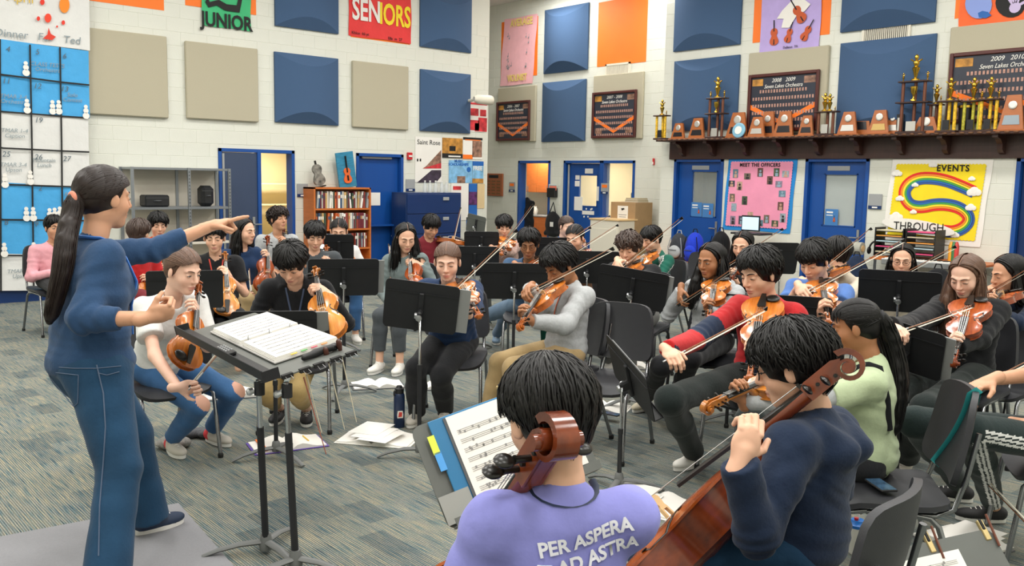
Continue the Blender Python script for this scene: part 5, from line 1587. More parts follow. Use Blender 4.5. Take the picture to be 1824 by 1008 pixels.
def staff_lines(t, w_, h_, d, n=8, cx=0.0, horizontal=False, cz=0.0):
    mb = MB(); r = random.Random(int(w_ * 1000) + n)
    for i in range(n):
        z = cz + h_ * (0.36 - 0.78 * i / (n - 1))
        for j in range(3):
            z1 = z + (j - 1) * 0.0055
            if horizontal: mb.box((cx, z1, d), (w_ * 0.84, 0.0012, 0.0006))
            else: mb.box((cx, d, z1), (w_ * 0.84, 0.0006, 0.0012))
        for j in range(10):
            x = cx + r.uniform(-0.4, 0.4) * w_
            if horizontal: mb.box((x, z + r.uniform(-0.006, 0.006), d), (0.006, 0.008, 0.0008))
            else: mb.box((x, d, z + r.uniform(-0.006, 0.006)), (0.006, 0.0008, 0.008))
    o = mb.obj('staves', m_staff, t); o['kind'] = 'stuff'
    return o
# ---------------------------------------------------------------- people
def skin_mat(name, c, k=0.0):
    return mat(name, c, 0.5, vcol='Col', var=0.04, vscale=25, spec=0.4)
m_skin = skin_mat('skin', '#d9a88a')
m_skin.node_tree.nodes['Principled BSDF'].inputs['Subsurface Weight'].default_value = 0.06
m_skin.node_tree.nodes['Principled BSDF'].inputs['Subsurface Radius'].default_value = (0.02, 0.008, 0.004)
HAIRS = {'black': mat('hair_black', '#0d0b0b', 0.45, spec=0.32, var=0.25, vscale=60), 'dark': mat('hair_dark_brown', '#201511', 0.45, spec=0.35, var=0.25, vscale=60),
         'brown': mat('hair_brown', '#5b4030', 0.45, spec=0.5, var=0.25, vscale=60), 'mid': mat('hair_mid_brown', '#3d2c24', 0.45, spec=0.5, var=0.25, vscale=60)}
m_eyew = mat('eye_white', '#d8d2cb', 0.3); m_iris = mat('eye_iris', '#2a1a12', 0.2); m_lash = mat('eye_lash', '#1d1412', 0.6)
def cloth(name, c, rough=0.85, bs=70, bump=0.12, var=0.07, vs=18, st=(1, 1, 1)):
    return mat('cloth_' + name, c, rough, var=var, vscale=vs, bump=bump, bscale=bs, sheen=0.1, spec=0.2, stretch=st)
def folds(amp=0.004, sc=1.0, seed=0, pts=()):
    r = np.random.RandomState(seed)
    K = r.normal(size=(5, 3)); K /= np.linalg.norm(K, axis=1)[:, None]
    fr = np.array([32, 45, 60, 80, 22]) * sc; ph = r.uniform(0, 6, 5)
    def d(P):
        v = np.zeros(len(P))
        wrp = 1.5 * np.sin(P @ (K[4] * 14) + ph[4])
        for i in range(4): v += np.sin(P @ (K[i] * fr[i]) + ph[i] + wrp * (0.5 + 0.4 * i)) / (1 + 0.5 * i)
        v *= amp * 0.6
        for c, ax, rad, a in pts:                 # tight folds around a joint, across the limb axis
            q = P - c; t = q @ ax
            v += a * np.exp(-(q * q).sum(1) / rad ** 2) * np.sin(t * 105 + 3.0 * np.sin(P @ (K[0] * 20) + ph[1]) + 1.5 * np.sin(P @ (K[1] * 31)))
        return v
    return d
def ik(S, Wp, a, b, pole):
    S = np.asarray(S, float); Wp = np.asarray(Wp, float)
    d = np.linalg.norm(Wp - S)
    if d > 0.985 * (a + b):
        k = d / (0.985 * (a + b)); a *= k; b *= k
    u = (Wp - S) / d
    x = (a * a - b * b + d * d) / (2 * d)
    h = math.sqrt(max(a * a - x * x, 0))
    p = np.asarray(pole, float); p = p - u * (p @ u); p = nrm(p)
    return S + u * x + p * h
def rotv(v, ax, a):
    ax = nrm(ax); c, s_ = math.cos(a), math.sin(a)
    return v * c + np.cross(ax, v) * s_ + ax * (ax @ v) * (1 - c)
def hand_prims(Wr, d, n, left, curl=(50, 60, 40), sc=1.0, thumb=0.5, idx=None, spread=0.0):
    d = nrm(d); n = nrm(n - d * (np.asarray(n) @ d))
    t = np.cross(d, n) * (-1 if left else 1)
    R = np.array([t, n, d]).T
    pr = [ell(Wr + d * 0.052 * sc, (0.041 * sc, 0.0165 * sc, 0.053 * sc), R, 0.012), cone(Wr - d * 0.03 * sc, Wr + d * 0.03 * sc, 0.0265 * sc, 0.024 * sc, 0.015),
          ell(Wr + d * 0.04 * sc + t * 0.022 * sc + n * 0.008 * sc, (0.02 * sc, 0.014 * sc, 0.03 * sc), R, 0.012)]
    ax = np.cross(d, n)
    for i, (off, Lf) in enumerate(((0.03, 0.93), (0.0105, 1.04), (-0.0095, 0.98), (-0.028, 0.78))):
        p = Wr + d * (0.094 - 0.006 * abs(i - 1)) * sc + t * off * sc
        a = 0.0
        cu = idx if (i == 0 and idx is not None) else [c * (1 + 0.06 * (i - 1)) for c in curl]
        dd0 = nrm(d + t * spread * (0.5 - i / 3))
        for j, (ln, ra, rb) in enumerate(((0.044, 0.0098, 0.009), (0.027, 0.009, 0.0082), (0.022, 0.0082, 0.0068))):
            a += math.radians(cu[j])
            dd = rotv(dd0, ax, a)
            q = p + dd * ln * Lf * sc
            pr.append(cone(p, q, ra * sc, rb * sc, 0.004))
            p = q
    p = Wr + d * 0.03 * sc + t * 0.03 * sc + n * 0.008 * sc
    d1 = nrm(t * 0.75 + d * 0.7 + n * 0.45 * thumb); q = p + d1 * 0.04 * sc
    d2 = nrm(d * 0.9 + t * 0.25 + n * 0.8 * thumb); q2 = q + d2 * 0.032 * sc
    pr += [cone(p, q, 0.013 * sc, 0.0105 * sc, 0.008), cone(q, q2, 0.0105 * sc, 0.0082 * sc, 0.004)]
    return pr
HC = V(0, -0.012, 0.04); HRAD = V(0.082, 0.103, 0.088)
def hsurf(th, ph, off=0.0):          # th from the crown, ph from the front
    r = HRAD + off
    return HC + V(r[0] * math.sin(th) * math.sin(ph), r[1] * math.sin(th) * math.cos(ph), r[2] * math.cos(th))
def lock(mb, pts, w_, flat=0.5):
    pts = np.asarray(pts); n = len(pts)
    rr = w_ * np.sin(np.linspace(0.55, 2.9, n)) ** 0.7
    c = pts - HC
    mb.tube(pts, rr, 5, cap=False, flat=flat, up=nrm(pts[0] - HC))
def hair_mesh(style, R, H, hs, seed, near, P_):
    """returns (sdf prims in world, lock builder in local head space)"""
    r = random.Random(seed)
    loc = lambda p: H + R @ (np.asarray(p) * hs)
    pr = []
    def E(c, rad, k=0.02): pr.append(ell(loc(c), np.asarray(rad) * hs, R, k))
    def SE(c, rad, k=0.01): pr.append(sub(ell(loc(c), np.asarray(rad) * hs, R, k)))
    def Cn(a, b, ra, rb, k=0.02): pr.append(cone(loc(a), loc(b), ra * hs, rb * hs, k))
    mb = MB(); N = {True: 430, False: 150, 2: 1000}[near]; LW = {True: 0.7, False: 1.0, 2: 0.42}[near]
    fr = P_.get('fringe', 0.05); vol = P_.get('vol', 0.0); wav = P_.get('wave', 0.003)
    E((0, -0.014, 0.042), HRAD + V(0.001, 0.001, 0.001) + vol)
    if style in ('short', 'curly'):
        E((0, -0.05, -0.015), (0.07 + vol * .6, 0.058 + vol * .6, 0.06))
        E((0, 0.04, 0.07), (0.062, 0.045 + vol, 0.04 + vol), 0.03)
        for s_ in (-1, 1): SE((s_ * 0.112, 0.004, -0.012), (0.042, 0.03, 0.036), 0.012)
        for i in range(N):
            ph = r.uniform(-math.pi, math.pi)
            a = abs(ph)
            zt = fr - 0.004 + r.uniform(-0.012, 0.014) if a < 0.9 else (np.interp(a, [0.9, 1.2, 1.75, 2.3, math.pi], [fr - 0.01, 0.03, 0.012, -0.055, -0.078]) + r.uniform(-0.016, 0.012))
            th1 = math.acos(max(-0.9, min(0.97, (zt - HC[2]) / (HRAD[2] + vol + 0.004)))); low = max(0.0, -0.045 - zt) if a > 1.4 else 0.0
            th0 = r.uniform(0.05, 0.75) if r.random() < 0.6 else r.uniform(0.6, max(0.7, th1 - 0.5))
            sw = r.uniform(-0.25, 0.45) * (1 if style == 'short' else 2)
            off = vol + r.uniform(0.003, 0.011)
            n = 7
            pts = []
            for j in range(n):
                q = j / (n - 1); th = th0 + (th1 - th0) * q
                p = hsurf(th, ph + sw * (1 - q) - 0.2 * sw, off - 0.006 * q * q * (a > 1.2) + 0.004 * math.sin(q * 3))
                p = p - V(0, 0, low * max(0, q - 0.6) * 2.4)
                if style == 'curly': p = p + V(r.gauss(0, wav), r.gauss(0, wav), r.gauss(0, wav))
                else: p = p + V(math.sin(9 * q + i), math.sin(7 * q + 2 * i), 0.6 * math.sin(8 * q + 3 * i)) * wav * 0.7
                pts.append(p)
            lock(mb, pts, r.uniform(0.0055, 0.011) * LW)
        # crown tufts
        for i in range({True: 40, False: 14, 2: 90}[near]):
            ph = r.uniform(-math.pi, math.pi); th = r.uniform(0.1, 1.0)
            p = hsurf(th, ph, vol + 0.003); dv = nrm(hsurf(th + 0.5, ph + r.uniform(-0.6, 0.6), vol) - p); o_ = nrm(p - HC)
            lock(mb, [p, p + dv * 0.02 + o_ * 0.006, p + dv * 0.042 + o_ * 0.004, p + dv * 0.06], 0.006 * LW)
    elif style == 'long':
        Ln = P_.get('len', 0.34); frontL, frontR = P_.get('front', (0, 0))
        E((0, -0.06, -0.03), (0.074, 0.05, 0.08))
        dn = R.T @ V(0, 0, -1.0)
        tails = []
        for s_ in (-1, 1):
            fw = frontL if s_ < 0 else frontR
            y0 = 0.0 + 0.02 * fw
            a = V(s_ * 0.073, y0, -0.02); b = a + dn * 0.12 + V(s_ * 0.012, 0.03 * fw - 0.025 * (1 - fw), 0); c = b + dn * (Ln - 0.12) + V(s_ * 0.01, (0.05 * fw - 0.03 * (1 - fw)), 0)
            Cn(a, b, 0.02, 0.03); Cn(b, c, 0.032, 0.018)
            tails.append((a, b, c, s_))
        for s_ in (-0.5, 0, 0.5):
            a = V(s_ * 0.09, -0.085, -0.03); b = a + dn * 0.14 + V(0, -0.03, 0); c = b + dn * (Ln - 0.12) + V(0, -0.01, 0)
            Cn(a, b, 0.036, 0.036); Cn(b, c, 0.036, 0.02)
            tails.append((a, b, c, 0))
        for i in range(N):
            s_ = 1 if i % 2 else -1
            y0 = r.uniform(-0.1, 0.075)
            ph = math.atan2(s_ * 0.9, y0 / 0.1 * 1.0) if True else 0
            pts = []
            for q in np.linspace(0.06, 1, 5):
                th = q * 1.75
                p = HC + V(s_ * (HRAD[0] + 0.008) * math.sin(th), y0 * (1 - 0.45 * q) - 0.03 * q * (y0 > 0.02), (HRAD[2] + 0.008) * math.cos(th) * math.sqrt(max(0.05, 1 - (y0 / 0.122) ** 2)))
                pts.append(p)
            e = pts[-1]
            tl = tails[0 if s_ < 0 else 1] if y0 > -0.03 else tails[2 + r.randrange(3)]
            ja = V(r.gauss(0, 0.016), r.gauss(0, 0.014), 0)
            pts += [0.4 * e + 0.6 * tl[0] + ja * 0.6 + nrm(tl[0] - HC) * 0.012, tl[1] + ja * 1.3, 0.5 * (tl[1] + tl[2]) + ja * 1.6, tl[2] + ja * 1.4 + dn * r.uniform(-0.05, 0.03)]
            lock(mb, smooth_path(np.array(pts))[::2], r.uniform(0.006, 0.009) * LW)
    else:    # tied back: 'pony' or 'tied'
        E((0, -0.04, 0.0), (0.074, 0.07, 0.075))
        SE((0, 0.03, -0.1), (0.12, 0.08, 0.075), 0.01)
        base = V(*P_.get('base', (0, -0.115, 0.02)))
        Cn(V(0, -0.08, 0.03), base, 0.03, 0.02)
        for i in range(N):
            ph = r.uniform(-2.0, 2.0)
            th = np.interp(abs(ph), [0, 1.2, 2.0], [1.05, 1.45, 2.1]) + r.uniform(-0.06, 0.06)
            hr_ = HRAD + 0.0045 + vol
            u0 = nrm((hsurf(th, ph, 0.0) - HC) / HRAD); u1 = nrm((base - HC) / HRAD); pts = []
            sd_ = V(math.copysign(1, ph if abs(ph) > 0.02 else 1), 0, 0)
            for q in np.linspace(0, 1, 10):
                bl_ = 4 * q * (1 - q)
                u_ = nrm(u0 * (1 - q) + u1 * q + V(0, 0, 0.55) * bl_ * max(0, 1 - abs(ph) / 1.3) + sd_ * bl_ * 0.35 * min(1, abs(ph)))
                pts.append(HC + u_ * hr_)
            pts.append(base)
            lock(mb, pts, r.uniform(0.005, 0.008) * LW)
        if P_.get('bangs'):
            for i in range(26):
                x = r.uniform(-0.06, 0.06); s0 = hsurf(0.75, x / 0.075, 0.004)
                lock(mb, [s0, hsurf(1.15, x / 0.07, 0.008), hsurf(1.5, x / 0.066 + r.uniform(-.1, .1), 0.006) + V(0, 0, r.uniform(-0.012, 0.012))], r.uniform(0.005, 0.008))
        tail = P_.get('tail')
        if tail:
            tl = [R.T @ (np.asarray(q) - H) / hs for q in tail]
            tl = smooth_path(np.array([base] + tl)); nT = len(tl)
            rad = np.interp(np.linspace(0, 1, nT), [0, 0.12, 0.5, 0.85, 1], [0.018, 0.034, 0.036, 0.028, 0.008]) * P_.get('tailw', 1.0)
            for a, b, ra, rb in zip(tl[:-1:2], tl[2::2], rad[:-1:2], rad[2::2]): Cn(a, b, ra, rb, 0.01)
            for i in range({True: 110, False: 35, 2: 160}[near]):
                a0 = r.uniform(0, 6.28); tw = r.uniform(-0.8, 0.8); k0 = r.uniform(0.7, 1.12)
                pts = [p + V(math.cos(a0 + tw * j / nT), math.sin(a0 + tw * j / nT), 0) * rad[j] * k0 for j, p in enumerate(tl)]
                lock(mb, np.array(pts)[::2], r.uniform(0.006, 0.011) * LW)
            # hair tie
        else:
            E(base + V(0, -0.012, 0), (0.028, 0.024, 0.03), 0.01)
    return pr, mb
SKINS = {'light': '#e2b296', 'fair': '#e9bda6', 'tan': '#cd9a7b', 'brown': '#a4714f', 'dark': '#7d5137'}
LIPS = {'light': '#b8706a', 'fair': '#c2746c', 'tan': '#a8675a', 'brown': '#8a5547', 'dark': '#6b3f36'}

def person(label, H, yaw, hyaw=None, pitch=15, roll=0, skin='light', hair=('short', 'black'), hairp=None, hs=1.08, sc=1.03, female=False, near=False,
           shirt=None, sleeve='long', pants=None, hem=0.1, loose=0.014, hip=None, hands=(None, None), knees=None, ankles=None, shoe=None, sole=None, splay=(0.12, 0.12),
           stand=False, eyes=0.35, glasses=False, shirtfn=None, pantsfn=None, lanyard=None, legs=True, group='players', smile=False, thigh=1.0, neckcut=0.0, tee_len=0.6, bustk=1.0, sockc=None, elbow_pole=(None, None), low_neck=0.0, hood=False, bulk=1.0, neckd=0.0, swk=1.0, heel=None):
    seed = sum(ord(c) * (i + 1) for i, c in enumerate(label)) % 9973
    H = np.asarray(H, float)
    f = facing(H, yaw) if np.isscalar(yaw) else nrm(yaw)
    rt = np.cross(f, ZUP)
    hf = facing(H, yaw if hyaw is None else hyaw)
    hr = np.cross(hf, ZUP)
    hf = rotv(hf, hr, -math.radians(pitch)); hu = np.cross(hr, hf)
    if roll:
        hr = rotv(hr, hf, math.radians(roll)); hu = np.cross(hr, hf)
    Rh = np.array([hr, hf, hu]).T
    hl = lambda p: H + Rh @ (np.asarray(p, float) * hs)
    zs = 0.585
    if hip is None: hip = V(H[0], H[1], zs) - f * 0.10
    hip = np.asarray(hip, float)
    nk = hl((0, -0.035, -0.125))
    nb = nk + (hip - nk) * (0.06 + neckd) / np.linalg.norm(hip - nk) - f * 0.01
    tu = nrm(nb - hip); tf = nrm(f - tu * (f @ tu)); tr = np.cross(tf, tu)
    Rt = np.array([tr, tf, tu]).T
    sw = (0.158 if female else 0.178) * sc * swk
    shc = nb - tu * 0.035 * sc
    SR = shc + tr * sw - tu * 0.012; SLh = shc - tr * sw - tu * 0.012
    root = empty('person', (hip[0], hip[1], 0.0), label=label, cat='person', group=group)
    bpy.context.view_layer.update()
    sk = SKINS.get(skin, skin); skl = np.array(lin(sk)); lip = np.array(lin(LIPS.get(skin, '#a8675a')))
    # --- limbs
    ua, fa = 0.285 * sc, 0.25 * sc
    arms = []
    for left, S, hd, pl in ((False, SR, hands[0], elbow_pole[0]), (True, SLh, hands[1], elbow_pole[1])):
        sd = -tr if left else tr
        if hd is None: hd = dict(w=hip + f * 0.28 + sd * 0.1 + ZUP * 0.1, d=f - sd * 0.4, n=V(0, 0, -1), curl=(20, 25, 15))
        Wp = np.asarray(hd['w'], float)
        pole = pl if pl is not None else (-ZUP * 1.0 + sd * 0.55 - f * 0.25)
        El = ik(S, Wp, ua, fa, pole)
        arms.append((left, S, El, Wp, hd))
    lg = []
    for i, s_ in enumerate((1, -1)):
        Hj = hip + rt * s_ * 0.088 * sc
        tl_, sl_ = 0.43 * sc * thigh, 0.42 * sc
        if stand:
            An = np.asarray(ankles[i], float); dd_ = np.linalg.norm(An - Hj); Kn = ik(Hj, An, dd_ * 0.515, dd_ * 0.495, f)
        elif knees is not None and knees[i] is not None:
            Kn = np.asarray(knees[i], float); An = np.asarray(ankles[i], float)
        elif ankles is not None and ankles[i] is not None:
            An = np.asarray(ankles[i], float); Kn = ik(Hj, An, tl_, sl_, f + ZUP * 0.9)
        else:
            dl = nrm(f + rt * s_ * splay[i]); Kn = Hj + dl * tl_ - ZUP * 0.045; An = V(Kn[0], Kn[1], 0.085) - f * 0.04
        lg.append((Hj, Kn, An))
    # --- body (skin): coarse core, fine head, fine hands
    hv = 0.0046 if near else 0.0062
    core = [ell(hip + (shc - hip) * 0.7, (0.13 * sc, 0.085, 0.2), Rt, 0.03), ell(hip + (shc - hip) * 0.25, (0.12 * sc, 0.09, 0.19), Rt, 0.03), ell(hip, (0.13, 0.1, 0.1), Rt, 0.03),
            cone(nb - tu * 0.06, nk, 0.05 * sc, 0.044 * sc, 0.03), cone(SR, SLh, 0.035, 0.035, 0.04)]
    for left, S, El, Wp, hd in arms:
        core += [cone(S, El, 0.042 * sc, 0.034 * sc, 0.03), cone(El, Wp, 0.037 * sc, 0.0265 * sc, 0.02)]
    for Hj, Kn, An in lg if legs else []:
        core += [cone(Hj, Kn, 0.062, 0.047, 0.03), cone(Kn, (Kn * 0.65 + An * 0.35), 0.046, 0.047, 0.02), cone(Kn * 0.65 + An * 0.35, An, 0.047, 0.034, 0.02), cone(An, An - ZUP * 0.03, 0.035, 0.035, 0.01)]
    parts = [sdf(core, 0.011 if near else 0.014)]
    hd_ = [ell(hl((0, -0.012, 0.036)), V(0.075, 0.094, 0.084) * hs, Rh, 0.0), ell(hl((0, 0.028, -0.03)), V(0.058, 0.062, 0.082) * hs, Rh, 0.03 * hs),
           ell(hl((0, 0.06, -0.094)), V(0.024, 0.02, 0.018) * hs, Rh, 0.03 * hs), ell(hl((0, -0.02, -0.05)), V(0.058, 0.06, 0.05) * hs, Rh, 0.03 * hs),
           cone(hl((0, 0.088, 0.02)), hl((0, 0.108, -0.024)), 0.0075 * hs, 0.0115 * hs, 0.012), ell(hl((0, 0.095, -0.03)), V(0.017, 0.013, 0.008) * hs, Rh, 0.006),
           cone(nb, nk, 0.052 * sc, 0.046 * sc, 0.02), cone(nk, hl((0, -0.02, -0.05)), 0.047 * sc, 0.05 * hs, 0.025)]
    for s_ in (-1, 1):
        hd_ += [ell(hl((s_ * 0.04, 0.045, -0.028)), V(0.024, 0.03, 0.026) * hs, Rh, 0.025), cone(hl((s_ * 0.012, 0.085, 0.028)), hl((s_ * 0.045, 0.07, 0.026)), 0.009 * hs, 0.008 * hs, 0.012),
                sub(ell(hl((s_ * 0.031, 0.098, 0.006)), V(0.018, 0.013, 0.011) * hs, Rh, 0.01)), ell(hl((s_ * 0.031, 0.072, 0.006)), V(0.0155, 0.0145, 0.0125) * hs, Rh, 0.004),
                ell(hl((s_ * 0.079, -0.006, -0.004)), V(0.009, 0.019, 0.03) * hs, Rh @ np.array([[math.cos(s_ * 0.35), math.sin(s_ * 0.35), 0], [-math.sin(s_ * 0.35), math.cos(s_ * 0.35), 0], [0, 0, 1]]), 0.006)]
    lz = -0.064
    hd_ += [ell(hl((0, 0.084, lz + 0.006)), V(0.023, 0.011, 0.0062) * hs, Rh, 0.006), ell(hl((0, 0.082, lz - 0.006)), V(0.02, 0.012, 0.0068) * hs, Rh, 0.006)]
    Ph, Qh = sdf(hd_, hv)
    Ph = relax(Ph, Qh, 1, 0.35)
    parts.append((Ph, Qh))
    for left, S, El, Wp, hd in arms:
        if hd.get('skip'): continue
        parts.append(sdf(hand_prims(Wp, hd['d'], hd['n'], left, hd.get('curl', (50, 60, 40)), (1.0 if female else 1.08) * sc, hd.get('thumb', 0.5), hd.get('idx'), hd.get('spread', 0.0)), 0.0036 if near else 0.005))
    P, Q = join_pq(parts)
    nH0 = len(parts[0][0]); nH1 = nH0 + len(Ph)
    def colfn(P):
        C = np.tile(skl, (len(P), 1))
        q = (P - H) @ Rh / hs
        lipw = np.exp(-(((q[:, 0] / 0.0225) ** 2 + ((q[:, 2] - lz) / 0.0105) ** 2) ** 2)) * (q[:, 1] > 0.06)
        C = C * (1 - lipw[:, None] * 0.85) + lip * lipw[:, None] * 0.85
        bl = (np.exp(-(((np.abs(q[:, 0]) - 0.042) / 0.022) ** 2 + ((q[:, 2] + 0.03) / 0.02) ** 2)) + np.exp(-((q[:, 0] / 0.015) ** 2 + ((q[:, 2] + 0.025) / 0.015) ** 2))) * (q[:, 1] > 0.03) * 0.22
        red = skl * np.array([1.0, 0.72, 0.68, 1])
        C = C * (1 - bl[:, None]) + red * bl[:, None]
        return C
    body = sdf_obj('body', P, Q, m_skin, root, colfn)
    # --- eyes, brows
    ql = (Ph - H) @ Rh / hs
    def face_y(x, z):
        m_ = (np.abs(ql[:, 0] - x) < 0.007) & (np.abs(ql[:, 2] - z) < 0.006)
        return ql[m_, 1].max() if m_.any() else 0.085
    hm = HAIRS[hair[1]]
    away = (hf @ nrm(CAMP - H)) < -0.55
    if not away:
        for s_ in (-1, 1):
            y0 = face_y(s_ * 0.031, 0.005)
            op = max(eyes, 0.12)
            zc = 0.005 - 0.004 * (1 - op)
            mb = MB()
            mb.ell((s_ * 0.031, y0 - 0.0012, zc), (0.0135, 0.0035, 0.0072 * op), n=12, k=6, m=0)
            if op > 0.2: mb.ell((s_ * 0.031, y0 + 0.0003, zc - 0.0008), (0.0056, 0.003, 0.0066 * op), n=10, k=6, m=1)
            arc = [(s_ * (0.031 + 0.0145 * q), y0 + 0.0015 - 0.003 * q * q, zc + 0.0068 * op * (1 - q * q) - 0.0005) for q in np.linspace(-1, 1, 7)]
            mb.tube(arc, 0.00155, 5, m=2)
            mb.v = [H + (p * hs) @ Rh.T for p in mb.v]
            o = mb.obj('eye', [m_eyew, m_iris, m_lash], root, 60); o.matrix_parent_inverse = root.matrix_world.inverted()
            br = []
            for q in np.linspace(0, 1, 6):
                x = 0.012 + 0.036 * q; z = 0.026 + 0.006 * math.sin(q * 2.4)
                br.append((s_ * x, face_y(s_ * x, z) + 0.0012, z))
            mb = MB().tube(br, [0.0022, 0.0032, 0.0034, 0.003, 0.0024, 0.001], 5)
            mb.v = [H + (p * hs) @ Rh.T for p in mb.v]
            o = mb.obj('eyebrow', hm, root, 60); o.matrix_parent_inverse = root.matrix_world.inverted()
    # --- hair
    if hair[0] != 'none':
        hp = hairp or {}
        pr, mb = hair_mesh(hair[0], Rh, H, hs, seed, near, hp)
        if hair[0] in ('short', 'curly'):
            cuts = [(hl((0, -0.05, -0.058)), Rh @ V(0, 0.45, -1), None), (hl((0, 0.084, hp.get('fringe', 0.05) + 0.004)), Rh @ V(0, 0.93, -0.37), None)]
        else:
            cuts = [(hl((0, 0.056, 0.096)), Rh @ V(0, 0.93, -0.37), 0.16 * hs)]
        Pq, Qq = sdf(pr, 0.0055 if near else 0.0075, folds(0.0022, 2.2, seed), cuts)
        me = MB(); me.v = [Pq]; me.n = len(Pq); me.f = [tuple(q) for q in Qq.tolist()]; me.m = [0] * len(Qq)
        if mb.n:
            vv = np.concatenate(mb.v); vv = H + (vv * hs) @ Rh.T
            me.add(vv, mb.f)
        o = me.obj('hair', hm, root, 180); o.matrix_parent_inverse = root.matrix_world.inverted()
        if hair[0] in ('tied', 'long') and not away:
            o = MB().tube([hl(hsurf(q, 0.02, 0.0075)) for q in np.linspace(0.12, 0.86, 8)], [0.0008] + [0.0016] * 6 + [0.0008], 5, flat=0.6).obj('hair_part', mat('scalp', '#9c7460', 0.6), root, 60); o.matrix_parent_inverse = root.matrix_world.inverted()
        if hp.get('tie'):
            b_ = V(*hp.get('base', (0, -0.115, 0.02)))
            o = MB().ell(hl(b_ + V(0, -0.006, 0)), V(0.03, 0.012, 0.03) * hs, Rh, n=14, k=8).obj('hair_tie', mat('tie_' + hp['tie'], hp['tie'], 0.7), root, 60); o.matrix_parent_inverse = root.matrix_world.inverted()
    if glasses:
        mb = MB()
        for s_ in (-1, 1):
            yy = face_y(s_ * 0.031, 0.005) + 0.014
            mb.tube([(s_ * 0.033 + 0.0235 * math.cos(a), yy - 0.01 * abs(math.cos(a)) * (s_ * math.cos(a) > 0), 0.003 + 0.018 * math.sin(a)) for a in np.linspace(0, 2 * math.pi, 18)], 0.0016, 5, cap=False)
            mb.tube([(s_ * 0.056, yy - 0.012, 0.008), (s_ * 0.078, 0.04, 0.01), (s_ * 0.083, -0.005, 0.008)], 0.0018, 5)
        mb.tube([(-0.011, yy, 0.007), (0.011, yy, 0.007)], 0.0016, 5)
        mb.v = [H + (p * hs) @ Rh.T for p in mb.v]
        o = mb.obj('glasses', m_ink, root, 60); o.matrix_parent_inverse = root.matrix_world.inverted()
    # --- shirt
    g = loose
    ch = hip + (shc - hip) * 0.70; ab = hip + (shc - hip) * 0.28
    sp = [ell(ch, V(0.152 * sc * bulk + g, 0.098 * bulk + g, 0.19 + g), Rt, 0.04), ell(ab, V(0.138 * sc * bulk + g, 0.105 * bulk + g, 0.19 + g), Rt, 0.05), cone(SR, SLh, 0.046 + g, 0.046 + g, 0.05),
          cone(shc, nb + tu * 0.01, 0.075, 0.058 + g * 0.4, 0.04), ell(hip + tu * 0.03, V(0.15 * bulk + g, 0.122 * bulk + g, 0.1 + g), Rt, 0.05)]
    if female:
        for s_ in (-1, 1): sp.append(ell(ch + tr * s_ * 0.07 + tf * 0.075 * bustk - tu * 0.0, V(0.062, 0.05 * bustk, 0.06) * 1.0 + g * 0.4, Rt, 0.05))
    if hood:
        for q in (-1, 1): sp += [cone(nb + tr * q * 0.088 + tf * 0.045 - tu * 0.01, nb + tr * q * 0.1 - tf * 0.05, 0.03, 0.042, 0.012), cone(nb + tr * q * 0.1 - tf * 0.05, shc + tr * q * 0.05 - tf * 0.125 - tu * 0.02, 0.042, 0.05, 0.015)]
        sp += [cone(shc + tr * 0.09 - tf * 0.085 - tu * 0.02, shc - tr * 0.09 - tf * 0.085 - tu * 0.02, 0.05, 0.05, 0.04), ell(shc - tf * 0.095 - tu * 0.085, V(0.125, 0.038, 0.1), Rt, 0.04)]
    cuts = []; fp = []
    for left, S, El, Wp, hd in arms:
        up_ = nrm(El - S); fo = nrm(Wp - El)
        if sleeve == 'tee':
            e = S + (El - S) * tee_len
            sp.append(cone(S, e, 0.052 * sc + g, 0.056 * sc + g * 1.3, 0.04)); cuts.append((e + up_ * 0.012, up_, 0.13))
        else:
            q = {'long': 0.95, 'three': 0.55, 'elbow': 0.18}.get(sleeve, 0.95)
            e = El + (Wp - El) * q
            sp += [cone(S, El, 0.05 * sc + g, 0.041 * sc + g, 0.04), cone(El, e, 0.041 * sc + g, (0.031 if q > 0.9 else 0.038) * sc + g * (0.8 if q > 0.9 else 0.5), 0.02)]
            cuts.append((e + fo * 0.006, fo, 0.075))
            fp.append((El, fo, 0.1, 0.0055)); fp.append((S + (El - S) * 0.35, nrm(up_ + tf * 0.5), 0.09, 0.004))
    if not stand: cuts.append((hip - ZUP * 0.085, V(0, 0, -1), 0.4))
    else: cuts.append((hip - tu * 0.03, -tu, 0.4))
    # neck opening
    sp.append(sub(cone(nb - tu * (0.005 + low_neck) + tf * 0.028, hl((0, -0.02, -0.06)), 0.053 * sc, 0.075, 0.006)))
    fp.append((ab - tu * 0.02, nrm(tu + tr * 0.3), 0.16, 0.005)); fp.append((ch - tu * 0.02 + tr * 0.08, nrm(tu - tr * 0.8), 0.12, 0.003)); fp.append((ch - tu * 0.02 - tr * 0.08, nrm(tu + tr * 0.8), 0.12, 0.003))
    Ps, Qs = sdf(sp, 0.0085 if near else 0.012, folds(0.006, 0.75, seed, fp), cuts)
    so = sdf_obj('shirt' if sleeve == 'tee' else 'top', Ps, Qs, shirt if isinstance(shirt, list) else [shirt], root, None, (lambda C: shirtfn(C, dict(hip=hip, shc=shc, tr=tr, tf=tf, tu=tu, arms=arms))) if shirtfn else None)
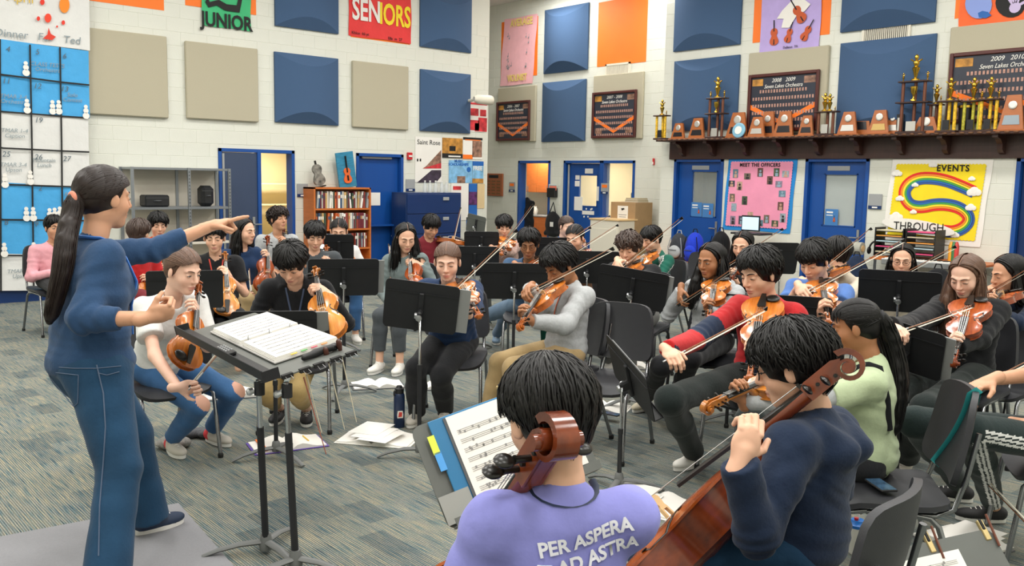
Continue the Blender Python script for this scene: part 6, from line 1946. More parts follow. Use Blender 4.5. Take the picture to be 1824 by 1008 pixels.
    # --- trousers, shoes
    if legs:
        pp = [ell(hip - ZUP * 0.0, V(0.148 * sc * bulk, 0.118 * bulk, 0.098), Rt if stand else np.array([rt, f, ZUP]).T, 0.03)]
        cuts = []; fp = []
        pl = loose * 0.7
        for Hj, Kn, An in lg:
            sh = nrm(An - Kn); e = An - sh * hem
            if stand:
                pp.append(ell(Hj - f * 0.045 - ZUP * 0.02, (0.09, 0.1, 0.12), None, 0.05))
                pp += [cone(Hj, Kn, 0.1 * bulk, 0.068 * bulk, 0.03), cone(Kn, Kn * 0.6 + An * 0.4, 0.067 * bulk, 0.064 * bulk, 0.02), cone(Kn * 0.6 + An * 0.4, An + sh * 0.03, 0.064 * bulk, 0.1, 0.02)]
            else:
                pp += [cone(Hj, Kn, 0.082 * sc + pl, 0.058 * sc + pl, 0.03), cone(Kn, Kn * 0.6 + e * 0.4, 0.057 * sc + pl, 0.055 * sc + pl, 0.02), cone(Kn * 0.6 + e * 0.4, e + sh * 0.03, 0.055 * sc + pl, (0.04 + 0.3 * pl) * sc + pl, 0.02)]
            cuts.append((e, sh, 0.16)); fp += [(Kn - f * 0.05 - ZUP * 0.03, sh, 0.06, 0.0025), (e - sh * 0.05, sh, 0.05, 0.002), (Hj + nrm(Kn - Hj) * 0.1, nrm(Kn - Hj), 0.09, 0.0035)]
        Pp, Qp = sdf(pp, 0.0085 if near else 0.012, folds(0.0045, 0.6, seed + 5, fp), cuts)
        sdf_obj('trousers', Pp, Qp, pants if isinstance(pants, list) else [pants], root, None, (lambda C: pantsfn(C, lg)) if pantsfn else None)
        if shoe is not None:
            for i, (Hj, Kn, An) in enumerate(lg):
                fd = f if stand is False else f
                fd = nrm(V(*(fd[:2]), 0) + rt * (0.12 if i == 0 else -0.12))
                make_shoe(root, An, fd, shoe, sole, near, sockc, heel)
    if lanyard:
        c_ = mat('lanyard_' + lanyard, lanyard, 0.6)
        bv = BVHTree.FromPolygons(Ps.tolist(), Qs.tolist())
        mb = MB()
        for s_ in (-1, 1):
            pts = []
            for q in np.linspace(0, 1, 9):
                p = nb + tr * s_ * (0.062 * (1 - q) + 0.008 * q) - tu * (0.27 * q) + tf * 0.25
                h_ = bv.ray_cast(Vector(p), Vector(-tf))
                pts.append(np.array(h_[0]) + tf * 0.004 if h_[0] is not None else p - tf * 0.16)
            mb.tube(pts, 0.006, 6, flat=0.35, up=tf)
        o = mb.obj('lanyard', c_, root, 60); o.matrix_parent_inverse = root.matrix_world.inverted()
    return dict(root=root, shc=shc, H=H, Rh=Rh, f=f, rt=rt, nb=nb, nk=nk, hip=hip, tr=tr, tf=tf, tu=tu, SR=SR, SL=SLh, shirt=so, PQ=(Ps, Qs), legs=lg, arms=arms, hl=hl)
def make_shoe(root, An, fd, m, sole, near, sockc=None, heel=None):
    x = np.cross(fd, ZUP); R = np.array([x, fd, ZUP]).T
    b = V(An[0], An[1], 0)
    z0 = An[2] - 0.085
    w = lambda p: b + R @ np.asarray(p, float) + ZUP * z0
    pr = [cone(w((0, -0.035, 0.05)), w((0, 0.06, 0.045)), 0.036, 0.034, 0.02), ell(w((0, 0.115, 0.036)), (0.044, 0.075, 0.028), R, 0.03), cone(w((0, 0.0, 0.06)), w((0, 0.0, 0.095)), 0.038, 0.036, 0.02), ell(w((0, 0.07, 0.03)), (0.041, 0.12, 0.024), R, 0.02), sub(cone(w((0, 0.0, 0.1)), w((0, 0, 0.14)), 0.03, 0.03, 0.004))]
    Ps, Qs = sdf(pr, 0.0065 if near else 0.009, None, ((w((0, 0, 0.018)), V(0, 0, -1), None),))
    s = sdf_obj('shoe', Ps, Qs, [m, heel or m], root, None, (lambda C: (((C - b) @ fd) < 0.005).astype(int)) if heel else None)
    out = []
    for i in range(20):
        a = 2 * math.pi * i / 20
        yy = 0.062 + 0.128 * math.sin(a); xx = (0.043 + 0.006 * math.sin(a)) * math.cos(a) * (1 - 0.12 * (math.sin(a) < -0.3))
        out.append((xx, yy))
    o = MB().prism(out, 0.026, w((0, 0, 0.013)), R[:, 0], R[:, 1]).obj('sole', sole or m_white, s, 40)
    mb = MB()
    for i in range(4):
        y = 0.045 + 0.022 * i; z = 0.083 - 0.007 * i
        mb.tube([w((-0.022, y, z - 0.006)), w((0, y + 0.004, z + 0.004)), w((0.022, y, z - 0.006))], 0.003, 5)
    mb.obj('laces', m_white if sole is not m_ink else m_ink, s)
    if sockc: 
        o = MB().tube([w((0, 0, 0.08)), w((0, 0, 0.13))], [0.037, 0.036], 12).obj('sock', sockc, root, 60); o.matrix_parent_inverse = root.matrix_world.inverted()

# ---------------------------------------------------------------- playing poses
def left_grip(B, Rv, pos=0.44, k=1.0):
    x, y, z = Rv[:, 0], Rv[:, 1], Rv[:, 2]
    G = B + y * pos * SZ * k + z * 0.036
    return dict(w=G - z * 0.085 + x * 0.028 - y * 0.035, d=z * 0.9 + y * 0.3 + x * 0.12, n=-x + y * 0.1, curl=(48, 62, 40), thumb=0.6)
def right_bow(Fp, Rb, S):
    y, z = Rb[:, 1], Rb[:, 2]
    e = nrm(Fp - S); e = nrm(e - y * (e @ y) * 0.8)
    g = Fp + y * 0.045
    return dict(w=g + z * 0.035 - e * 0.095, d=e * 0.95 - z * 0.25 + y * 0.1, n=-z * 0.9 + y * 0.1 - e * 0.2, curl=(35, 50, 30), thumb=0.9)
def solve_bow(C, yv, tip, frog=None, L=0.745 * SZ, near=None):
    best = None
    d = ray(*tip); zc = depth_of(C)
    for dz in np.linspace(-0.75, 0.75, 61):
        T = CAMP + d * (zc + dz)
        v = T - C; n = np.linalg.norm(v)
        if n < 0.06 or n > L - 0.04: continue
        u = v / n
        Fp = C - u * (L - n)
        cost = 1.2 * abs(u @ yv)
        if frog is not None:
            c = RC.T @ (Fp - CAMP); px = CX + FPX * c[0] / c[2]; py = CY - FPX * c[1] / c[2]
            cost += 0.012 * math.hypot(px - frog[0], py - frog[1])
        if near is not None: cost += 0.6 * abs(dz - near)
        if best is None or cost < best[0]: best = (cost, Fp, T)
    if best is None:
        T = CAMP + d * zc; u = nrm(T - C); return C - u * L * 0.5, C + u * L * 0.5
    return best[1], best[2]
def player(label, who, px, py, hz=1.22, yaw=0, hyaw=None, pitch=18, scroll=None, near_root=True, tip=None, frog=None, vlabel=None, blabel=None, viola=False, wi=0, tiltv=0.45, vdrop=0.0, bow=True, chair=True, clabel=None, black_chair=False, s=None, grip=0.44, bshift=(0, 0, 0), leanf=None, cb=0.21, frog_len=None, **kw):
    """seated player with the violin under the chin"""
    H = at_z(px, py, hz) if s is None else at_d(px, py, s)
    f = facing(H, yaw); rt = np.cross(f, ZUP)
    if leanf is None:
        leanf = 0.1
        if kw.get('ankles') and kw.get('knees') is None:
            am = (np.asarray(kw['ankles'][0]) + np.asarray(kw['ankles'][1])) / 2
            leanf = min(0.36, max(0.06, 0.36 - float((am - H) @ f)))
    hip = V(H[0], H[1], 0.585) - f * leanf
    kk = 1.12 if viola else 1.0
    B = H - f * 0.0 - rt * 0.075 + f * 0.055 - ZUP * (0.135 + vdrop) + rt * bshift[0] + f * bshift[1] + ZUP * bshift[2]
    L = 0.597 * SZ * kk
    S = at_len(*scroll, B, L, near_root) if scroll is not None else B + nrm(f * 0.8 - rt * 0.55 - ZUP * 0.12) * L
    up = ZUP * 1.0 + rt * tiltv
    Rv = place_violin(B, S, up, vlabel or (('viola' if viola else 'violin') + ' held by ' + who), wi, viola)
    hands = [None, left_grip(B, Rv, grip, kk)]
    C = B + Rv[:, 1] * cb * SZ * kk + Rv[:, 2] * 0.093 * SZ
    if frog_len is not None:
        Fp = at_len(*frog, C, frog_len, True); T = Fp + nrm(C - Fp) * 0.745 * SZ
    elif tip is not None:
        Fp, T = solve_bow(C, Rv[:, 1], tip, frog)
    else:
        T = C - rt * 0.25 + ZUP * 0.1; u = nrm(np.cross(Rv[:, 1], Rv[:, 2])); Fp = C + u * 0.3; T = C - u * 0.44
    hd = -Rv[:, 2]
    Rb = frame(T - Fp, -hd)
    SRest = V(H[0], H[1], 0) + rt * 0.17 + ZUP * (H[2] - 0.2)
    if bow: place_bow(Fp, T, hd, blabel or ('bow used by ' + who))
    hands[0] = right_bow(Fp, Rb, SRest)
    d = person(label, H, yaw, hyaw, pitch, hip=hip, hands=hands, **kw)
    if chair: place_chair(d['hip'] + d['f'] * 0.06, d['f'], clabel or ('chair under ' + who), black_chair)
    return d
def rester(label, who, px, py, hz=1.22, yaw=0, hyaw=None, pitch=18, scroll=None, tail=None, ds=(0.0, 0.0), bow=None, vlabel=None, blabel=None, viola=False, wi=0, chair=True, clabel=None, black_chair=False, s=None, grip=0.4, leanf=None, topf=None, rhand=None, violin=True, bowd=(0.0, 0.0), **kw):
    """seated player with the violin upright on the thigh"""
    H = at_z(px, py, hz) if s is None else at_d(px, py, s)
    f = facing(H, yaw); rt = np.cross(f, ZUP)
    if leanf is None:
        leanf = 0.1
        if kw.get('ankles') and kw.get('knees') is None:
            am = (np.asarray(kw['ankles'][0]) + np.asarray(kw['ankles'][1])) / 2
            leanf = min(0.36, max(0.06, 0.36 - float((am - H) @ f)))
    hip = V(H[0], H[1], 0.585) - f * leanf
    kk = 1.12 if viola else 1.0
    hands = [None, None]
    if violin:
        ref = depth_of(H) - 0.18
        B = CAMP + ray(*tail) * (ref + ds[0])
        S = at_len(*scroll, B, 0.597 * SZ * kk, ds[1] < 0)
        Rv = place_violin(B, S, f if topf is None else topf, vlabel or (('viola' if viola else 'violin') + ' held by ' + who), wi, viola)
        x, y, z = Rv[:, 0], Rv[:, 1], Rv[:, 2]
        G = B + y * grip * SZ * kk + z * 0.02
        hands[1] = dict(w=G - z * 0.075 + x * 0.05 - y * 0.045, d=z * 0.75 - x * 0.45 + y * 0.35, n=-x * 0.7 - z * 0.5, curl=(45, 60, 40), thumb=0.6)
    if bow is not None:
        zb = depth_of(H) - 0.2
        Fp = CAMP + ray(*bow[0]) * (zb + bowd[0])
        T = at_len(*bow[1], Fp, 0.745 * SZ, bowd[1] < 0)
        place_bow(Fp, T, -f, blabel or ('bow held by ' + who))
        Rb = frame(T - Fp, f)
        hands[0] = dict(w=Fp + Rb[:, 1] * 0.05 - Rb[:, 2] * 0.02 + rt * 0.06 - f * 0.04 - ZUP * 0.02, d=-rt * 0.8 + f * 0.5, n=f * 0.5 + rt * 0.6, curl=(55, 60, 40), thumb=0.7)
    if rhand is not None: hands[0] = rhand(H, f, rt, hip)
    d = person(label, H, yaw, hyaw, pitch, hip=hip, hands=hands, **kw)
    if chair: place_chair(d['hip'] + d['f'] * 0.06, d['f'], clabel or ('chair under ' + who), black_chair)
    return d

def shirt_text(p, txt, a, b, size, m, back=False, rot=0.0, name='lettering'):
    """lettering laid onto the shirt: a to the wearer's left seen from the front (or right seen from the back), b below the neck"""
    tf, tr, tu, nb = p['tf'], p['tr'], p['tu'], p['nb']
    d = -tf if back else tf; U = tr if back else -tr
    U2 = U * math.cos(rot) + tu * math.sin(rot); W2 = tu * math.cos(rot) - U * math.sin(rot)
    o = text_mesh(name, txt, size, m, None, nb + U * a - tu * b, U2, W2, ext=0.0, bold=0.0014)
    bv = BVHTree.FromPolygons(p['PQ'][0].tolist(), p['PQ'][1].tolist())
    me = o.data; co = np.empty(len(me.vertices) * 3); me.vertices.foreach_get('co', co); co = co.reshape(-1, 3)
    for i, q in enumerate(co):
        h_ = bv.ray_cast(Vector(q + d * 0.5), Vector(-d))
        if h_[0] is not None: co[i] = np.array(h_[0]) + d * 0.005
    me.vertices.foreach_set('co', co.ravel()); me.update()
    o.parent = p['shirt']
    return o
def badge(p, b=0.29, m=None):
    tf, tr, tu, nb = p['tf'], p['tr'], p['tu'], p['nb']
    bv = BVHTree.FromPolygons(p['PQ'][0].tolist(), p['PQ'][1].tolist())
    h_ = bv.ray_cast(Vector(nb - tu * b + tf * 0.5), Vector(-tf))
    c = np.array(h_[0]) + tf * 0.008 if h_[0] is not None else nb - tu * b + tf * 0.14
    o = MB().box(c, (0.062, 0.003, 0.095), np.array([tr, tf, tu]).T, bev=0.001).box(c + tf * 0.002 + tu * 0.02, (0.045, 0.002, 0.03), np.array([tr, tf, tu]).T, m=1).box(c + tf * 0.002 - tu * 0.028, (0.05, 0.002, 0.012), np.array([tr, tf, tu]).T, m=2).obj('id_badge', [m_white, mat('badge_blue', '#5f86b4', 0.4), m_deep], p['root'])
    o.matrix_parent_inverse = p['root'].matrix_world.inverted()
# ---------------------------------------------------------------- the cast
c_black = cloth('black', '#1b1c1f'); c_black2 = cloth('black_soft', '#26272a', 0.9)
c_navy = cloth('navy', '#1f3557'); c_navy2 = cloth('navy_hoodie', '#1e2b42'); c_blue = cloth('teacher_blue', '#2b4668')
c_grey = cloth('heather_grey', '#aeb1b3', vs=60, var=0.1); c_grey2 = cloth('grey_green', '#6f7b7b'); c_white = cloth('white_tee', '#dcdcda')
c_red = cloth('red_knit', '#b3262a', bs=50); c_maroon = cloth('maroon', '#6e1f28'); c_orange = cloth('orange_shirt', '#d9531e'); c_redtee = cloth('red_tee', '#c62b2e')
c_purple = cloth('violet_tee', '#8a8bd0', bs=25); c_green = cloth('mint_tee', '#b2c09c'); c_pink = cloth('pink_shirt', '#e2a3ad'); c_plaid = cloth('plaid', '#b89a90', vs=50, var=0.4)
c_skyt = cloth('blue_tee', '#5277b8'); c_royal = cloth('royal_hoodie', '#2f5b9e'); c_teal = cloth('green_jacket', '#16594a'); c_cream = cloth('cream_knit', '#cfc6b4'); c_slateb = cloth('slate_blue_shirt', '#3d5878')
c_khaki = cloth('khaki', '#b39a70'); c_tan = cloth('tan_trousers', '#a8905f'); c_denim = cloth('denim', '#3e6593', bs=60, var=0.2, vs=6); c_denimd = cloth('dark_denim', '#21425f', bs=60, var=0.25, vs=5)
c_greyj = cloth('grey_jogger', '#474c50'); c_greyjean = cloth('grey_jeans', '#6d6d6b', var=0.25, vs=8); c_steel = cloth('steel_blue_trousers', '#62788e'); c_track = cloth('track_green', '#222e2e'); c_dgreen = cloth('dark_trousers', '#1c2423')
m_bare = mat('bare_knee_skin', '#d9a58e', 0.55)
s_white = mat('shoe_white', '#e0ddd6', 0.7); s_grey = mat('shoe_grey', '#c5bfb4', 0.75); s_black = mat('shoe_black', '#1c1c1e', 0.7); s_blue = mat('shoe_blue', '#7d95ab', 0.7); s_beige = mat('shoe_beige', '#c9bfa8', 0.8); s_navy = mat('shoe_navy', '#25344d', 0.7); s_red = mat('shoe_red', '#d8303c', 0.6)
S_white = mat('sole_white', '#e6e4de', 0.6); S_black = m_ink

# conductor
Ht = at_d(186, 355, 385)
hipT = at_d(160, 652, 388)
fT = facing(Ht, 108); rT = np.cross(fT, ZUP)
Rw_ = at_d(262, 566, 415); Rh_t = at_d(325, 548, 408)
Lw_ = at_d(372, 404, 352); Lh_t = at_d(445, 380, 345)
tailp = [at_d(130, 376, 396), at_d(118, 420, 404), at_d(112, 480, 408), at_d(98, 535, 408), at_d(88, 575, 406)]
teacher = person('conductor in navy top and flared jeans pointing across the room', Ht, 108, 122, 2, skin='tan', hair=('pony', 'dark'), hairp=dict(tail=tailp, tie='#d98a72', base=(0, -0.128, 0.0), fringe=0.06, tailw=1.0, vol=0.006), hs=1.16, sc=1.12, female=True, near=2, stand=True,
       shirt=c_blue, sleeve='three', pants=c_denimd, hem=-0.02, loose=0.014, hip=hipT, bulk=1.42, bustk=1.4, thigh=1.0, low_neck=0.02,
       hands=(dict(w=Rw_, d=Rh_t - Rw_, n=V(0, 0, 1) * 0.4 + rT * -0.9, curl=(68, 85, 55), thumb=1.0), dict(w=Lw_, d=Lh_t - Lw_, n=V(0, 0, -1), curl=(75, 85, 60), idx=(2, 4, 4), thumb=0.8)),
       elbow_pole=(V(0, 0, -1.0) - fT * 0.6 + rT * 0.3, V(0, 0, -1)), ankles=(at_z(190, 1022, 0.09) * V(1, 1, 0) + V(0, 0, 0.1), at_z(264, 952, 0.0) * V(1, 1, 0) + V(0, 0, 0.1)), shoe=s_navy, sole=S_white, eyes=0.8, lanyard=None, group='conductor')
root = teacher['root']
# lanyard strap around the neck, back pockets and seams of the jeans
def wrap_on(PQ, pts, off, push):
    bv = BVHTree.FromPolygons(PQ[0].tolist(), PQ[1].tolist()); out = []
    for p in pts:
        q = bv.find_nearest(Vector(p))
        out.append(np.array(q[0]) + np.array(q[1]) * off if q[0] is not None else np.asarray(p))
    return out
nb = teacher['nb']; tf_, tr_, tu_ = teacher['tf'], teacher['tr'], teacher['tu']
pts = [nb + tr_ * 0.09 * math.cos(a) - tf_ * 0.07 * math.sin(a) + tu_ * 0.03 for a in np.linspace(0, math.pi, 9)]
pts = [nb + tr_ * (0.1 - 0.04 * q) + tf_ * (0.03 + 0.16 * q) - tu_ * (0.02 + 0.4 * q) for q in np.linspace(1, 0, 6)] + pts
o = MB().tube(wrap_on(teacher['PQ'], pts, 0.008, 0), 0.013, 8, flat=0.5).obj('lanyard', mat('lanyard_blue', '#3f76c4', 0.6), root, 60); o.matrix_parent_inverse = root.matrix_world.inverted()
tro = [c for c in root.children if c.name.startswith('trousers')][0]
me_ = tro.data; TP = np.array([v.co[:] for v in me_.vertices]); TQ = np.array([p.vertices[:] for p in me_.polygons])
hip_ = teacher['hip']; rt_ = teacher['rt']; f_ = teacher['f']
(HjR, KnR, AnR), (HjL, KnL, AnL) = teacher['legs']
m_stitch = mat('jeans_stitch', '#53637c', 0.7)
bvt = BVHTree.FromPolygons(TP.tolist(), TQ.tolist())
def seam(pix, name, r=0.0022):
    q = np.array(pix, float); t_ = np.linspace(0, len(q) - 1, 6 * len(q)); out = []
    for a in t_:
        p = (np.interp(a, range(len(q)), q[:, 0]), np.interp(a, range(len(q)), q[:, 1]))
        d = ray(*p); h_ = bvt.ray_cast(Vector(CAMP), Vector(d))
        if h_[0] is not None: out.append(np.array(h_[0]) + np.array(h_[1]) * 0.002)
    if len(out) > 3: MB().tube(out, r, 5).obj(name, m_stitch, tro, 60)
seam([(88, 662), (140, 668), (139, 718), (114, 738), (96, 722), (88, 662)], 'pocket_stitch')
seam([(172, 650), (184, 700), (188, 760), (184, 830), (178, 900), (176, 990)], 'side_seam', 0.003)
seam([(174, 664), (190, 668), (212, 662)], 'front_pocket_stitch')
seam([(84, 652), (130, 656), (172, 656), (215, 652)], 'waistband_stitch')

# front row left: white T-shirt
def ripped(C, lg):
    m_ = np.zeros(len(C))
    for Hj, Kn, An in lg:
        fwd = nrm(Kn - Hj); c = Kn + fwd * 0.03 + ZUP * 0.035
        d = C - c
        m_[(d * d).sum(1) < 0.06 ** 2] = 1
    return m_
fl = lambda px, py, h=0.09: at_z(px, py, 0) * V(1, 1, 0) + V(0, 0, h)
W2 = 'the white T-shirt player'
p2 = rester('player in white T-shirt and ripped jeans resting a violin', W2, 326, 483, 1.215, yaw=28, hyaw=42, pitch=16, scroll=(356, 500), tail=(328, 652), ds=(-0.12, 0.06), bow=((338, 692), (452, 556)), bowd=(-0.2, 0.1), wi=0,
       skin='fair', hair=('tied', 'brown'), hairp=dict(fringe=0.062), female=True, near=True, shirt=c_white, sleeve='tee', pants=[c_denim, m_bare], pantsfn=ripped, hem=0.03, ankles=(fl(306, 806), fl(378, 788)), shoe=s_grey, sole=S_white, heel=s_red, eyes=0.6, hs=1.12)
p3 = rester('player in black hoodie and khaki capris looking down at a viola', 'the black hoodie player', 519, 470, 1.2, yaw=-8, hyaw=-14, pitch=34, scroll=(560, 474), tail=(588, 603), ds=(-0.15, 0.1), viola=True, wi=2, skin='light', hair=('short', 'black'), hairp=dict(fringe=0.055, vol=0.012), near=True, hs=1.12,
       shirt=c_black, sleeve='long', hood=True, pants=c_tan, hem=0.16, ankles=(fl(498, 748), fl(546, 750)), shoe=s_black, sole=S_white, eyes=0.25, lanyard='#46536e')
p4 = rester('player in black T-shirt with red lanyard holding a violin upright', 'the black T-shirt player', 382, 424, 1.24, yaw=8, hyaw=-4, pitch=10, scroll=(401, 447), tail=(404, 560), ds=(-0.08, 0.05), wi=2, skin='light', hair=('short', 'black'), hairp=dict(fringe=0.06, vol=0.004), shirt=c_black, sleeve='tee', pants=c_black2, hem=0.05, lanyard='#c23a2c', eyes=0.3, s=196)
p5 = rester('long-haired player in navy T-shirt and khakis holding violin and bow upright', 'the long-haired navy T-shirt player', 437, 413, 1.22, yaw=25, hyaw=48, pitch=4, scroll=(478, 419), tail=(470, 521), ds=(-0.05, 0.05), bow=((449, 528), (440, 424)), wi=1, skin='light', hair=('long', 'black'), hairp=dict(len=0.34, fringe=0.06), female=True, shirt=c_navy, sleeve='tee', pants=c_khaki, hem=0.05, eyes=0.6, s=172)
p6 = rester('curly-haired player in grey sweatshirt by the open door', 'the curly-haired grey sweatshirt player', 496, 391, 1.22, yaw=12, hyaw=34, pitch=-6, scroll=(505, 404), tail=(510, 480), ds=(-0.05, 0.05), wi=1, skin='tan', hair=('curly', 'dark'), hairp=dict(vol=0.014, wave=0.007, fringe=0.05), shirt=c_grey, sleeve='long', pants=c_black2, eyes=0.4, s=152)
p7 = rester('player in charcoal shirt with viola scroll beside the chin', 'the charcoal shirt player', 561, 421, 1.22, yaw=0, hyaw=5, pitch=20, scroll=(581, 436), tail=(588, 520), ds=(-0.08, 0.05), bow=((556, 530), (551, 428)), wi=0, viola=True, skin='light', hair=('short', 'black'), hairp=dict(vol=0.008, fringe=0.056), shirt=c_greyj, sleeve='tee', pants=c_denimd, eyes=0.2, s=184, hem=0.05)
p8 = rester('player in white and yellow T-shirt in front of the bookcase', 'the yellow and white T-shirt player', 604, 412, 1.22, yaw=5, hyaw=-3, pitch=16, scroll=(616, 424), tail=(622, 500), ds=(-0.05, 0.05), wi=0, skin='light', hair=('tied', 'black'), hairp=dict(fringe=0.05), female=True, shirt=c_white, sleeve='tee', pants=c_denim, ankles=None, shoe=s_white, sole=S_white, eyes=0.2, s=162, hem=0.05)
p9 = rester('player in orange shirt half hidden behind the conductor\'s arm', 'the orange shirt player', 282, 401, 1.22, yaw=15, hyaw=10, pitch=12, scroll=(300, 450), tail=(295, 530), ds=(-0.05, 0.05), wi=0, skin='light', hair=('short', 'black'), hairp=dict(vol=0.012, fringe=0.06), shirt=c_orange, sleeve='tee', pants=c_black2, eyes=0.4, s=158)
p10 = rester('player in red T-shirt almost covered by the conductor', 'the red T-shirt player', 248, 416, 1.22, yaw=35, hyaw=150, pitch=8, scroll=(264, 470), tail=(252, 560), ds=(-0.05, 0.05), bow=((236, 565), (231, 470)), wi=0, skin='light', hair=('short', 'mid'), hairp=dict(vol=0.01), shirt=c_redtee, sleeve='tee', pants=c_maroon, shoe=s_white, sole=S_white, s=176, ankles=None, hem=0.02)
Hm = at_d(97, 406, 162)
p11 = person('man in pink shirt seated alone against the calendar wall', Hm, 20, 18, 2, skin='tan', hair=('short', 'black'), hairp=dict(fringe=0.07), shirt=c_pink, sleeve='long', pants=c_black2, hs=1.1, eyes=0.6, group='listeners', shoe=s_black, sole=S_black)
place_chair(p11['hip'] + p11['f'] * 0.06, p11['f'], 'chair under the man in pink against the calendar wall')
p13 = rester('smiling player in grey-green sweater and joggers looking down', 'the grey-green sweater player', 723, 424, 1.22, yaw=-22, hyaw=12, pitch=20, scroll=(729, 437), tail=(742, 525), ds=(-0.1, 0.05), bow=((697, 540), (692, 435)), wi=1, skin='light', hair=('long', 'black'), hairp=dict(len=0.3, fringe=0.065, front=(0.6, 0.2)), female=True, shirt=c_grey2, sleeve='long', pants=c_greyj, hem=0.11, ankles=(fl(676, 662), fl(712, 664)), shoe=s_white, sole=S_white, eyes=0.15, s=188, near=True)
p14 = player('player in navy sweatshirt and black sweatpants playing, hair tied back', 'the navy sweatshirt player with tied hair', 797, 467, 1.21, yaw=-8, hyaw=-6, pitch=14, scroll=(854, 562), tip=(919, 409), frog=(770, 530), wi=0, skin='fair', hair=('tied', 'brown'), hairp=dict(fringe=0.06), female=True, near=True, shirt=c_navy, loose=0.026, pants=c_black2, hem=-0.02, ankles=(fl(742, 752), fl(792, 748)), shoe=s_grey, sole=S_white, eyes=0.3, tiltv=0.2)
p15 = player('player in maroon shirt playing in front of the filing cabinet', 'the maroon shirt player', 768, 404, 1.25, yaw=15, hyaw=22, pitch=24, scroll=(856, 438), tip=(820, 370), frog=(768, 456), wi=0, skin='tan', hair=('short', 'black'), hairp=dict(fringe=0.048, vol=0.008), shirt=c_maroon, pants=c_black2, eyes=0.2, s=150, near_root=False, tiltv=0.2)
p16 = player('player in plaid shirt with bow raised towards the kitchenette doorway', 'the plaid shirt player', 898, 404, 1.25, yaw=-15, hyaw=5, pitch=16, scroll=(893, 452), tip=(948, 364), frog=(862, 455), wi=0, skin='light', hair=('short', 'black'), hairp=dict(fringe=0.048, vol=0.01), shirt=c_plaid, pants=c_greyj, eyes=0.25, s=146, tiltv=-0.3)
p17 = player('player in slate shirt and glasses behind a music stand', 'the player in glasses behind the middle stand', 942, 435, 1.22, yaw=-5, hyaw=-4, pitch=18, tip=(1051, 404), frog=(935, 480), scroll=(985, 505), wi=1, skin='brown', hair=('short', 'black'), hairp=dict(fringe=0.076, vol=0.012), shirt=c_slateb, pants=c_steel, glasses=True, eyes=0.2, s=192, hem=0.04, ankles=(fl(842, 612), fl(884, 610)), shoe=s_blue, sole=S_white)
p18 = player('player in light grey sweatshirt and khakis facing left, playing', 'the light grey sweatshirt player', 997, 474, 1.225, yaw=-62, hyaw=-48, pitch=30, scroll=(922, 584), tip=(1091, 441), frog=(920, 545), wi=0, skin='brown', hair=('short', 'black'), hairp=dict(fringe=0.072, vol=0.016, wave=0.004), near=True, shirt=c_grey, loose=0.024, pants=c_khaki, hem=0.0, eyes=0.2, hs=1.12, tiltv=0.5, s=256, ankles=(fl(868, 770), fl(905, 790)), shoe=s_white, sole=S_white, lanyard='#d2602c', bshift=(0.0, 0.0, 0.02))
p19 = player('player in royal blue hoodie turned away near the office door', 'the royal blue hoodie player', 1009, 404, 1.25, yaw=50, hyaw=38, pitch=10, scroll=(1042, 436), tip=(1086, 384), frog=(1012, 440), wi=0, skin='fair', hair=('tied', 'mid'), hairp=dict(fringe=0.06), female=True, shirt=c_royal, pants=c_black2, s=138, near_root=False)
p20 = player('player in brown jacket with tied black hair, playing behind a stand', 'the brown jacket player', 1024, 424, 1.22, yaw=-25, hyaw=-22, pitch=16, scroll=(1060, 470), tip=(1100, 400), frog=(1010, 480), wi=1, skin='light', hair=('tied', 'black'), hairp=dict(fringe=0.06), female=True, shirt=cloth('brown_jacket', '#6b4a34'), pants=c_teal, eyes=0.2, s=174, hem=0.0)
p21 = player('curly-topped player in black and orange T-shirt and grey jeans', 'the black and orange T-shirt player', 1120, 442, 1.22, yaw=-20, hyaw=-18, pitch=18, scroll=(1085, 530), tip=(1214, 387), frog=(1075, 525), wi=0, skin='light', hair=('curly', 'mid'), hairp=dict(vol=0.012, wave=0.006, fringe=0.05), shirt=[c_black, c_orange], sleeve='tee', pants=[c_greyjean, m_bare], pantsfn=ripped, eyes=0.2, s=205, hem=0.05, ankles=(fl(1088, 660), fl(1128, 668)), shoe=s_white, sole=S_white,
       shirtfn=lambda C, d: (((C - d['hip']) @ d['tf'] > 0.05) & (np.abs((C - d['hip']) @ d['tr']) < 0.13) & ((C - d['hip']) @ d['tu'] < 0.24) & ((C - d['hip']) @ d['tu'] > 0.02)).astype(int), black_chair=True)
p22 = player('player in green jacket with white sleeve stripes', 'the green jacket player', 1160, 427, 1.22, yaw=-55, hyaw=-45, pitch=20, scroll=(1128, 492), bow=False, wi=0, skin='light', hair=('short', 'black'), hairp=dict(fringe=0.06, vol=0.004), shirt=[c_teal, c_white], pants=c_black2, eyes=0.2, s=170,
       shirtfn=lambda C, d: np.any([(np.abs(((C - a[1]) @ nrm(np.cross(nrm(a[2] - a[1]), d['tf']))) - q) < 0.007) & (((C - a[1]) @ nrm(np.cross(d['tu'], d['tf'])) * (-1 if a[0] else 1)) > -9) & (np.linalg.norm(C - (a[1] + a[2]) / 2, axis=1) < 0.2) for a in d['arms'] for q in (-0.025, 0.0, 0.025)], axis=0).astype(int))
p23 = player('long-haired player in grey hoodie and black trousers, playing', 'the grey hoodie player', 1266, 465, 1.21, yaw=-18, hyaw=-36, pitch=10, scroll=(1262, 568), tip=(1315, 471), frog=(1208, 530), wi=0, skin='brown', hair=('long', 'black'), hairp=dict(len=0.3, fringe=0.065, front=(0.1, 0.9)), female=True, near=True, shirt=c_grey, pants=c_black, eyes=0.6, s=235, hem=0.02, knees=(at_d(1178, 652, 262), at_d(1230, 640, 262)), ankles=(fl(1150, 728), fl(1200, 742)), shoe=s_beige, sole=S_white, hood=True, tiltv=0.1, black_chair=True)
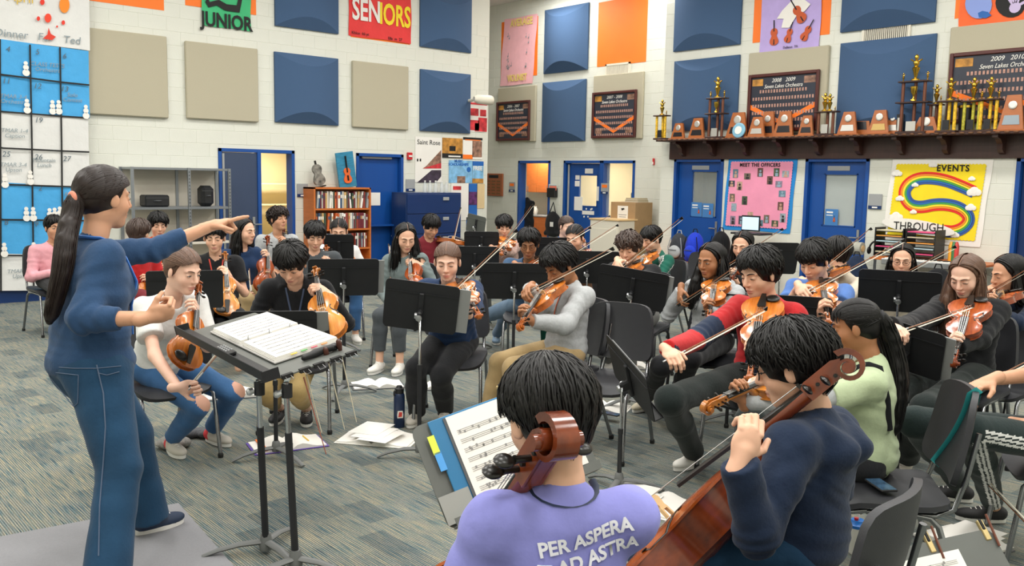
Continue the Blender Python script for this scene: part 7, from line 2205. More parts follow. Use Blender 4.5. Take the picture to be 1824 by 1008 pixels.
p24 = player('long-haired player in black before the officers board', 'the long-haired player in black', 1322, 438, 1.22, yaw=-15, hyaw=-18, pitch=14, scroll=(1300, 500), tip=(1393, 407), frog=(1300, 492), wi=1, skin='light', hair=('long', 'black'), hairp=dict(len=0.26, fringe=0.065), female=True, shirt=c_black, pants=c_black2, eyes=0.3, s=185)
def redfn(C, d):
    m_ = np.zeros(len(C), int)
    L_, S_, E_, W_, _ = d['arms'][0]
    t = ((C - S_) @ (E_ - S_)) / ((E_ - S_) @ (E_ - S_)); dist = np.linalg.norm(C - (S_ + np.clip(t, 0, 1)[:, None] * (E_ - S_)), axis=1)
    m_[(dist < 0.1) & (t > 0.62)] = 1
    t2 = ((C - E_) @ (W_ - E_)) / ((W_ - E_) @ (W_ - E_))
    m_[(np.linalg.norm(C - E_, axis=1) < 0.09) & (t2 < 0.18)] = 1
    x = (C - d['hip']) @ d['tr']; y = (C - d['hip']) @ d['tf']; u_ = (C - d['hip']) @ d['tu']
    m_[(np.abs(x + 0.0) < 0.055) & (y > 0.02) & (u_ < 0.36)] = 1
    return m_
p25 = player('player in red and navy sweater and dark trousers playing a viola', 'the red and navy sweater player', 1352, 488, 1.27, yaw=-28, hyaw=-42, pitch=16, scroll=(1334, 676), tip=(1356, 553), frog=(1184, 643), frog_len=0.72, viola=True, wi=0, skin='light', hair=('short', 'black'), hairp=dict(fringe=0.074, vol=0.016, wave=0.005), near=True, shirt=[c_red, c_navy2], shirtfn=redfn, loose=0.026, pants=c_dgreen, eyes=0.3, s=290, hs=1.2, hem=0.04, knees=(at_d(1192, 712, 330), at_d(1335, 748, 345)), ankles=(fl(1236, 830), fl(1330, 850)), shoe=s_white, sole=S_white, tiltv=0.05, grip=0.4, lanyard='#d0502a')
p26 = player('player in bright blue T-shirt playing beside the frosted door', 'the bright blue T-shirt player', 1450, 465, 1.26, yaw=-20, hyaw=-28, pitch=26, scroll=(1476, 574), tip=(1610, 426), frog=(1425, 530), wi=0, skin='light', hair=('short', 'black'), hairp=dict(fringe=0.052, vol=0.01), near=True, shirt=c_skyt, sleeve='tee', pants=c_black2, eyes=0.15, s=248, hs=1.15, tiltv=0.05)
p27 = player('player in cream top hidden behind the blue T-shirt player', 'the cream top player', 1492, 452, 1.24, yaw=-35, hyaw=-150, pitch=6, scroll=(1462, 492), tip=(1551, 406), frog=(1466, 482), wi=0, skin='light', hair=('short', 'black'), hairp=dict(vol=0.012), shirt=c_cream, pants=c_black2, s=205)
p28 = player('player in glasses and cream knit behind the stand below the yellow board', 'the player in glasses by the yellow board', 1607, 463, 1.22, yaw=-5, hyaw=-2, pitch=12, scroll=(1590, 540), tip=(1701, 438), frog=(1580, 530), wi=1, skin='light', hair=('long', 'black'), hairp=dict(len=0.22, fringe=0.055), female=True, shirt=c_cream, pants=c_black2, glasses=True, eyes=0.3, s=208)
p29 = player('long brown-haired player in black sweatshirt playing a viola', 'the brown-haired black sweatshirt player', 1720, 493, 1.26, yaw=-22, hyaw=-22, pitch=24, scroll=(1697, 648), tip=(1720, 543), frog=(1588, 594), frog_len=0.7, viola=True, wi=1, skin='fair', hair=('long', 'brown'), hairp=dict(len=0.3, fringe=0.06, front=(0.2, 0.7)), female=True, near=True, shirt=c_black, loose=0.028, pants=c_dgreen, eyes=0.2, s=278, knees=(at_d(1568, 712, 310), at_d(1648, 728, 320)), ankles=(fl(1578, 812), fl(1612, 842)), shoe=s_grey, sole=S_white, hem=0.05, tiltv=0.05, grip=0.42)
p30 = player('player in dark navy sweatshirt at the right edge with violin', 'the dark navy player at the right edge', 1795, 489, 1.23, yaw=-42, hyaw=-58, pitch=14, scroll=(1762, 548), tip=(1850, 466), frog=(1755, 535), wi=1, skin='tan', hair=('long', 'black'), hairp=dict(len=0.2, fringe=0.06), female=True, shirt=c_navy2, pants=c_black2, eyes=0.2, s=252)

# front right: player in the mint T-shirt with a viola resting towards the left
H33 = at_d(1524, 583, 392)
f33 = facing(H33, -88); r33 = np.cross(f33, ZUP)
S33 = at_d(1250, 724, 425)
B33 = at_len(1470, 655, S33, 0.597 * SZ * 1.12, False)
Rv33 = place_violin(B33, S33, ZUP * 0.8 - r33 * 0.2 + f33 * 0.1, 'viola whose scroll points left between the red sweater and the cellist', 2, True)
hip33 = V(H33[0], H33[1], 0.56) - f33 * 0.08
p33 = person('player in mint T-shirt with long black ponytail seated sideways', H33, -88, -92, 12, skin='brown', hair=('pony', 'black'), hairp=dict(bangs=True, base=(0, -0.115, 0.035), fringe=0.05, tie='#222226', tail=[at_d(1590, 615, 392), at_d(1602, 670, 394), at_d(1598, 730, 394), at_d(1588, 778, 394)], tailw=1.15), hs=1.0, sc=0.95, female=True, near=True,
        shirt=[c_green], sleeve='tee', pants=c_black2, hem=0.05, hip=hip33, hands=(dict(w=hip33 + f33 * 0.3 + ZUP * 0.12, d=f33, n=V(0, 0, -1), curl=(40, 40, 30)), left_grip(B33, Rv33, 0.42, 1.12)), eyes=0.6, shoe=s_grey, sole=S_white)
root = p33['root']
# light grey sleeve warmer and black apron strap
L_, S_, E_, W_, _ = p33['arms'][1]
P, Q = sdf([cone(S_ * 0.45 + E_ * 0.55, E_, 0.05, 0.047, 0.02), cone(E_, E_ * 0.15 + W_ * 0.85, 0.047, 0.036, 0.02)], 0.0085, folds(0.004, 1, 3))
sdf_obj('sleeve_warmer', P, Q, c_grey, root)
st = [p33['nb'] - p33['tr'] * 0.1 + p33['tf'] * (0.1 - 0.2 * q) - p33['tu'] * (0.25 - 0.27 * math.sin(math.pi * min(q * 1.3, 1))) for q in np.linspace(0, 1, 12)]
o = MB().tube(wrap_on(p33['PQ'], st, 0.006, 0), 0.014, 6, flat=0.3).obj('apron_strap', c_black, root, 60); o.matrix_parent_inverse = root.matrix_world.inverted()
ch33 = at_z(1572, 868, 0.49); CHO33 = place_chair(ch33, facing(ch33, -78), 'chair with a teal strap behind the mint T-shirt player'); CH33 = ch33

# ---------------------------------------------------------------- the two cellists
def cello(label, S, Br, up):
    """S: middle of the scroll, Br: top of the bridge"""
    T = 1.22 * 1.03; k = 0.755 * 1.03 / 0.356
    o = fiddle('cello', 0.755 * 1.03, 0.115, 0.032, T, WOODS[3], True)
    R = frame(np.asarray(S) - Br, up)
    for _ in range(3):
        S0 = S - R[:, 2] * 0.088; B0 = Br - R[:, 2] * 0.235
        R = frame(S0 - B0, up)
    B = S0 - R[:, 1] * (T - 0.027 * k); put(o, B, R)
    tag(o, label, 'cello', 'cellos'); return B, R
H31 = at_d(1412, 655, 525)
f31 = facing(H31, -112); r31 = np.cross(f31, ZUP)
S31 = at_d(1503, 650, 552)
Br = at_len(1158, 893, S31, 0.80, False)
B31, R31 = cello('reddish cello held by the navy hoodie player, scroll beside the head', S31, Br, -RC[:, 0] * 0.6 + RC[:, 1] * 0.8 + RC[:, 2] * 0.3)
x, y, z = R31[:, 0], R31[:, 1], R31[:, 2]
G = S31 - y * 0.36
hip31 = V(H31[0], H31[1], 0.58) - f31 * 0.06
wl31 = at_d(1316, 822, 592)
hl31 = dict(w=wl31, d=(at_d(1342, 756, 588) - wl31), n=RC[:, 2] * 0.9 + f31 * 0.2, curl=(35, 55, 40), thumb=0.35)
p31 = person('cellist in navy hoodie and glasses seen from behind at right', H31, -112, -98, 16, skin='light', hair=('short', 'black'), hairp=dict(vol=0.02, wave=0.007, fringe=0.045), hs=1.14, sc=1.05, near=2, shirt=c_navy2, loose=0.03, hood=True, pants=c_denimd, hip=hip31,
             hands=(dict(w=hip31 + f31 * 0.28 + r31 * 0.32 + ZUP * 0.04, d=f31, n=V(0, 0, -1), curl=(40, 50, 30)), hl31), glasses=True, eyes=0.5, elbow_pole=(None, V(0, 0, -1) - r31 * 0.4), shoe=s_black, sole=S_white, splay=(0.5, 0.6), group='cellists')
cb31 = at_z(1632, 900, 0.93); place_chair(V(cb31[0], cb31[1], 0) + f31 * 0.34, f31, 'chair behind the navy hoodie cellist')
H32 = at_d(977, 748, 770)
f32 = facing(H32, -155); r32 = np.cross(f32, ZUP)
S32 = at_d(984, 778, 840)
Br32 = at_len(775, 1060, S32, 0.80, False)
B32, R32 = cello('brown cello held by the violet T-shirt player, nearest to the camera', S32, Br32, -RC[:, 0] * 0.3 + RC[:, 1] * 0.72 + RC[:, 2] * 0.55)
hip32 = V(H32[0], H32[1], 0.58) - f32 * 0.04
G = S32 - R32[:, 1] * 0.45
p32 = person('cellist in violet T-shirt with white back print, nearest to the camera', H32, -165, -150, 14, skin='light', hair=('short', 'black'), hairp=dict(vol=0.012, fringe=0.04), hs=1.07, sc=0.98, neckd=-0.012, swk=0.93, near=2, shirt=c_purple, sleeve='tee', loose=0.012, pants=c_black2, hip=hip32,
             hands=(dict(w=hip32 + f32 * 0.5 + r32 * 0.25 + ZUP * 0.2, d=f32, n=V(0, 0, -1), curl=(40, 50, 30)), dict(w=G - R32[:, 0] * 0.06 + f32 * 0.04 - ZUP * 0.03, d=f32 * 0.3 + ZUP * 0.4 + r32 * 0.5, n=r32, curl=(50, 60, 40))), shoe=s_black, sole=S_white, splay=(0.6, 0.6), group='cellists', eyes=0.5)
place_chair(p32['hip'] + f32 * 0.04, f32, 'chair under the violet T-shirt cellist')
# dark lanyard and back print
root = p32['root']
nb, tr_, tf_, tu_ = p32['nb'], p32['tr'], p32['tf'], p32['tu']
lp = [nb + tr_ * 0.075 * math.cos(a) - tf_ * 0.06 * math.sin(a) + tu_ * 0.035 - tu_ * 0.02 * math.sin(a) for a in np.linspace(-0.3, math.pi + 0.3, 12)]
o = MB().tube(lp, 0.009, 6, flat=0.3, up=-tf_).obj('lanyard', mat('lanyard_navy', '#1c2a44', 0.6), root, 60); o.matrix_parent_inverse = root.matrix_world.inverted()
m_printw = mat('shirt_print_white', '#e9e9f2', 0.7)
for txt, a, b, s_ in (('PER ASPERA', 0.035, 0.05, 0.042), ('AD ASTRA', 0.065, 0.09, 0.042)):
    shirt_text(p32, txt, a, b, s_, m_printw, True, 0.2)
bv32 = BVHTree.FromPolygons(p32['PQ'][0].tolist(), p32['PQ'][1].tolist())
def hexa(a, b, r):
    pts = [nb + tr_ * (a + r * math.cos(q)) - tu_ * (b + r * math.sin(q)) for q in np.linspace(0, 2 * math.pi, 7)]
    out = []
    for p, q in zip(pts[:-1], pts[1:]): out += [p * (1 - t) + q * t for t in np.linspace(0, 1, 4)]
    res = []
    for p in out:
        h_ = bv32.ray_cast(Vector(p - tf_ * 0.4), Vector(tf_))
        res.append(np.array(h_[0]) - tf_ * 0.003 if h_[0] is not None else p)
    o = MB().tube(res, 0.0022, 5, cap=False).obj('hexagon_print', m_printw, p32['shirt']); o.matrix_parent_inverse = Matrix()
for a, b, r in ((-0.06, 0.128, 0.03), (-0.01, 0.134, 0.023), (-0.035, 0.18, 0.028)): hexa(a, b, r)
shirt_text(p6, 'RAI', 0.0, 0.16, 0.11, m_ink)
shirt_text(p5, 'O', -0.06, 0.12, 0.075, m_printw)
shirt_text(p21, 'VV', 0.0, 0.3, 0.1, m_printw)
badge(p25, 0.33); badge(p18, 0.24); badge(p29, 0.3)

# seated player cut by the right edge: striped track trousers, arm with a bow
hip34 = at_d(1925, 752, 372); hip34[2] = 0.585
H34 = hip34 + V(0, 0, 0.66) + facing(hip34, -75) * 0.1
f34 = facing(hip34, -75); r34 = np.cross(f34, ZUP)
w34 = at_d(1768, 676, 385); F34 = at_d(1716, 697, 388); T34 = at_len(1850, 632, F34, 0.745 * SZ, False)
place_bow(F34, T34, V(0, 0, -1), 'bow in the bare arm reaching in at the right edge')
def stripes(C, lg):
    m_ = np.zeros(len(C), int)
    for Hj, Kn, An in lg:
        for a, b in ((Hj, Kn), (Kn, An)):
            ax = nrm(b - a); t = (C - a) @ ax; L = np.linalg.norm(b - a)
            out = nrm(np.cross(ax, np.cross(r34 * (1 if np.allclose(Hj, lg[0][0]) else -1), ax)))
            q = C - a - t[:, None] * ax
            side = q @ np.cross(ax, out); o_ = q @ out
            for c in (-0.02, 0.0, 0.02): m_[(t > -0.02) & (t < L) & (o_ > 0.03) & (np.abs(side - c) < 0.006)] = 1
    return m_
p34 = person('person in striped track trousers cut off by the right edge', H34, -75, -80, 15, skin='tan', hair=('short', 'black'), shirt=c_black, sleeve='tee', pants=[c_track, c_white], pantsfn=stripes, hip=hip34, near=True, sc=1.05, hem=0.1,
             knees=(at_d(1628, 752, 372), at_d(1732, 765, 400)), ankles=(fl(1710, 893), fl(1768, 930)), hands=(dict(w=w34, d=F34 - w34, n=V(0, 0, -1), curl=(35, 50, 30)), None), shoe=s_black, sole=S_white, sockc=s_white)
place_chair(p34['hip'] + f34 * 0.06, f34, 'chair under the striped track trousers at the right edge')
Fb = at_d(1900, 1010, 430); Tb = at_len(1746, 850, Fb, 0.745 * SZ, False)
place_bow(Fb, Tb, V(0, 0, 1), 'bow rising from the lower right corner')

# teal strap looped round the backrest behind the mint T-shirt player
f_ = facing(CH33, -78); R_ = frame(f_)
bk = [c for c in CHO33.children if c.name.startswith('backrest')][0].data
bvb = BVHTree.FromPolygons([v.co[:] for v in bk.vertices], [p.vertices[:] for p in bk.polygons])
def sheet(q, sg):
    x_, z_ = -0.09 + 0.2 * q, 0.915 - 0.34 * q
    h_ = bvb.ray_cast(Vector((x_, sg * 2.0, z_)), Vector((0, -sg, 0)))
    return V(x_, (h_[0][1] if h_[0] is not None else -0.3) + sg * 0.004, z_)
rear = [sheet(q, -1) for q in np.linspace(0.0, 1, 9)]; frnt = [sheet(q, 1) for q in np.linspace(1, 0.0, 9)]
lp = rear + [(rear[-1] + frnt[0]) / 2 - V(0, 0, 0.02)] + frnt + [(rear[0] + frnt[-1]) / 2 + V(0, 0, 0.016), rear[0]]
o = MB().tube([V(CH33[0], CH33[1], 0) + R_ @ (np.array(p) * 1.04) for p in lp], 0.016, 6, flat=0.25, up=-f_, cap=False).obj('strap', mat('teal_strap', '#2f9a9c', 0.5), smooth=60); tag(o, 'teal elastic strap looped round a chair back at right', 'strap')
# ---------------------------------------------------------------- music stands
def stand_at(px, py, s, yaw, label, **k):
    C = at_d(px, py, s)
    return music_stand(C, facing(C, yaw), label, legrot=(px * 0.37) % 2.1, **k)
stand_at(330, 516, 226, 178, 'black stand behind the white T-shirt player', w_=0.57)
st3 = stand_at(490, 592, 282, 176, 'black stand in front of the black hoodie player', w_=0.52, tilt=28)
st4 = stand_at(612, 494, 217, 182, 'black stand with base on open floor, centre left', w_=0.57)
st5 = stand_at(750, 546, 281, 172, 'large black stand before the navy sweatshirt player with tied hair', roll=-7, w_=0.47, tilt=16)
stand_at(916, 501, 212, 182, 'black stand before the player in glasses in the middle', w_=0.56)
stand_at(846, 465, 172, 178, 'black stand between the maroon and plaid shirt players', w_=0.5)
stand_at(858, 430, 148, 178, 'rearmost black stand before the plaid shirt player', w_=0.42, h_=0.26)
stand_at(848, 399, 116, 160, 'small grey stand in the far corner', w_=0.3, h_=0.3, dm=m_deskg, roll=-14)
stand_at(1046, 476, 190, 180, 'black stand behind the light grey sweatshirt player', w_=0.6)
stand_at(986, 449, 172, 180, 'black stand before the royal blue hoodie player', w_=0.4)
st10 = stand_at(1126, 513, 226, 172, 'black stand before the black and orange T-shirt player', roll=-8, w_=0.55)
st11 = stand_at(1122, 672, 310, 112, 'black stand seen nearly edge-on in the aisle', tilt=22, w_=0.5, roll=-22)
stand_at(1412, 566, 262, 178, 'black stand behind the red and navy sweater player', w_=0.5)
stand_at(1318, 560, 238, 178, 'black stand left of the red and navy sweater player', w_=0.35)
stand_at(1388, 460, 182, 196, 'black stand below the tablet by the pink board', w_=0.36)
st14 = stand_at(1601, 519, 242, 180, 'wide black stand below the yellow EVENTS board', w_=0.56)
st15 = stand_at(1618, 620, 300, 158, 'black stand between long ponytail and the brown-haired player', tilt=24, w_=0.4, roll=-12)
stand_at(604, 444, 172, 178, 'small black stand before the yellow and white T-shirt player', w_=0.3)
C16 = at_d(902, 800, 560)
st16 = music_stand(C16, (H32 - C16) * V(1, 1, 0) + RC[:, 0] * 0.1, 'grey stand with open music in front of the violet T-shirt cellist', tilt=30, dm=m_deskg, roll=-17, legrot=0.5)
C17 = at_d(1680, 1052, 520)
st17 = music_stand(C17, facing(C17, 25), 'dark grey stand with music in the lower right corner', tilt=42, dm=m_deskg, roll=-14, legrot=0.9)
# grey folders sticking out past the desks
m_folder = mat('grey_folder', '#8d8f8e', 0.6)
def folder(stand, dx, w_, label, dz=0.0, h_=0.3):
    C, x, up, nn, t = stand
    o = MB().prism(rrect(w_, h_, 0.006), 0.008, (0, 0, 0), (1, 0, 0), (0, 0, 1)).obj('folder', m_folder)
    put(o, C + x * dx + up * dz + nn * 0.012, np.array([x, nn, up]).T); tag(o, label, 'folder', 'grey folders on the stands')
folder(st5, 0.17, 0.27, 'grey folder on the large stand of the navy sweatshirt player')
folder(st10, 0.2, 0.22, 'grey folder on the black and orange T-shirt player\'s stand')
folder(st4, 0.22, 0.22, 'grey folder on the centre left stand')
folder(st3, 0.2, 0.26, 'silver-edged folder on the black hoodie player\'s stand')
folder(st15, 0.14, 0.22, 'grey folder on the stand beside the long ponytail')
folder(st11, 0.0, 0.4, 'white-edged folder on the edge-on stand', h_=0.29)
# open music on the two stands that face us
C, x, up, nn, t = st16
R16 = np.array([x, nn, up]).T
b = empty('music_binder', C + nn * 0.014, R16, 'open binder of printed music with blue cover on the grey stand', 'binder', 'music on the stands')
MB().box((0.03, 0, 0.01), (0.36, 0.006, 0.31), bev=0.002).obj('cover', mat('binder_blue', '#1f6f9e', 0.4), b)
MB().box((0.035, 0.006, 0.008), (0.235, 0.006, 0.3)).obj('page', m_white, b); staff_lines(b, 0.235, 0.28, 0.0098, 8, 0.035)
MB().box((-0.165, 0.006, 0.012), (0.13, 0.006, 0.3)).obj('page', m_white, b)
MB().box((0.156, 0.007, 0.008), (0.012, 0.002, 0.3)).obj('page_edge', m_greyd, b)
for zz in (0.1, 0.0, -0.1): MB().tube([(-0.078, 0.008, zz), (-0.084, 0.02, zz), (-0.1, 0.02, zz), (-0.106, 0.008, zz)], 0.0022, 6).obj('ring', m_steel, b)
MB().box((0.218, 0.006, 0.09), (0.022, 0.003, 0.06)).obj('tab', mat('tab_lime', '#d8e84a', 0.5), b); MB().box((0.216, 0.006, 0.035), (0.022, 0.003, 0.06)).obj('tab', mat('tab_blue', '#4a9ade', 0.5), b)
MB().box((0.215, 0.002, -0.11), (0.1, 0.004, 0.09)).obj('clear_pocket', mat('clear_pocket', '#9a9c98', 0.25), b)
def peg_clip(stand, dx, lab, rot=0.0):
    C, x, up, nn, t = stand
    R = np.array([x, nn, up]).T
    e = empty('stand_clip', C + x * dx + up * 0.165, R, lab, 'clip', 'clips on the stands')
    MB().box((0, 0, 0.0), (0.022, 0.016, 0.075), bev=0.003).obj('jaw', mat('brass_clip', '#c6b07c', 0.35, metal=0.6), e)
    MB().box((0, 0.001, 0.02), (0.012, 0.02, 0.04), bev=0.003).obj('pad', m_ink, e)
    return e
e = peg_clip(st16, -0.06, 'brass clip on top of the grey cello stand')
C, x, up, nn, t = st16
o = MB().tube([C - x * 0.09 + up * 0.13 + nn * 0.01, C - x * 0.1 + up * 0.235 + nn * 0.012], 0.0045, 6).obj('pencil', mat('pencil_red', '#8e3b2a', 0.5)); tag(o, 'red pencil clipped to the grey cello stand', 'pencil')
e = peg_clip(st17, -0.03, 'brass and black clip on the lower right stand'); e = peg_clip(st17, -0.24, 'clip at the left corner of the lower right stand')
sheet_stack(*st17[:4], 'printed music on the lower right stand', dx=0.04)
C, x, up, nn, t = st17
for q, dx in enumerate((-0.05, -0.26)):
    o = MB().tube([C + x * dx + up * 0.1 + nn * 0.01, C + x * (dx - 0.01) + up * 0.215 + nn * 0.012], 0.0048, 6).obj('pencil', mat('pencil_brown', '#6a3b2a', 0.5)); tag(o, ['brown pencil clipped to the lower right stand', 'brown pencil at the left corner of the lower right stand'][q], 'pencil', 'pencils on the stands')

# ---------------------------------------------------------------- conductor's desk
B_ = at_d(497, 674, 405); C_ = at_d(636, 626, 385)
A_ = min((at_d(338, 592, q) for q in range(300, 430, 2)), key=lambda p: abs(nrm(p - B_) @ nrm(C_ - B_)))
x = nrm(C_ - B_); y = nrm(A_ - B_); y = nrm(y - x * (x @ y)); n = np.cross(x, y)
if n[2] < 0: n = -n
W1 = np.linalg.norm(A_ - B_); W2_ = np.linalg.norm(C_ - B_)
ctr = B_ + y * W1 / 2 + x * W2_ / 2
dbase = V(ctr[0], ctr[1], 0)
cs = empty('conductor_stand', dbase, label='wide black conductor stand on two poles with a deep tray', cat='music stand')
c = ctr - dbase
Rc = np.array([x, y, n]).T
MB().prism(rrect(W2_, W1, 0.02), 0.006, c, x, y).obj('desk', m_deskg, cs)
lipc = c - x * W2_ / 2
MB().box(lipc + n * 0.02 - x * 0.035, (0.075, W1 + 0.02, 0.006), Rc, bev=0.002).box(lipc - x * 0.07 + n * 0.035, (0.006, W1 + 0.02, 0.05), Rc, bev=0.002).obj('tray', m_desk, cs)
for sg, nm in ((-1, 0), (1, 1)): MB().box(lipc - x * 0.035 + y * sg * (W1 / 2 + 0.008) + n * 0.03, (0.08, 0.006, 0.05), Rc).obj('tray_end', m_desk, cs)
for (px, py) in ((462, 684), (511, 688)):
    top = at_d(px, py, 392 if px < 500 else 400) - dbase
    bx, by = (at_z(474, 985, 0.0) if px < 500 else at_z(527, 1016, 0.0))[:2] - dbase[:2]
    zj = 0.68
    m1 = V(bx, by, 0.03); dirv = (top + n * 0.03) - m1
    j = m1 + dirv * 0.72
    MB().tube([j - dirv * 0.03, top + n * 0.02], 0.0125, 10).obj('upper_tube', m_chrome, cs, 60)
    MB().tube([m1, j], 0.0165, 12).obj('lower_tube', m_desk, cs, 60)
    MB().lathe([(0.024, -0.03), (0.024, 0.03)], 12, top + n * 0.0 - ZUP * 0.02).obj('clamp', m_desk, cs)
    MB().lathe([(0.014, 0), (0.018, 0.02), (0.012, 0.03)], 10, top - x * 0.03 - ZUP * 0.02, -x).obj('knob', m_steel, cs)
    MB().lathe([(0.03, 0.02), (0.034, 0.05), (0.022, 0.1)], 12, V(bx, by, 0)).obj('hub', m_base, cs, 40)
    for i in range(3):
        a = 0.6 + i * 2.0944 + (0.5 if px > 500 else 0); u = V(math.cos(a), math.sin(a), 0)
        MB().tube([V(bx, by, 0.06) + u * 0.01, V(bx, by, 0.055) + u * 0.12, V(bx, by, 0.035) + u * 0.22, V(bx, by, 0.012) + u * 0.29], [0.022, 0.02, 0.017, 0.013], 8, flat=0.6).obj('leg', m_base, cs, 60)
bd = empty('score_binder', ctr + n * 0.005 + y * 0.01 + x * 0.04, np.array([x, y, n]).T, 'open white ring binder of scores on the conductor stand', 'binder')
bw, bh = W2_ * 0.9, W1 * 0.72
MB().box((0, 0, 0.006), (bw, bh, 0.008), bev=0.002).obj('cover', mat('binder_grey', '#a9a7a3', 0.5), bd)
for s_ in (-1, 1):
    pg = MB()
    for i in range(4): pg.box((0.004 * i * 0.3, s_ * bh * 0.25, 0.012 + 0.0045 * i), (bw * (0.94 - 0.012 * i), bh * 0.455, 0.004))
    pg.obj('page_block', m_white, bd)
    staff_lines(bd, bw * 0.9, bh * 0.42, 0.0285, 6, 0.0, True, s_ * bh * 0.25)
for q in (-0.33, 0.0, 0.33): MB().tube([(bw * q, 0.018 * math.cos(a), 0.02 + 0.022 * math.sin(a)) for a in np.linspace(0, math.pi, 8)], 0.0025, 6).obj('ring', m_steel, bd, 60)
for i, c_ in enumerate(('#e8c33a', '#59b35a', '#d9425c', '#e88a3a')): MB().box((bw * (-0.2 + 0.15 * i), -bh * 0.49, 0.02), (0.03, 0.012, 0.003)).obj('index_tab', mat('idx' + c_, c_, 0.5), bd)
# things in the tray and on the desk
t = empty('remote_control', ctr - x * (W2_ / 2 + 0.035) + n * 0.03 - y * 0.08, Rc, 'black remote control lying in the conductor stand tray', 'remote')
MB().box((0, 0, 0.005), (0.05, 0.2, 0.022), bev=0.006).obj('body', m_black, t)
for i in range(3):
    for j in range(5): MB().box((-0.014 + 0.014 * i, -0.06 + 0.03 * j, 0.018), (0.009, 0.014, 0.004)).obj('button', m_grey, t)
P, Q = sdf([cone((-0.08, 0, 0.012), (0.08, 0.01, 0.014), 0.016, 0.018, 0.01), cone((-0.03, 0.012, 0.016), (0.06, -0.008, 0.018), 0.014, 0.014, 0.01)], 0.004, folds(0.002, 2, 2))
o = bpy.data.objects.new('eraser_pouch', fast_mesh('eraser_pouch', P, Q, m_black)); COL.objects.link(o)
put(o, ctr + n * 0.008 - y * (W1 * 0.42) + x * 0.06, np.array([x, y, n]).T); tag(o, 'small black pouch at the corner of the conductor stand', 'pouch')
m_grip = mat('baton_grip', '#4a261c', 0.4); m_shaft = mat('baton_shaft', '#e6dcc4', 0.5)
for i, ((x0, y0), (x1, y1), s0, s1, lab) in enumerate([((581, 624), (620, 791), 383, 366, 'white baton with dark grip hanging from the conductor stand, left one'), ((604, 610), (642, 783), 381, 364, 'white baton with dark grip at the right end of the conductor stand')]):
    a = at_d(x0, y0 + 4, s0); bb = at_d(x1, y1, s1); dv = nrm(bb - a); L = 0.42
    t = empty('baton', a, frame(dv, RC[:, 2]), lab, 'baton', 'batons')
    MB().lathe([(0.004, -0.03), (0.012, -0.02), (0.0135, 0.0), (0.009, 0.03), (0.0045, 0.055)], 10, (0, 0, 0), (0, 1, 0)).obj('grip', m_grip, t, 60)
    MB().tube([(0, 0.04, 0), (0, L, 0)], [0.0034, 0.002], 6).obj('shaft', m_shaft, t, 60)
for i, ((x0, y0), (x1, y1), s0, s1) in enumerate([((541, 672), (581, 809), 392, 376), ((546, 668), (573, 770), 390, 378)]):
    a = at_d(x0, y0, s0); bb = at_d(x1, y1, s1)
    o = MB().tube([a, bb], [0.0035, 0.0022], 6).obj('baton', m_shaft if i else mat('baton_red', '#b06a58', 0.5)); tag(o, ['reddish thin baton hanging below the conductor stand', 'short pale baton below the conductor stand'][i], 'baton', 'batons')
for i, q in enumerate((0.1, 0.32, 0.5, 0.72, 0.92)):
    p = B_ + (C_ - B_) * q
    t = empty('binder_clip', p, np.array([x, y, n]).T, ['first', 'second', 'third', 'fourth', 'fifth'][i] + ' binder clip along the near edge of the conductor stand', 'clip', 'binder clips')
    MB().prism([(-0.012, -0.009), (0.012, -0.009), (0.012, 0.009), (-0.012, 0.009)], 0.05, (0, 0, 0), (0, 1, 0), (0, 0, 1)).obj('jaw', m_ink, t)
    MB().tube([(-0.012, -0.012, 0), (-0.014, -0.04, -0.01), (0.014, -0.04, -0.01), (0.012, -0.012, 0)], 0.0015, 5).obj('wire', m_steel, t)

# grey floor mat under the conductor
c0 = at_z(318, 900, 0); c1 = at_z(430, 1028, 0); c2 = at_z(-40, 975, 0)
e1 = nrm((c1 - c0) * V(1, 1, 0)); e2 = (c2 - c0) * V(1, 1, 0); e2 = nrm(e2 - e1 * (e2 @ e1))
mp_ = MB().prism([(0, 0), (1.5, 0), (1.5, 1.15), (0, 1.15)], 0.014, c0 * V(1, 1, 0) + V(0, 0, 0.007), e1, e2)
o = mp_.obj('floor_mat', mat('grey_mat', '#86868a', 0.9, var=0.06, vscale=120, bump=0.2, bscale=300)); tag(o, 'grey rectangular floor mat under the conductor', 'mat')

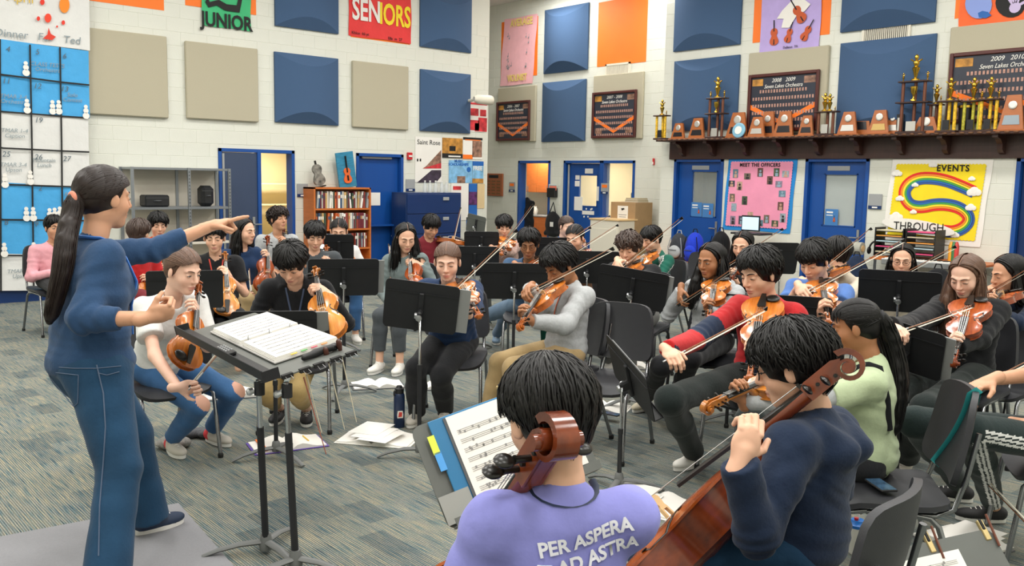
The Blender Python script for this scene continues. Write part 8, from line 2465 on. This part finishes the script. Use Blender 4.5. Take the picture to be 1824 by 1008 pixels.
# ---------------------------------------------------------------- music and belongings on the floor
def floor_book(px, py, w_, d_, yaw, label, pages=2, trim=None, loose=0):
    c = at_z(px, py, 0.0) * V(1, 1, 0)
    f = facing(c, yaw); R = frame(f)
    t = empty('music_folder', c, R, label, 'sheet music', 'music lying on the floor')
    MB().box((0, 0, 0.004), (w_ + 0.03, d_ + 0.02, 0.006), bev=0.002).obj('cover', trim or m_greyd, t)
    for s_ in (-1, 1):
        n_ = 8; xs = np.linspace(0, w_ / 2, n_)
        G = np.zeros((n_, 2, 3))
        for i, xx in enumerate(xs):
            z = 0.01 + 0.03 * math.exp(-((xx - 0.06) / 0.07) ** 2) * (1 - math.exp(-xx / 0.02)) + 0.004
            for j, yy in enumerate((-d_ / 2, d_ / 2)): G[i, j] = (s_ * xx, yy, z)
        P_ = MB().grid(G, flip=(s_ < 0))
        H_ = G.copy(); H_[..., 2] = 0.007
        for j in (0, 1):
            P_.grid(np.stack([G[:, j], H_[:, j]], 1), flip=(j == 0) != (s_ < 0))
        P_.grid(np.stack([G[-1], H_[-1]], 0), flip=(s_ < 0))
        pg = P_.obj('page', m_white, t, 60)
    r = random.Random(px)
    for i in range(loose):
        a = r.uniform(-0.3, 0.3)
        MB().box((r.uniform(-0.12, 0.12), r.uniform(-0.1, 0.1), 0.046 + 0.002 * i), (0.22, 0.29, 0.0012), np.array([[math.cos(a), -math.sin(a), 0], [math.sin(a), math.cos(a), 0], [0, 0, 1]])).obj('loose_sheet', m_white, t)
    return t
t = floor_book(512, 793, 0.46, 0.27, 14, 'open music folder with purple and orange edges at the hoodie player\'s feet', trim=mat('trim_purple', '#5b3fa0', 0.5))
MB().box((0.17, 0.0, 0.024), (0.03, 0.27, 0.003)).obj('orange_strip', m_orange, t)
MB().tube([(-0.13, 0.05, 0.03), (-0.12, -0.06, 0.035)], 0.004, 6).obj('yellow_pencil', mat('pencil_yellow', '#e2b936', 0.5), t)
floor_book(675, 783, 0.5, 0.3, -20, 'large open binder of music beside the water bottle', loose=3, trim=m_white)
floor_book(672, 687, 0.42, 0.26, 8, 'open music by the white sneakers of the grey-green sweater player')
floor_book(418, 704, 0.6, 0.26, 5, 'open music under the white T-shirt player\'s chair')
floor_book(1072, 728, 0.4, 0.3, -15, 'music folder with yellow pencil near the empty chair', trim=m_white)
floor_book(1152, 898, 0.4, 0.32, -25, 'loose music sheets between the two cellists', loose=3, trim=m_white)
floor_book(1712, 968, 0.34, 0.3, -35, 'stack of music sheets by the black sneakers, lower right', loose=3, trim=m_greyd)
floor_book(760, 690, 0.3, 0.22, 0, 'small open booklet behind the large music stand')
floor_book(1150, 655, 0.3, 0.22, 0, 'white booklet under the black and orange T-shirt player')
# water bottle
c = at_z(711, 760, 0)
t = empty('water_bottle', c, label='navy metal water bottle with a sticker on the floor', cat='bottle')
MB().lathe([(0.038, 0), (0.04, 0.006), (0.04, 0.225), (0.036, 0.245), (0.03, 0.252)], 20).obj('body', mat('bottle_navy', '#1b2c4c', 0.35), t, 50)
MB().lathe([(0.033, 0.25), (0.034, 0.285), (0.024, 0.29), (0.018, 0.305)], 16).obj('cap', m_black, t, 50)
MB().tube([(-0.03, 0, 0.275), (-0.045, 0, 0.265), (-0.045, 0, 0.24), (-0.036, 0, 0.235)], 0.006, 6).obj('carry_loop', m_black, t, 60)
fc = facing(c, 10)
st_ = MB().prism([(-0.02, -0.025), (0.02, -0.025), (0.022, 0.0), (0.018, 0.028), (-0.018, 0.028), (-0.022, 0.0)], 0.003, fc * 0.041 + ZUP * 0.1, np.cross(ZUP, fc), ZUP).obj('sticker', m_white, t)
MB().prism([(-0.014, -0.018), (0.012, -0.014), (0.014, 0.018), (-0.008, 0.02)], 0.002, fc * 0.0435 + ZUP * 0.1, np.cross(ZUP, fc), ZUP).obj('sticker_print', mat('sticker_red', '#cf3f35', 0.5), t)
# knit hat and cloth by the sneakers
def blob(name, label, cat, prims, m, h=0.008, amp=0.006, seed=1):
    P, Q = sdf(prims, h, folds(amp, 1.6, seed))
    o = bpy.data.objects.new(name, fast_mesh(name, P, Q, m)); COL.objects.link(o); tag(o, label, cat); return o
c = at_z(303, 797, 0); k_ = cloth('knit_grey', '#8a8782', var=0.4, vs=90)
blob('knit_hat', 'grey knitted hat lying under the white T-shirt player\'s chair', 'hat', [ell(c + V(0, 0, 0.035), (0.1, 0.09, 0.032), None, 0.02), ell(c + V(0.06, -0.03, 0.03), (0.06, 0.07, 0.028), None, 0.02)], k_)
c = at_z(348, 778, 0)
blob('scarf', 'crumpled grey cloth between the sneakers', 'cloth', [ell(c + V(0, 0, 0.03), (0.09, 0.06, 0.03), None, 0.02), ell(c + V(0.06, -0.07, 0.03), (0.07, 0.06, 0.03), None, 0.02)], cloth('dark_knit', '#55565a', var=0.3, vs=60), seed=5)
# cup and phones
c = at_z(1524, 985, 0)
t = empty('drink_cup', c, label='white plastic cup with blue lid and straw on the floor', cat='cup')
MB().lathe([(0.032, 0), (0.036, 0.01), (0.045, 0.14)], 18).obj('cup', m_white, t, 50)
MB().lathe([(0.048, 0.138), (0.048, 0.152), (0.036, 0.158), (0.03, 0.172), (0.006, 0.174)], 18).obj('lid', mat('lid_blue', '#1d6fc4', 0.35), t, 50)
MB().tube([(0.006, 0, 0.16), (0.01, 0.0, 0.25)], 0.005, 8).obj('straw', m_white, t, 60)
MB().lathe([(0.009, 0), (0.011, 0.012)], 10, (-0.015, 0, 0.173)).obj('button', m_red, t)
def phone(P, R, label):
    t = empty('phone', P, R, label, 'phone', 'phones')
    MB().box((0, 0, 0.005), (0.075, 0.15, 0.009), bev=0.003).obj('case', m_ink, t)
    MB().box((0, 0, 0.0101), (0.068, 0.143, 0.001)).obj('screen', mat('phone_screen', '#39536b', 0.15, var=0.6, vscale=18), t)
pc_ = at_z(1569, 862, 0.515)
phone(V(pc_[0], pc_[1], 0.505), frame(facing(pc_, -150)), 'phone lying on the seat behind the mint T-shirt player')
pc_ = at_z(1088, 738, 0.05); phone(V(pc_[0], pc_[1], 0.05), frame(facing(pc_, 60)), 'phone on the music folder near the empty chair')
pc_ = at_z(1256, 683, 0.0); phone(V(pc_[0], pc_[1], 0.0), frame(facing(pc_, 60)), 'phone on the carpet by the grey hoodie player')

# empty chair and teal strap
ce = at_z(1076, 676, 0.48)
place_chair(ce, facing(ce, -22), 'empty black chair behind the light grey sweatshirt player')
ce = at_z(1790, 700, 0.48); place_chair(ce + facing(ce, 180) * 0.25, facing(ce, -35), 'empty chair behind the brown-haired viola player')
ce = at_z(1208, 520, 0.5); place_chair(ce, facing(ce, -60), 'empty chair beside the green jacket player', True)
# ---------------------------------------------------------------- furniture along the walls
# metal shelf with two cases
m_shelfm = mat('shelf_metal', '#8f9499', 0.35, metal=0.7); m_shelfb = mat('shelf_beige', '#cfc8ba', 0.6)
a = uv('L', 213, 300)[0]; b = uv('L', 385, 300)[0]
DSH = 0.5
t = empty('metal_shelf', wp('L', (a + b) / 2, 0, 0.02), Rw('L'), 'grey metal storage shelf beside the open double door', 'shelf')
w_ = b - a
for x in (-w_ / 2, w_ * 0.06, w_ / 2 - 0.02):
    for y in (-0.02, -DSH):
        MB().box((x, y, 0.93), (0.04, 0.03, 1.86)).obj('upright', m_shelfm, t)
hole = MB().box((0, 0, 0), (0.014, 0.004, 0.022)).mesh('slot', m_greyd)
for x in (w_ * 0.06, w_ / 2 - 0.02):
    for i in range(30):
        o = bpy.data.objects.new('slot', hole); COL.objects.link(o); o.parent = t; o.location = (x, -DSH - 0.017, 0.35 + i * 0.05)
for z in (0.25, 0.75, 1.27, 1.84): MB().box((0, -DSH / 2, z), (w_, DSH, 0.035), bev=0.004).obj('shelf_board', m_shelfm if z > 1 else m_shelfb, t)
MB().box((0, -0.01, 0.95), (w_, 0.01, 1.75)).obj('back_sheet', m_shelfb, t)
def case(px, w_, h_, d_, label, z=1.29, dep=0.3, rb=0.02):
    u = uv('L', px, 350)[0]
    t = empty('instrument_case', wp('L', u, z, dep), Rw('L'), label, 'case', 'cases on the metal shelf')
    MB().box((0, 0, h_ / 2), (w_, d_, h_), bev=rb).obj('shell', m_black, t)
    MB().tube([(-w_ * 0.15, -d_ / 2 - 0.005, h_ * 0.5), (-w_ * 0.1, -d_ / 2 - 0.03, h_ * 0.52), (w_ * 0.1, -d_ / 2 - 0.03, h_ * 0.52), (w_ * 0.15, -d_ / 2 - 0.005, h_ * 0.5)], 0.008, 6).obj('handle', m_greyd, t)
    MB().box((0, -d_ / 2 - 0.002, h_ * 0.75), (w_ * 0.94, 0.005, 0.006)).obj('zipper', m_greyd, t)
case(262, 0.35, 0.17, 0.25, 'flat black case on the metal shelf'); case(352, 0.2, 0.31, 0.22, 'upright black case at the right end of the metal shelf', rb=0.05)
case(330, 0.5, 0.14, 0.3, 'black bag on the lower board of the metal shelf', z=0.77)
# bookcase
a = uv('L', 539, 334)[0]; b = uv('L', 640, 334)[0]; zt = uv('L', 580, 333)[1]
w_ = (b - a); dpt = 0.36
t = empty('bookcase', wp('L', (a + b) / 2, 0, 0.02), Rw('L'), 'orange wooden bookcase full of books and scores', 'bookcase')
zb = [0.04, 0.42, 0.79, 1.16]
for s_ in (-1, 1): MB().box((s_ * (w_ / 2 - 0.015), -dpt / 2, zt / 2), (0.03, dpt, zt), bev=0.002).obj('side_panel', m_orangewood, t)
MB().box((0, -dpt / 2, zt - 0.015), (w_, dpt, 0.03), bev=0.002).obj('top_panel', m_orangewood, t)
MB().box((0, -0.01, zt / 2), (w_ - 0.05, 0.012, zt - 0.02)).obj('back_panel', m_orangewood, t)
levels = [uv('L', 590, y_)[1] for y_ in (371, 407)]
for z in levels + [0.55, 0.06]: MB().box((0, -dpt / 2, z), (w_ - 0.06, dpt - 0.02, 0.028)).obj('shelf_board', m_orangewood, t)
r = random.Random(5)
BC = ['#8d3a2c', '#e4dfd2', '#2c4a6e', '#d9d4c8', '#5a5148', '#c9602e', '#e8e4da', '#3a3e46', '#9aa0a3', '#6d2430', '#f0ede6', '#384c3c', '#caa46a', '#b9b4aa']
nb_ = 0; kth = 0; lastli = -1
BN = dict(zip(BC, ['brick red', 'cream', 'dark blue', 'pale grey', 'taupe', 'orange', 'off-white', 'charcoal', 'mid grey', 'maroon', 'white', 'dark green', 'tan', 'stone grey']))
ORD = lambda n: str(n) + ('th' if 10 < n % 100 < 14 else {1: 'st', 2: 'nd', 3: 'rd'}.get(n % 10, 'th'))
for li, (z0_, top) in enumerate([(levels[0], zt - 0.05), (levels[1], levels[0] - 0.05), (0.55, levels[1] - 0.05)]):
    x = -w_ / 2 + 0.05
    while x < w_ / 2 - 0.07:
        th = r.uniform(0.018, 0.045); hh = min(top - z0_ - 0.03, r.uniform(0.24, 0.33)); dd = r.uniform(0.2, 0.26)
        lean = 0.0 if r.random() < 0.7 else r.uniform(-0.12, 0.16)
        c_ = r.choice(BC); kth = (kth + 1) if li == lastli else 1; lastli = li
        e = empty('book', wp('L', (a + b) / 2 + x + th / 2 + abs(lean) * 0.15, z0_ + 0.015, 0.02 + dpt - 0.03 - dd / 2), Rw('L') @ np.array([[math.cos(lean), 0, math.sin(lean)], [0, 1, 0], [-math.sin(lean), 0, math.cos(lean)]]), BN[c_] + ' book, ' + ORD(kth) + ' from the left on the ' + ['top', 'second', 'third'][li] + ' board of the bookcase', 'book', ['books on the top board', 'books on the second board', 'books on the third board'][li])
        MB().box((0, 0, hh / 2), (th, dd, hh), bev=0.002).obj('cover', mat('book' + c_, c_, 0.6), e)
        MB().box((0, -dd / 2 - 0.001, hh * 0.7), (th * 0.7, 0.003, hh * 0.2)).obj('spine_label', mat('book' + BC[(nb_ * 5 + 1) % 14], BC[(nb_ * 5 + 1) % 14], 0.6), e)
        x += th + 0.004 + abs(lean) * hh * 0.9; nb_ += 1
# decorated violins on the bookcase
u, z = uv('L', 612, 300)
t = empty('violin_picture', wp('L', u, zt, 0.2), Rw('L') @ np.array([[0.99, 0, -0.14], [0, 1, 0], [0.14, 0, 0.99]]), 'blue painted board with an orange violin leaning on the bookcase', 'picture')
h_ = 0.6; w2 = 0.34
MB().box((0, 0.05, h_ / 2), (w2, 0.03, h_), bev=0.004).obj('board', mat('teal_board', '#2b7ea0', 0.7, var=0.35, vscale=10, stretch=(1, 1, 12)), t)
y_, wv_ = violin_outline(16); L = 0.27
MB().prism([(p * L, (q - 0.5) * L) for p, q in zip(wv_, y_)][1:-1] + [(-p * L, (q - 0.5) * L) for p, q in zip(wv_[::-1], y_[::-1])][1:-1], 0.02, (0.0, 0.025, h_ * 0.34), (1, 0, 0), (0, 0, 1)).obj('violin_body', mat('orange_violin', '#e0662a', 0.5), t)
MB().box((0, 0.018, h_ * 0.66), (0.022, 0.02, 0.28)).obj('violin_neck', m_ebony, t); MB().box((0, 0.012, h_ * 0.27), (0.03, 0.01, 0.09)).obj('tailpiece', m_ebony, t)
u, z = uv('L', 561, 313)
t = empty('painted_violin', wp('L', u, zt, 0.2), Rw('L') @ np.array([[0.97, 0, -0.25], [0, 1, 0], [0.25, 0, 0.97]]), 'black and white patterned violin body standing on the bookcase', 'ornament')
L = 0.36
MB().prism([(p * L, (q - 0.5) * L + L * 0.5) for p, q in zip(wv_, y_)][1:-1] + [(-p * L, (q - 0.5) * L + L * 0.5) for p, q in zip(wv_[::-1], y_[::-1])][1:-1], 0.05, (0, 0, 0.03), (1, 0, 0), (0, 0, 1)).obj('body', mat('patterned', '#7a776f', 0.5, var=0.95, vscale=14), t)
MB().box((0, 0.02, 0.01), (0.16, 0.12, 0.02)).obj('stand', m_ebony, t)
MB().box((0, -0.0, L + 0.05), (0.025, 0.03, 0.08)).obj('neck_stub', m_ebony, t)
# filing cabinet
a = uv('L', 726, 345)[0]; b = uv('L', 822, 345)[0]
a2 = at_Y(724, 343, YL - 0.5); b2 = at_Y(822, 343, YL - 0.5)
zt2 = a2[2]
t = empty('filing_cabinet', V((a2[0] + b2[0]) / 2, YL - 0.02, 0), Rw('L'), 'tall dark blue lateral filing cabinet by the posters', 'filing cabinet')
w_ = b2[0] - a2[0]
MB().box((0, -0.24, zt2 / 2), (w_, 0.46, zt2), bev=0.006).obj('body', m_blue_d, t)
for i in range(4):
    z0_ = 0.05 + i * (zt2 - 0.07) / 4; dh = (zt2 - 0.07) / 4
    d = MB().box((0, -0.48, z0_ + dh / 2), (w_ - 0.03, 0.02, dh - 0.012), bev=0.003).obj('drawer', m_blue_d, t)
    MB().box((w_ * 0.2, -0.5, z0_ + dh * 0.75), (0.13, 0.02, 0.06), bev=0.004).obj('label_holder', m_grey, d)
for i, px in enumerate((757, 766, 776, 787, 795)):
    p = at_Y(px, 330, YL - 0.3)
    e = empty('plastic_bottle', (p[0], p[1], zt2), label=['leftmost', 'second', 'middle', 'fourth', 'rightmost'][i] + ' clear bottle on the blue filing cabinet', cat='bottle', group='bottles on the filing cabinet')
    MB().lathe([(0.035, 0), (0.037, 0.01), (0.037, 0.13), (0.014, 0.18), (0.014, 0.2)], 12).obj('bottle', mat('clear_plastic', '#dfe4e4', 0.15, alpha=0.45), e, 50)
    MB().lathe([(0.016, 0.195), (0.016, 0.215)], 12).obj('cap', m_white, e)
# things by the office: table, cardboard box, tote bag, letter holder
p = at_X(1125, 372, XA - 0.45)
t = empty('display_box', (p[0], p[1], 0), Rw('A'), 'tall brown cardboard box with a white notice by the office window', 'box')
zb_ = at_X(1128, 360, XA - 0.45)[2]
MB().box((0, 0, zb_ / 2), (0.62, 0.5, zb_), bev=0.004).obj('carton', mat('cardboard', '#a98a63', 0.8, var=0.06), t)
MB().box((0.0, -0.253, zb_ - 0.32), (0.26, 0.004, 0.5)).obj('notice', m_white, t)
for i in range(7): MB().box((0.0, -0.256, zb_ - 0.24 - i * 0.04), (0.2 - 0.03 * (i % 3), 0.002, 0.012)).obj('print_line', m_staff, t)
MB().prism([(-0.02, -0.02), (0.05, 0.01), (0.03, 0.03), (-0.04, 0.02)], 0.003, (0, -0.257, zb_ - 0.14), (1, 0, 0), (0, 0, 1)).obj('emblem', m_ink, t)
for i in range(4): MB().box((0.12, 0, zb_ + 0.012 + i * 0.02), (0.34 - 0.02 * i, 0.3, 0.018)).obj('paper_pack', mat('pack%d' % (i % 2), ['#cfc6b2', '#b7a888'][i % 2], 0.7), t)
p = at_X(1092, 400, XA - 0.9)
t = empty('white_cabinet', (p[0], p[1], 0), Rw('A'), 'white cabinet with wooden top in front of the office door', 'cabinet')
zc_ = at_X(1092, 392, XA - 0.9)[2]
MB().box((0, 0, zc_ / 2), (0.72, 0.5, zc_), bev=0.005).obj('body', m_cream, t); MB().box((0, 0, zc_ + 0.015), (0.76, 0.54, 0.03), bev=0.004).obj('top', m_maple, t)
MB().box((0, -0.255, zc_ * 0.5), (0.66, 0.012, zc_ * 0.7), bev=0.003).obj('door', m_cream, t)
p = at_X(985, 395, XA - 0.12)
t = empty('tote_bag', (p[0], p[1], p[2]), Rw('A'), 'black tote bag hanging beside the kitchenette doorway', 'bag')
P, Q = sdf([ell((0, 0, -0.05), (0.24, 0.08, 0.27), None, 0.05), cone((-0.2, 0, -0.25), (0.2, 0, -0.25), 0.06, 0.06, 0.05)], 0.015, folds(0.008, 0.7, 3))
o = bpy.data.objects.new('bag_body', fast_mesh('bag_body', P, Q, cloth('tote', '#1d1e20'))); COL.objects.link(o); o.parent = t
MB().tube([(-0.1, -0.03, 0.15), (0.0, 0.0, 0.42), (0.12, -0.03, 0.15)], 0.012, 6).obj('strap', c_black, t, 60)
MB().box((0.05, -0.09, -0.05), (0.1, 0.004, 0.1)).obj('bag_print', m_white, t)
p = at_X(985, 330, XA - 0.1)
t = empty('letter_holder', wp('A', *uv('A', 987, 343), 0.01), Rw('A'), 'black wall pocket with coloured papers beside the kitchenette doorway', 'holder')
MB().box((0, -0.05, 0), (0.26, 0.09, 0.2), bev=0.01).obj('pocket', m_black, t)
for i, c_ in enumerate(('#e9e6de', '#7fc4d0', '#e87f6a')): MB().box((-0.02 + 0.03 * i, -0.03 - 0.02 * i, 0.1), (0.22, 0.004, 0.16 - 0.03 * i)).obj('paper', mat('pp' + c_, c_, 0.7), t)
p = at_X(964, 370, XA + 0.9)
t = empty('coat', (XA + 0.25, p[1] * 0.985, 0), Rw('A'), 'black garment hanging in the kitchenette doorway', 'coat')
zc2 = at_X(964, 372, XA + 0.25)[2]
P, Q = sdf([ell((0, 0, zc2 - 0.25), (0.2, 0.1, 0.5), None, 0.05), cone((-0.15, 0, zc2 + 0.12), (0.15, 0, zc2 + 0.12), 0.07, 0.07, 0.05)], 0.02, folds(0.012, 0.6, 8))
o = bpy.data.objects.new('garment', fast_mesh('garment', P, Q, c_black)); COL.objects.link(o); o.parent = t
MB().tube([(0, 0, zc2 + 0.18), (0, 0, zc2 + 0.5)], 0.01, 6).obj('hanger_cord', m_steel, t)
# backpacks under the practice room door
def backpack(px, py, label, m, w_=0.34, h_=0.46, X=XB - 0.45, z0=0.45, m2=None):
    p = at_X(px, py, X)
    t = empty('backpack', (p[0], p[1], z0), Rw('B'), label, 'backpack', 'backpacks along the right wall')
    P, Q = sdf([ell((0, 0, h_ / 2), (w_ / 2, 0.13, h_ / 2), None, 0.03), cone((-w_ * 0.3, 0, 0.08), (w_ * 0.3, 0, 0.08), 0.1, 0.1, 0.05)], 0.014, folds(0.006, 0.8, int(px)))
    o = bpy.data.objects.new('pack_body', fast_mesh('pack_body', P, Q, m)); COL.objects.link(o); o.parent = t
    P, Q = sdf([ell((0, -0.12, h_ * 0.33), (w_ * 0.36, 0.06, h_ * 0.24), None, 0.03)], 0.014)
    o = bpy.data.objects.new('front_pocket', fast_mesh('front_pocket', P, Q, m2 or m)); COL.objects.link(o); o.parent = t
    MB().tube([(-0.05, 0, h_ - 0.01), (-0.03, 0, h_ + 0.05), (0.03, 0, h_ + 0.05), (0.05, 0, h_ - 0.01)], 0.009, 6).obj('grab_handle', m2 or c_black, t, 60)
    for s_ in (-1, 1): MB().tube([(s_ * w_ * 0.3, -0.1, h_ * 0.85), (s_ * w_ * 0.42, -0.12, h_ * 0.5), (s_ * w_ * 0.4, -0.1, h_ * 0.15)], 0.012, 6, flat=0.4).obj('strap', m2 or c_black, t, 60)
    MB().box((0, -0.185, h_ * 0.4), (w_ * 0.5, 0.006, 0.01)).obj('zipper', m_greyd, t)
bench = empty('low_bench', at_X(1240, 470, XB - 0.4) * V(1, 1, 0), Rw('B'), 'low orange wooden bench carrying backpacks', 'bench')
MB().box((0, 0, 0.43), (2.6, 0.55, 0.04), bev=0.005).obj('top', m_orangewood, bench)
for x in (-1.2, 0, 1.2): MB().box((x, 0, 0.205), (0.05, 0.5, 0.41)).obj('support', m_orangewood, bench)
backpack(1237, 450, 'bright blue backpack behind the grey hoodie player', cloth('pack_blue', '#2440c8'), h_=0.5)
backpack(1209, 450, 'grey and black backpack left of the blue one', cloth('pack_grey', '#3b3e44'), m2=c_grey)
backpack(1283, 450, 'black backpack right of the blue one', c_black, h_=0.55)
# tablet on a small stand in front of the pink board
p = at_X(1336, 398, XB - 0.5)
t = empty('tablet', (p[0], p[1], p[2]), Rw('B'), 'tablet with lit screen on a stand before the pink board', 'tablet')
MB().box((0, 0.02, 0), (0.34, 0.02, 0.25), bev=0.006).obj('case', m_black, t)
MB().box((0, 0.008, 0), (0.3, 0.004, 0.2)).obj('screen', mat('tablet_screen', '#bcd4e6', 0.3, emit='#bcd8ee', est=0.7), t)
MB().box((0, 0.05, -0.16), (0.55, 0.35, 0.03), bev=0.006).obj('ledge', m_black, t)
MB().lathe([(0.02, -p[2]), (0.02, -0.16)], 10, (0, 0.05, 0)).obj('post', m_black, t)
MB().lathe([(0.2, -p[2]), (0.2, -p[2] + 0.03), (0.03, -p[2] + 0.05)], 18, (0, 0.05, 0)).obj('foot', m_black, t)
# table with letter trays, keyboard and bits below the yellow board
p0 = at_X(1560, 470, XB - 0.55); p1 = at_X(1760, 480, XB - 0.55)
TZ = 0.8
t = empty('work_table', V(XB - 0.4, (p0[1] + p1[1]) / 2, 0), Rw('B'), 'long cluttered work table below the yellow EVENTS board', 'table')
w_ = abs(p1[1] - p0[1])
MB().box((0, 0, TZ - 0.015), (w_, 0.7, 0.03), bev=0.004).obj('table_top', m_orangewood, t)
for sx in (-1, 1):
    for sy in (-1, 1): MB().tube([(sx * (w_ / 2 - 0.06), sy * 0.3, 0), (sx * (w_ / 2 - 0.06), sy * 0.3, TZ - 0.03)], 0.02, 8).obj('leg', m_leg, t)
u = uv('B', 1635, 420)[0]
t = empty('letter_tray', wp('B', uv('B', 1637, 420)[0], TZ, 0.3), Rw('B'), 'black double stack of letter trays on the work table', 'tray')
for s_ in (-1, 1):
    for i in range(5):
        MB().box((s_ * 0.22, 0, 0.05 + i * 0.075), (0.4, 0.3, 0.012)).obj('tray', m_black, t)
        MB().box((s_ * 0.22, -0.02, 0.062 + i * 0.075), (0.36, 0.26, 0.012)).obj('paper', mat('tp%d' % ((i + (s_ > 0)) % 4), ['#d8cfae', '#e24f86', '#b9d7e0', '#e6a04a'][(i + (s_ > 0)) % 4], 0.7), t)
    for x in (-0.2, 0.2): MB().box((s_ * 0.22 + x, 0, 0.2), (0.012, 0.3, 0.4)).obj('side', m_black, t)
p = at_X(1650, 497, XB - 1.0)
t = empty('keyboard', (p[0], p[1], 0.75), Rw('B'), 'silver electronic keyboard behind the wide black stand', 'keyboard')
MB().box((0, 0, 0.04), (1.1, 0.3, 0.08), bev=0.01).obj('case', m_steel, t)
me = MB().box((0, 0, 0), (0.021, 0.14, 0.012)).mesh('white_key', m_white); mk = MB().box((0, 0, 0), (0.012, 0.085, 0.014)).mesh('black_key', m_ink)
for i in range(44):
    o = bpy.data.objects.new('white_key', me); COL.objects.link(o); o.parent = t; o.location = (-0.495 + i * 0.023, -0.07, 0.085)
    if i % 7 not in (2, 6):
        o = bpy.data.objects.new('black_key', mk); COL.objects.link(o); o.parent = t; o.location = (-0.4835 + i * 0.023, -0.042, 0.095)
for s_ in (-1, 1): MB().tube([(s_ * 0.35, -0.15, -0.75), (-s_ * 0.35, 0.1, 0.0)], 0.015, 8).obj('stand_leg', m_black, t)
p = at_X(1512, 452, XB - 0.55)
t = empty('paper_roll', (p[0], p[1], TZ), Rw('B'), 'roll of grey cloth lying on the work table', 'roll')
MB().tube([(-0.2, 0, 0.09), (0.2, 0, 0.09)], 0.09, 16).obj('roll', cloth('roll_grey', '#a8a79c'), t, 60); MB().tube([(0.19, 0, 0.09), (0.212, 0, 0.09)], 0.045, 12).obj('core', m_maple, t)
p = at_X(1560, 445, XB - 0.3)
t = empty('headphones', (p[0], p[1], TZ), Rw('B'), 'black headphones on the work table', 'headphones')
MB().tube([(0.1 * math.cos(a_), 0, 0.06 + 0.13 * math.sin(a_)) for a_ in np.linspace(0, math.pi, 12)], 0.014, 8).obj('band', m_black, t, 60)
for s_ in (-1, 1): MB().ell((s_ * 0.1, 0, 0.055), (0.025, 0.05, 0.055), n=12, k=8).obj('ear_cup', m_black, t, 60)
for i, (px, c_) in enumerate(((1693, '#e0a02e'), (1698, '#3c7a4a'), (1703, '#c8403a'))):
    p = at_X(px, 455, XB - 0.35)
    o = MB().lathe([(0.03, 0), (0.032, 0.2), (0.02, 0.24), (0.012, 0.26)], 10, (p[0], p[1], TZ)).obj('glue_bottle', mat('glue' + c_, c_, 0.4), smooth=50); tag(o, ['orange', 'green', 'red'][i] + ' bottle on the work table below the yellow board', 'bottle', 'bottles on the work table')
backpack(1672, 470, 'black bag on the floor before the work table', c_black, X=XB - 1.35, z0=0.0, h_=0.78, w_=0.5)
backpack(1525, 478, 'dark blue bag left of the work table', c_navy2, X=XB - 0.7, z0=0.0, h_=0.8, w_=0.42)
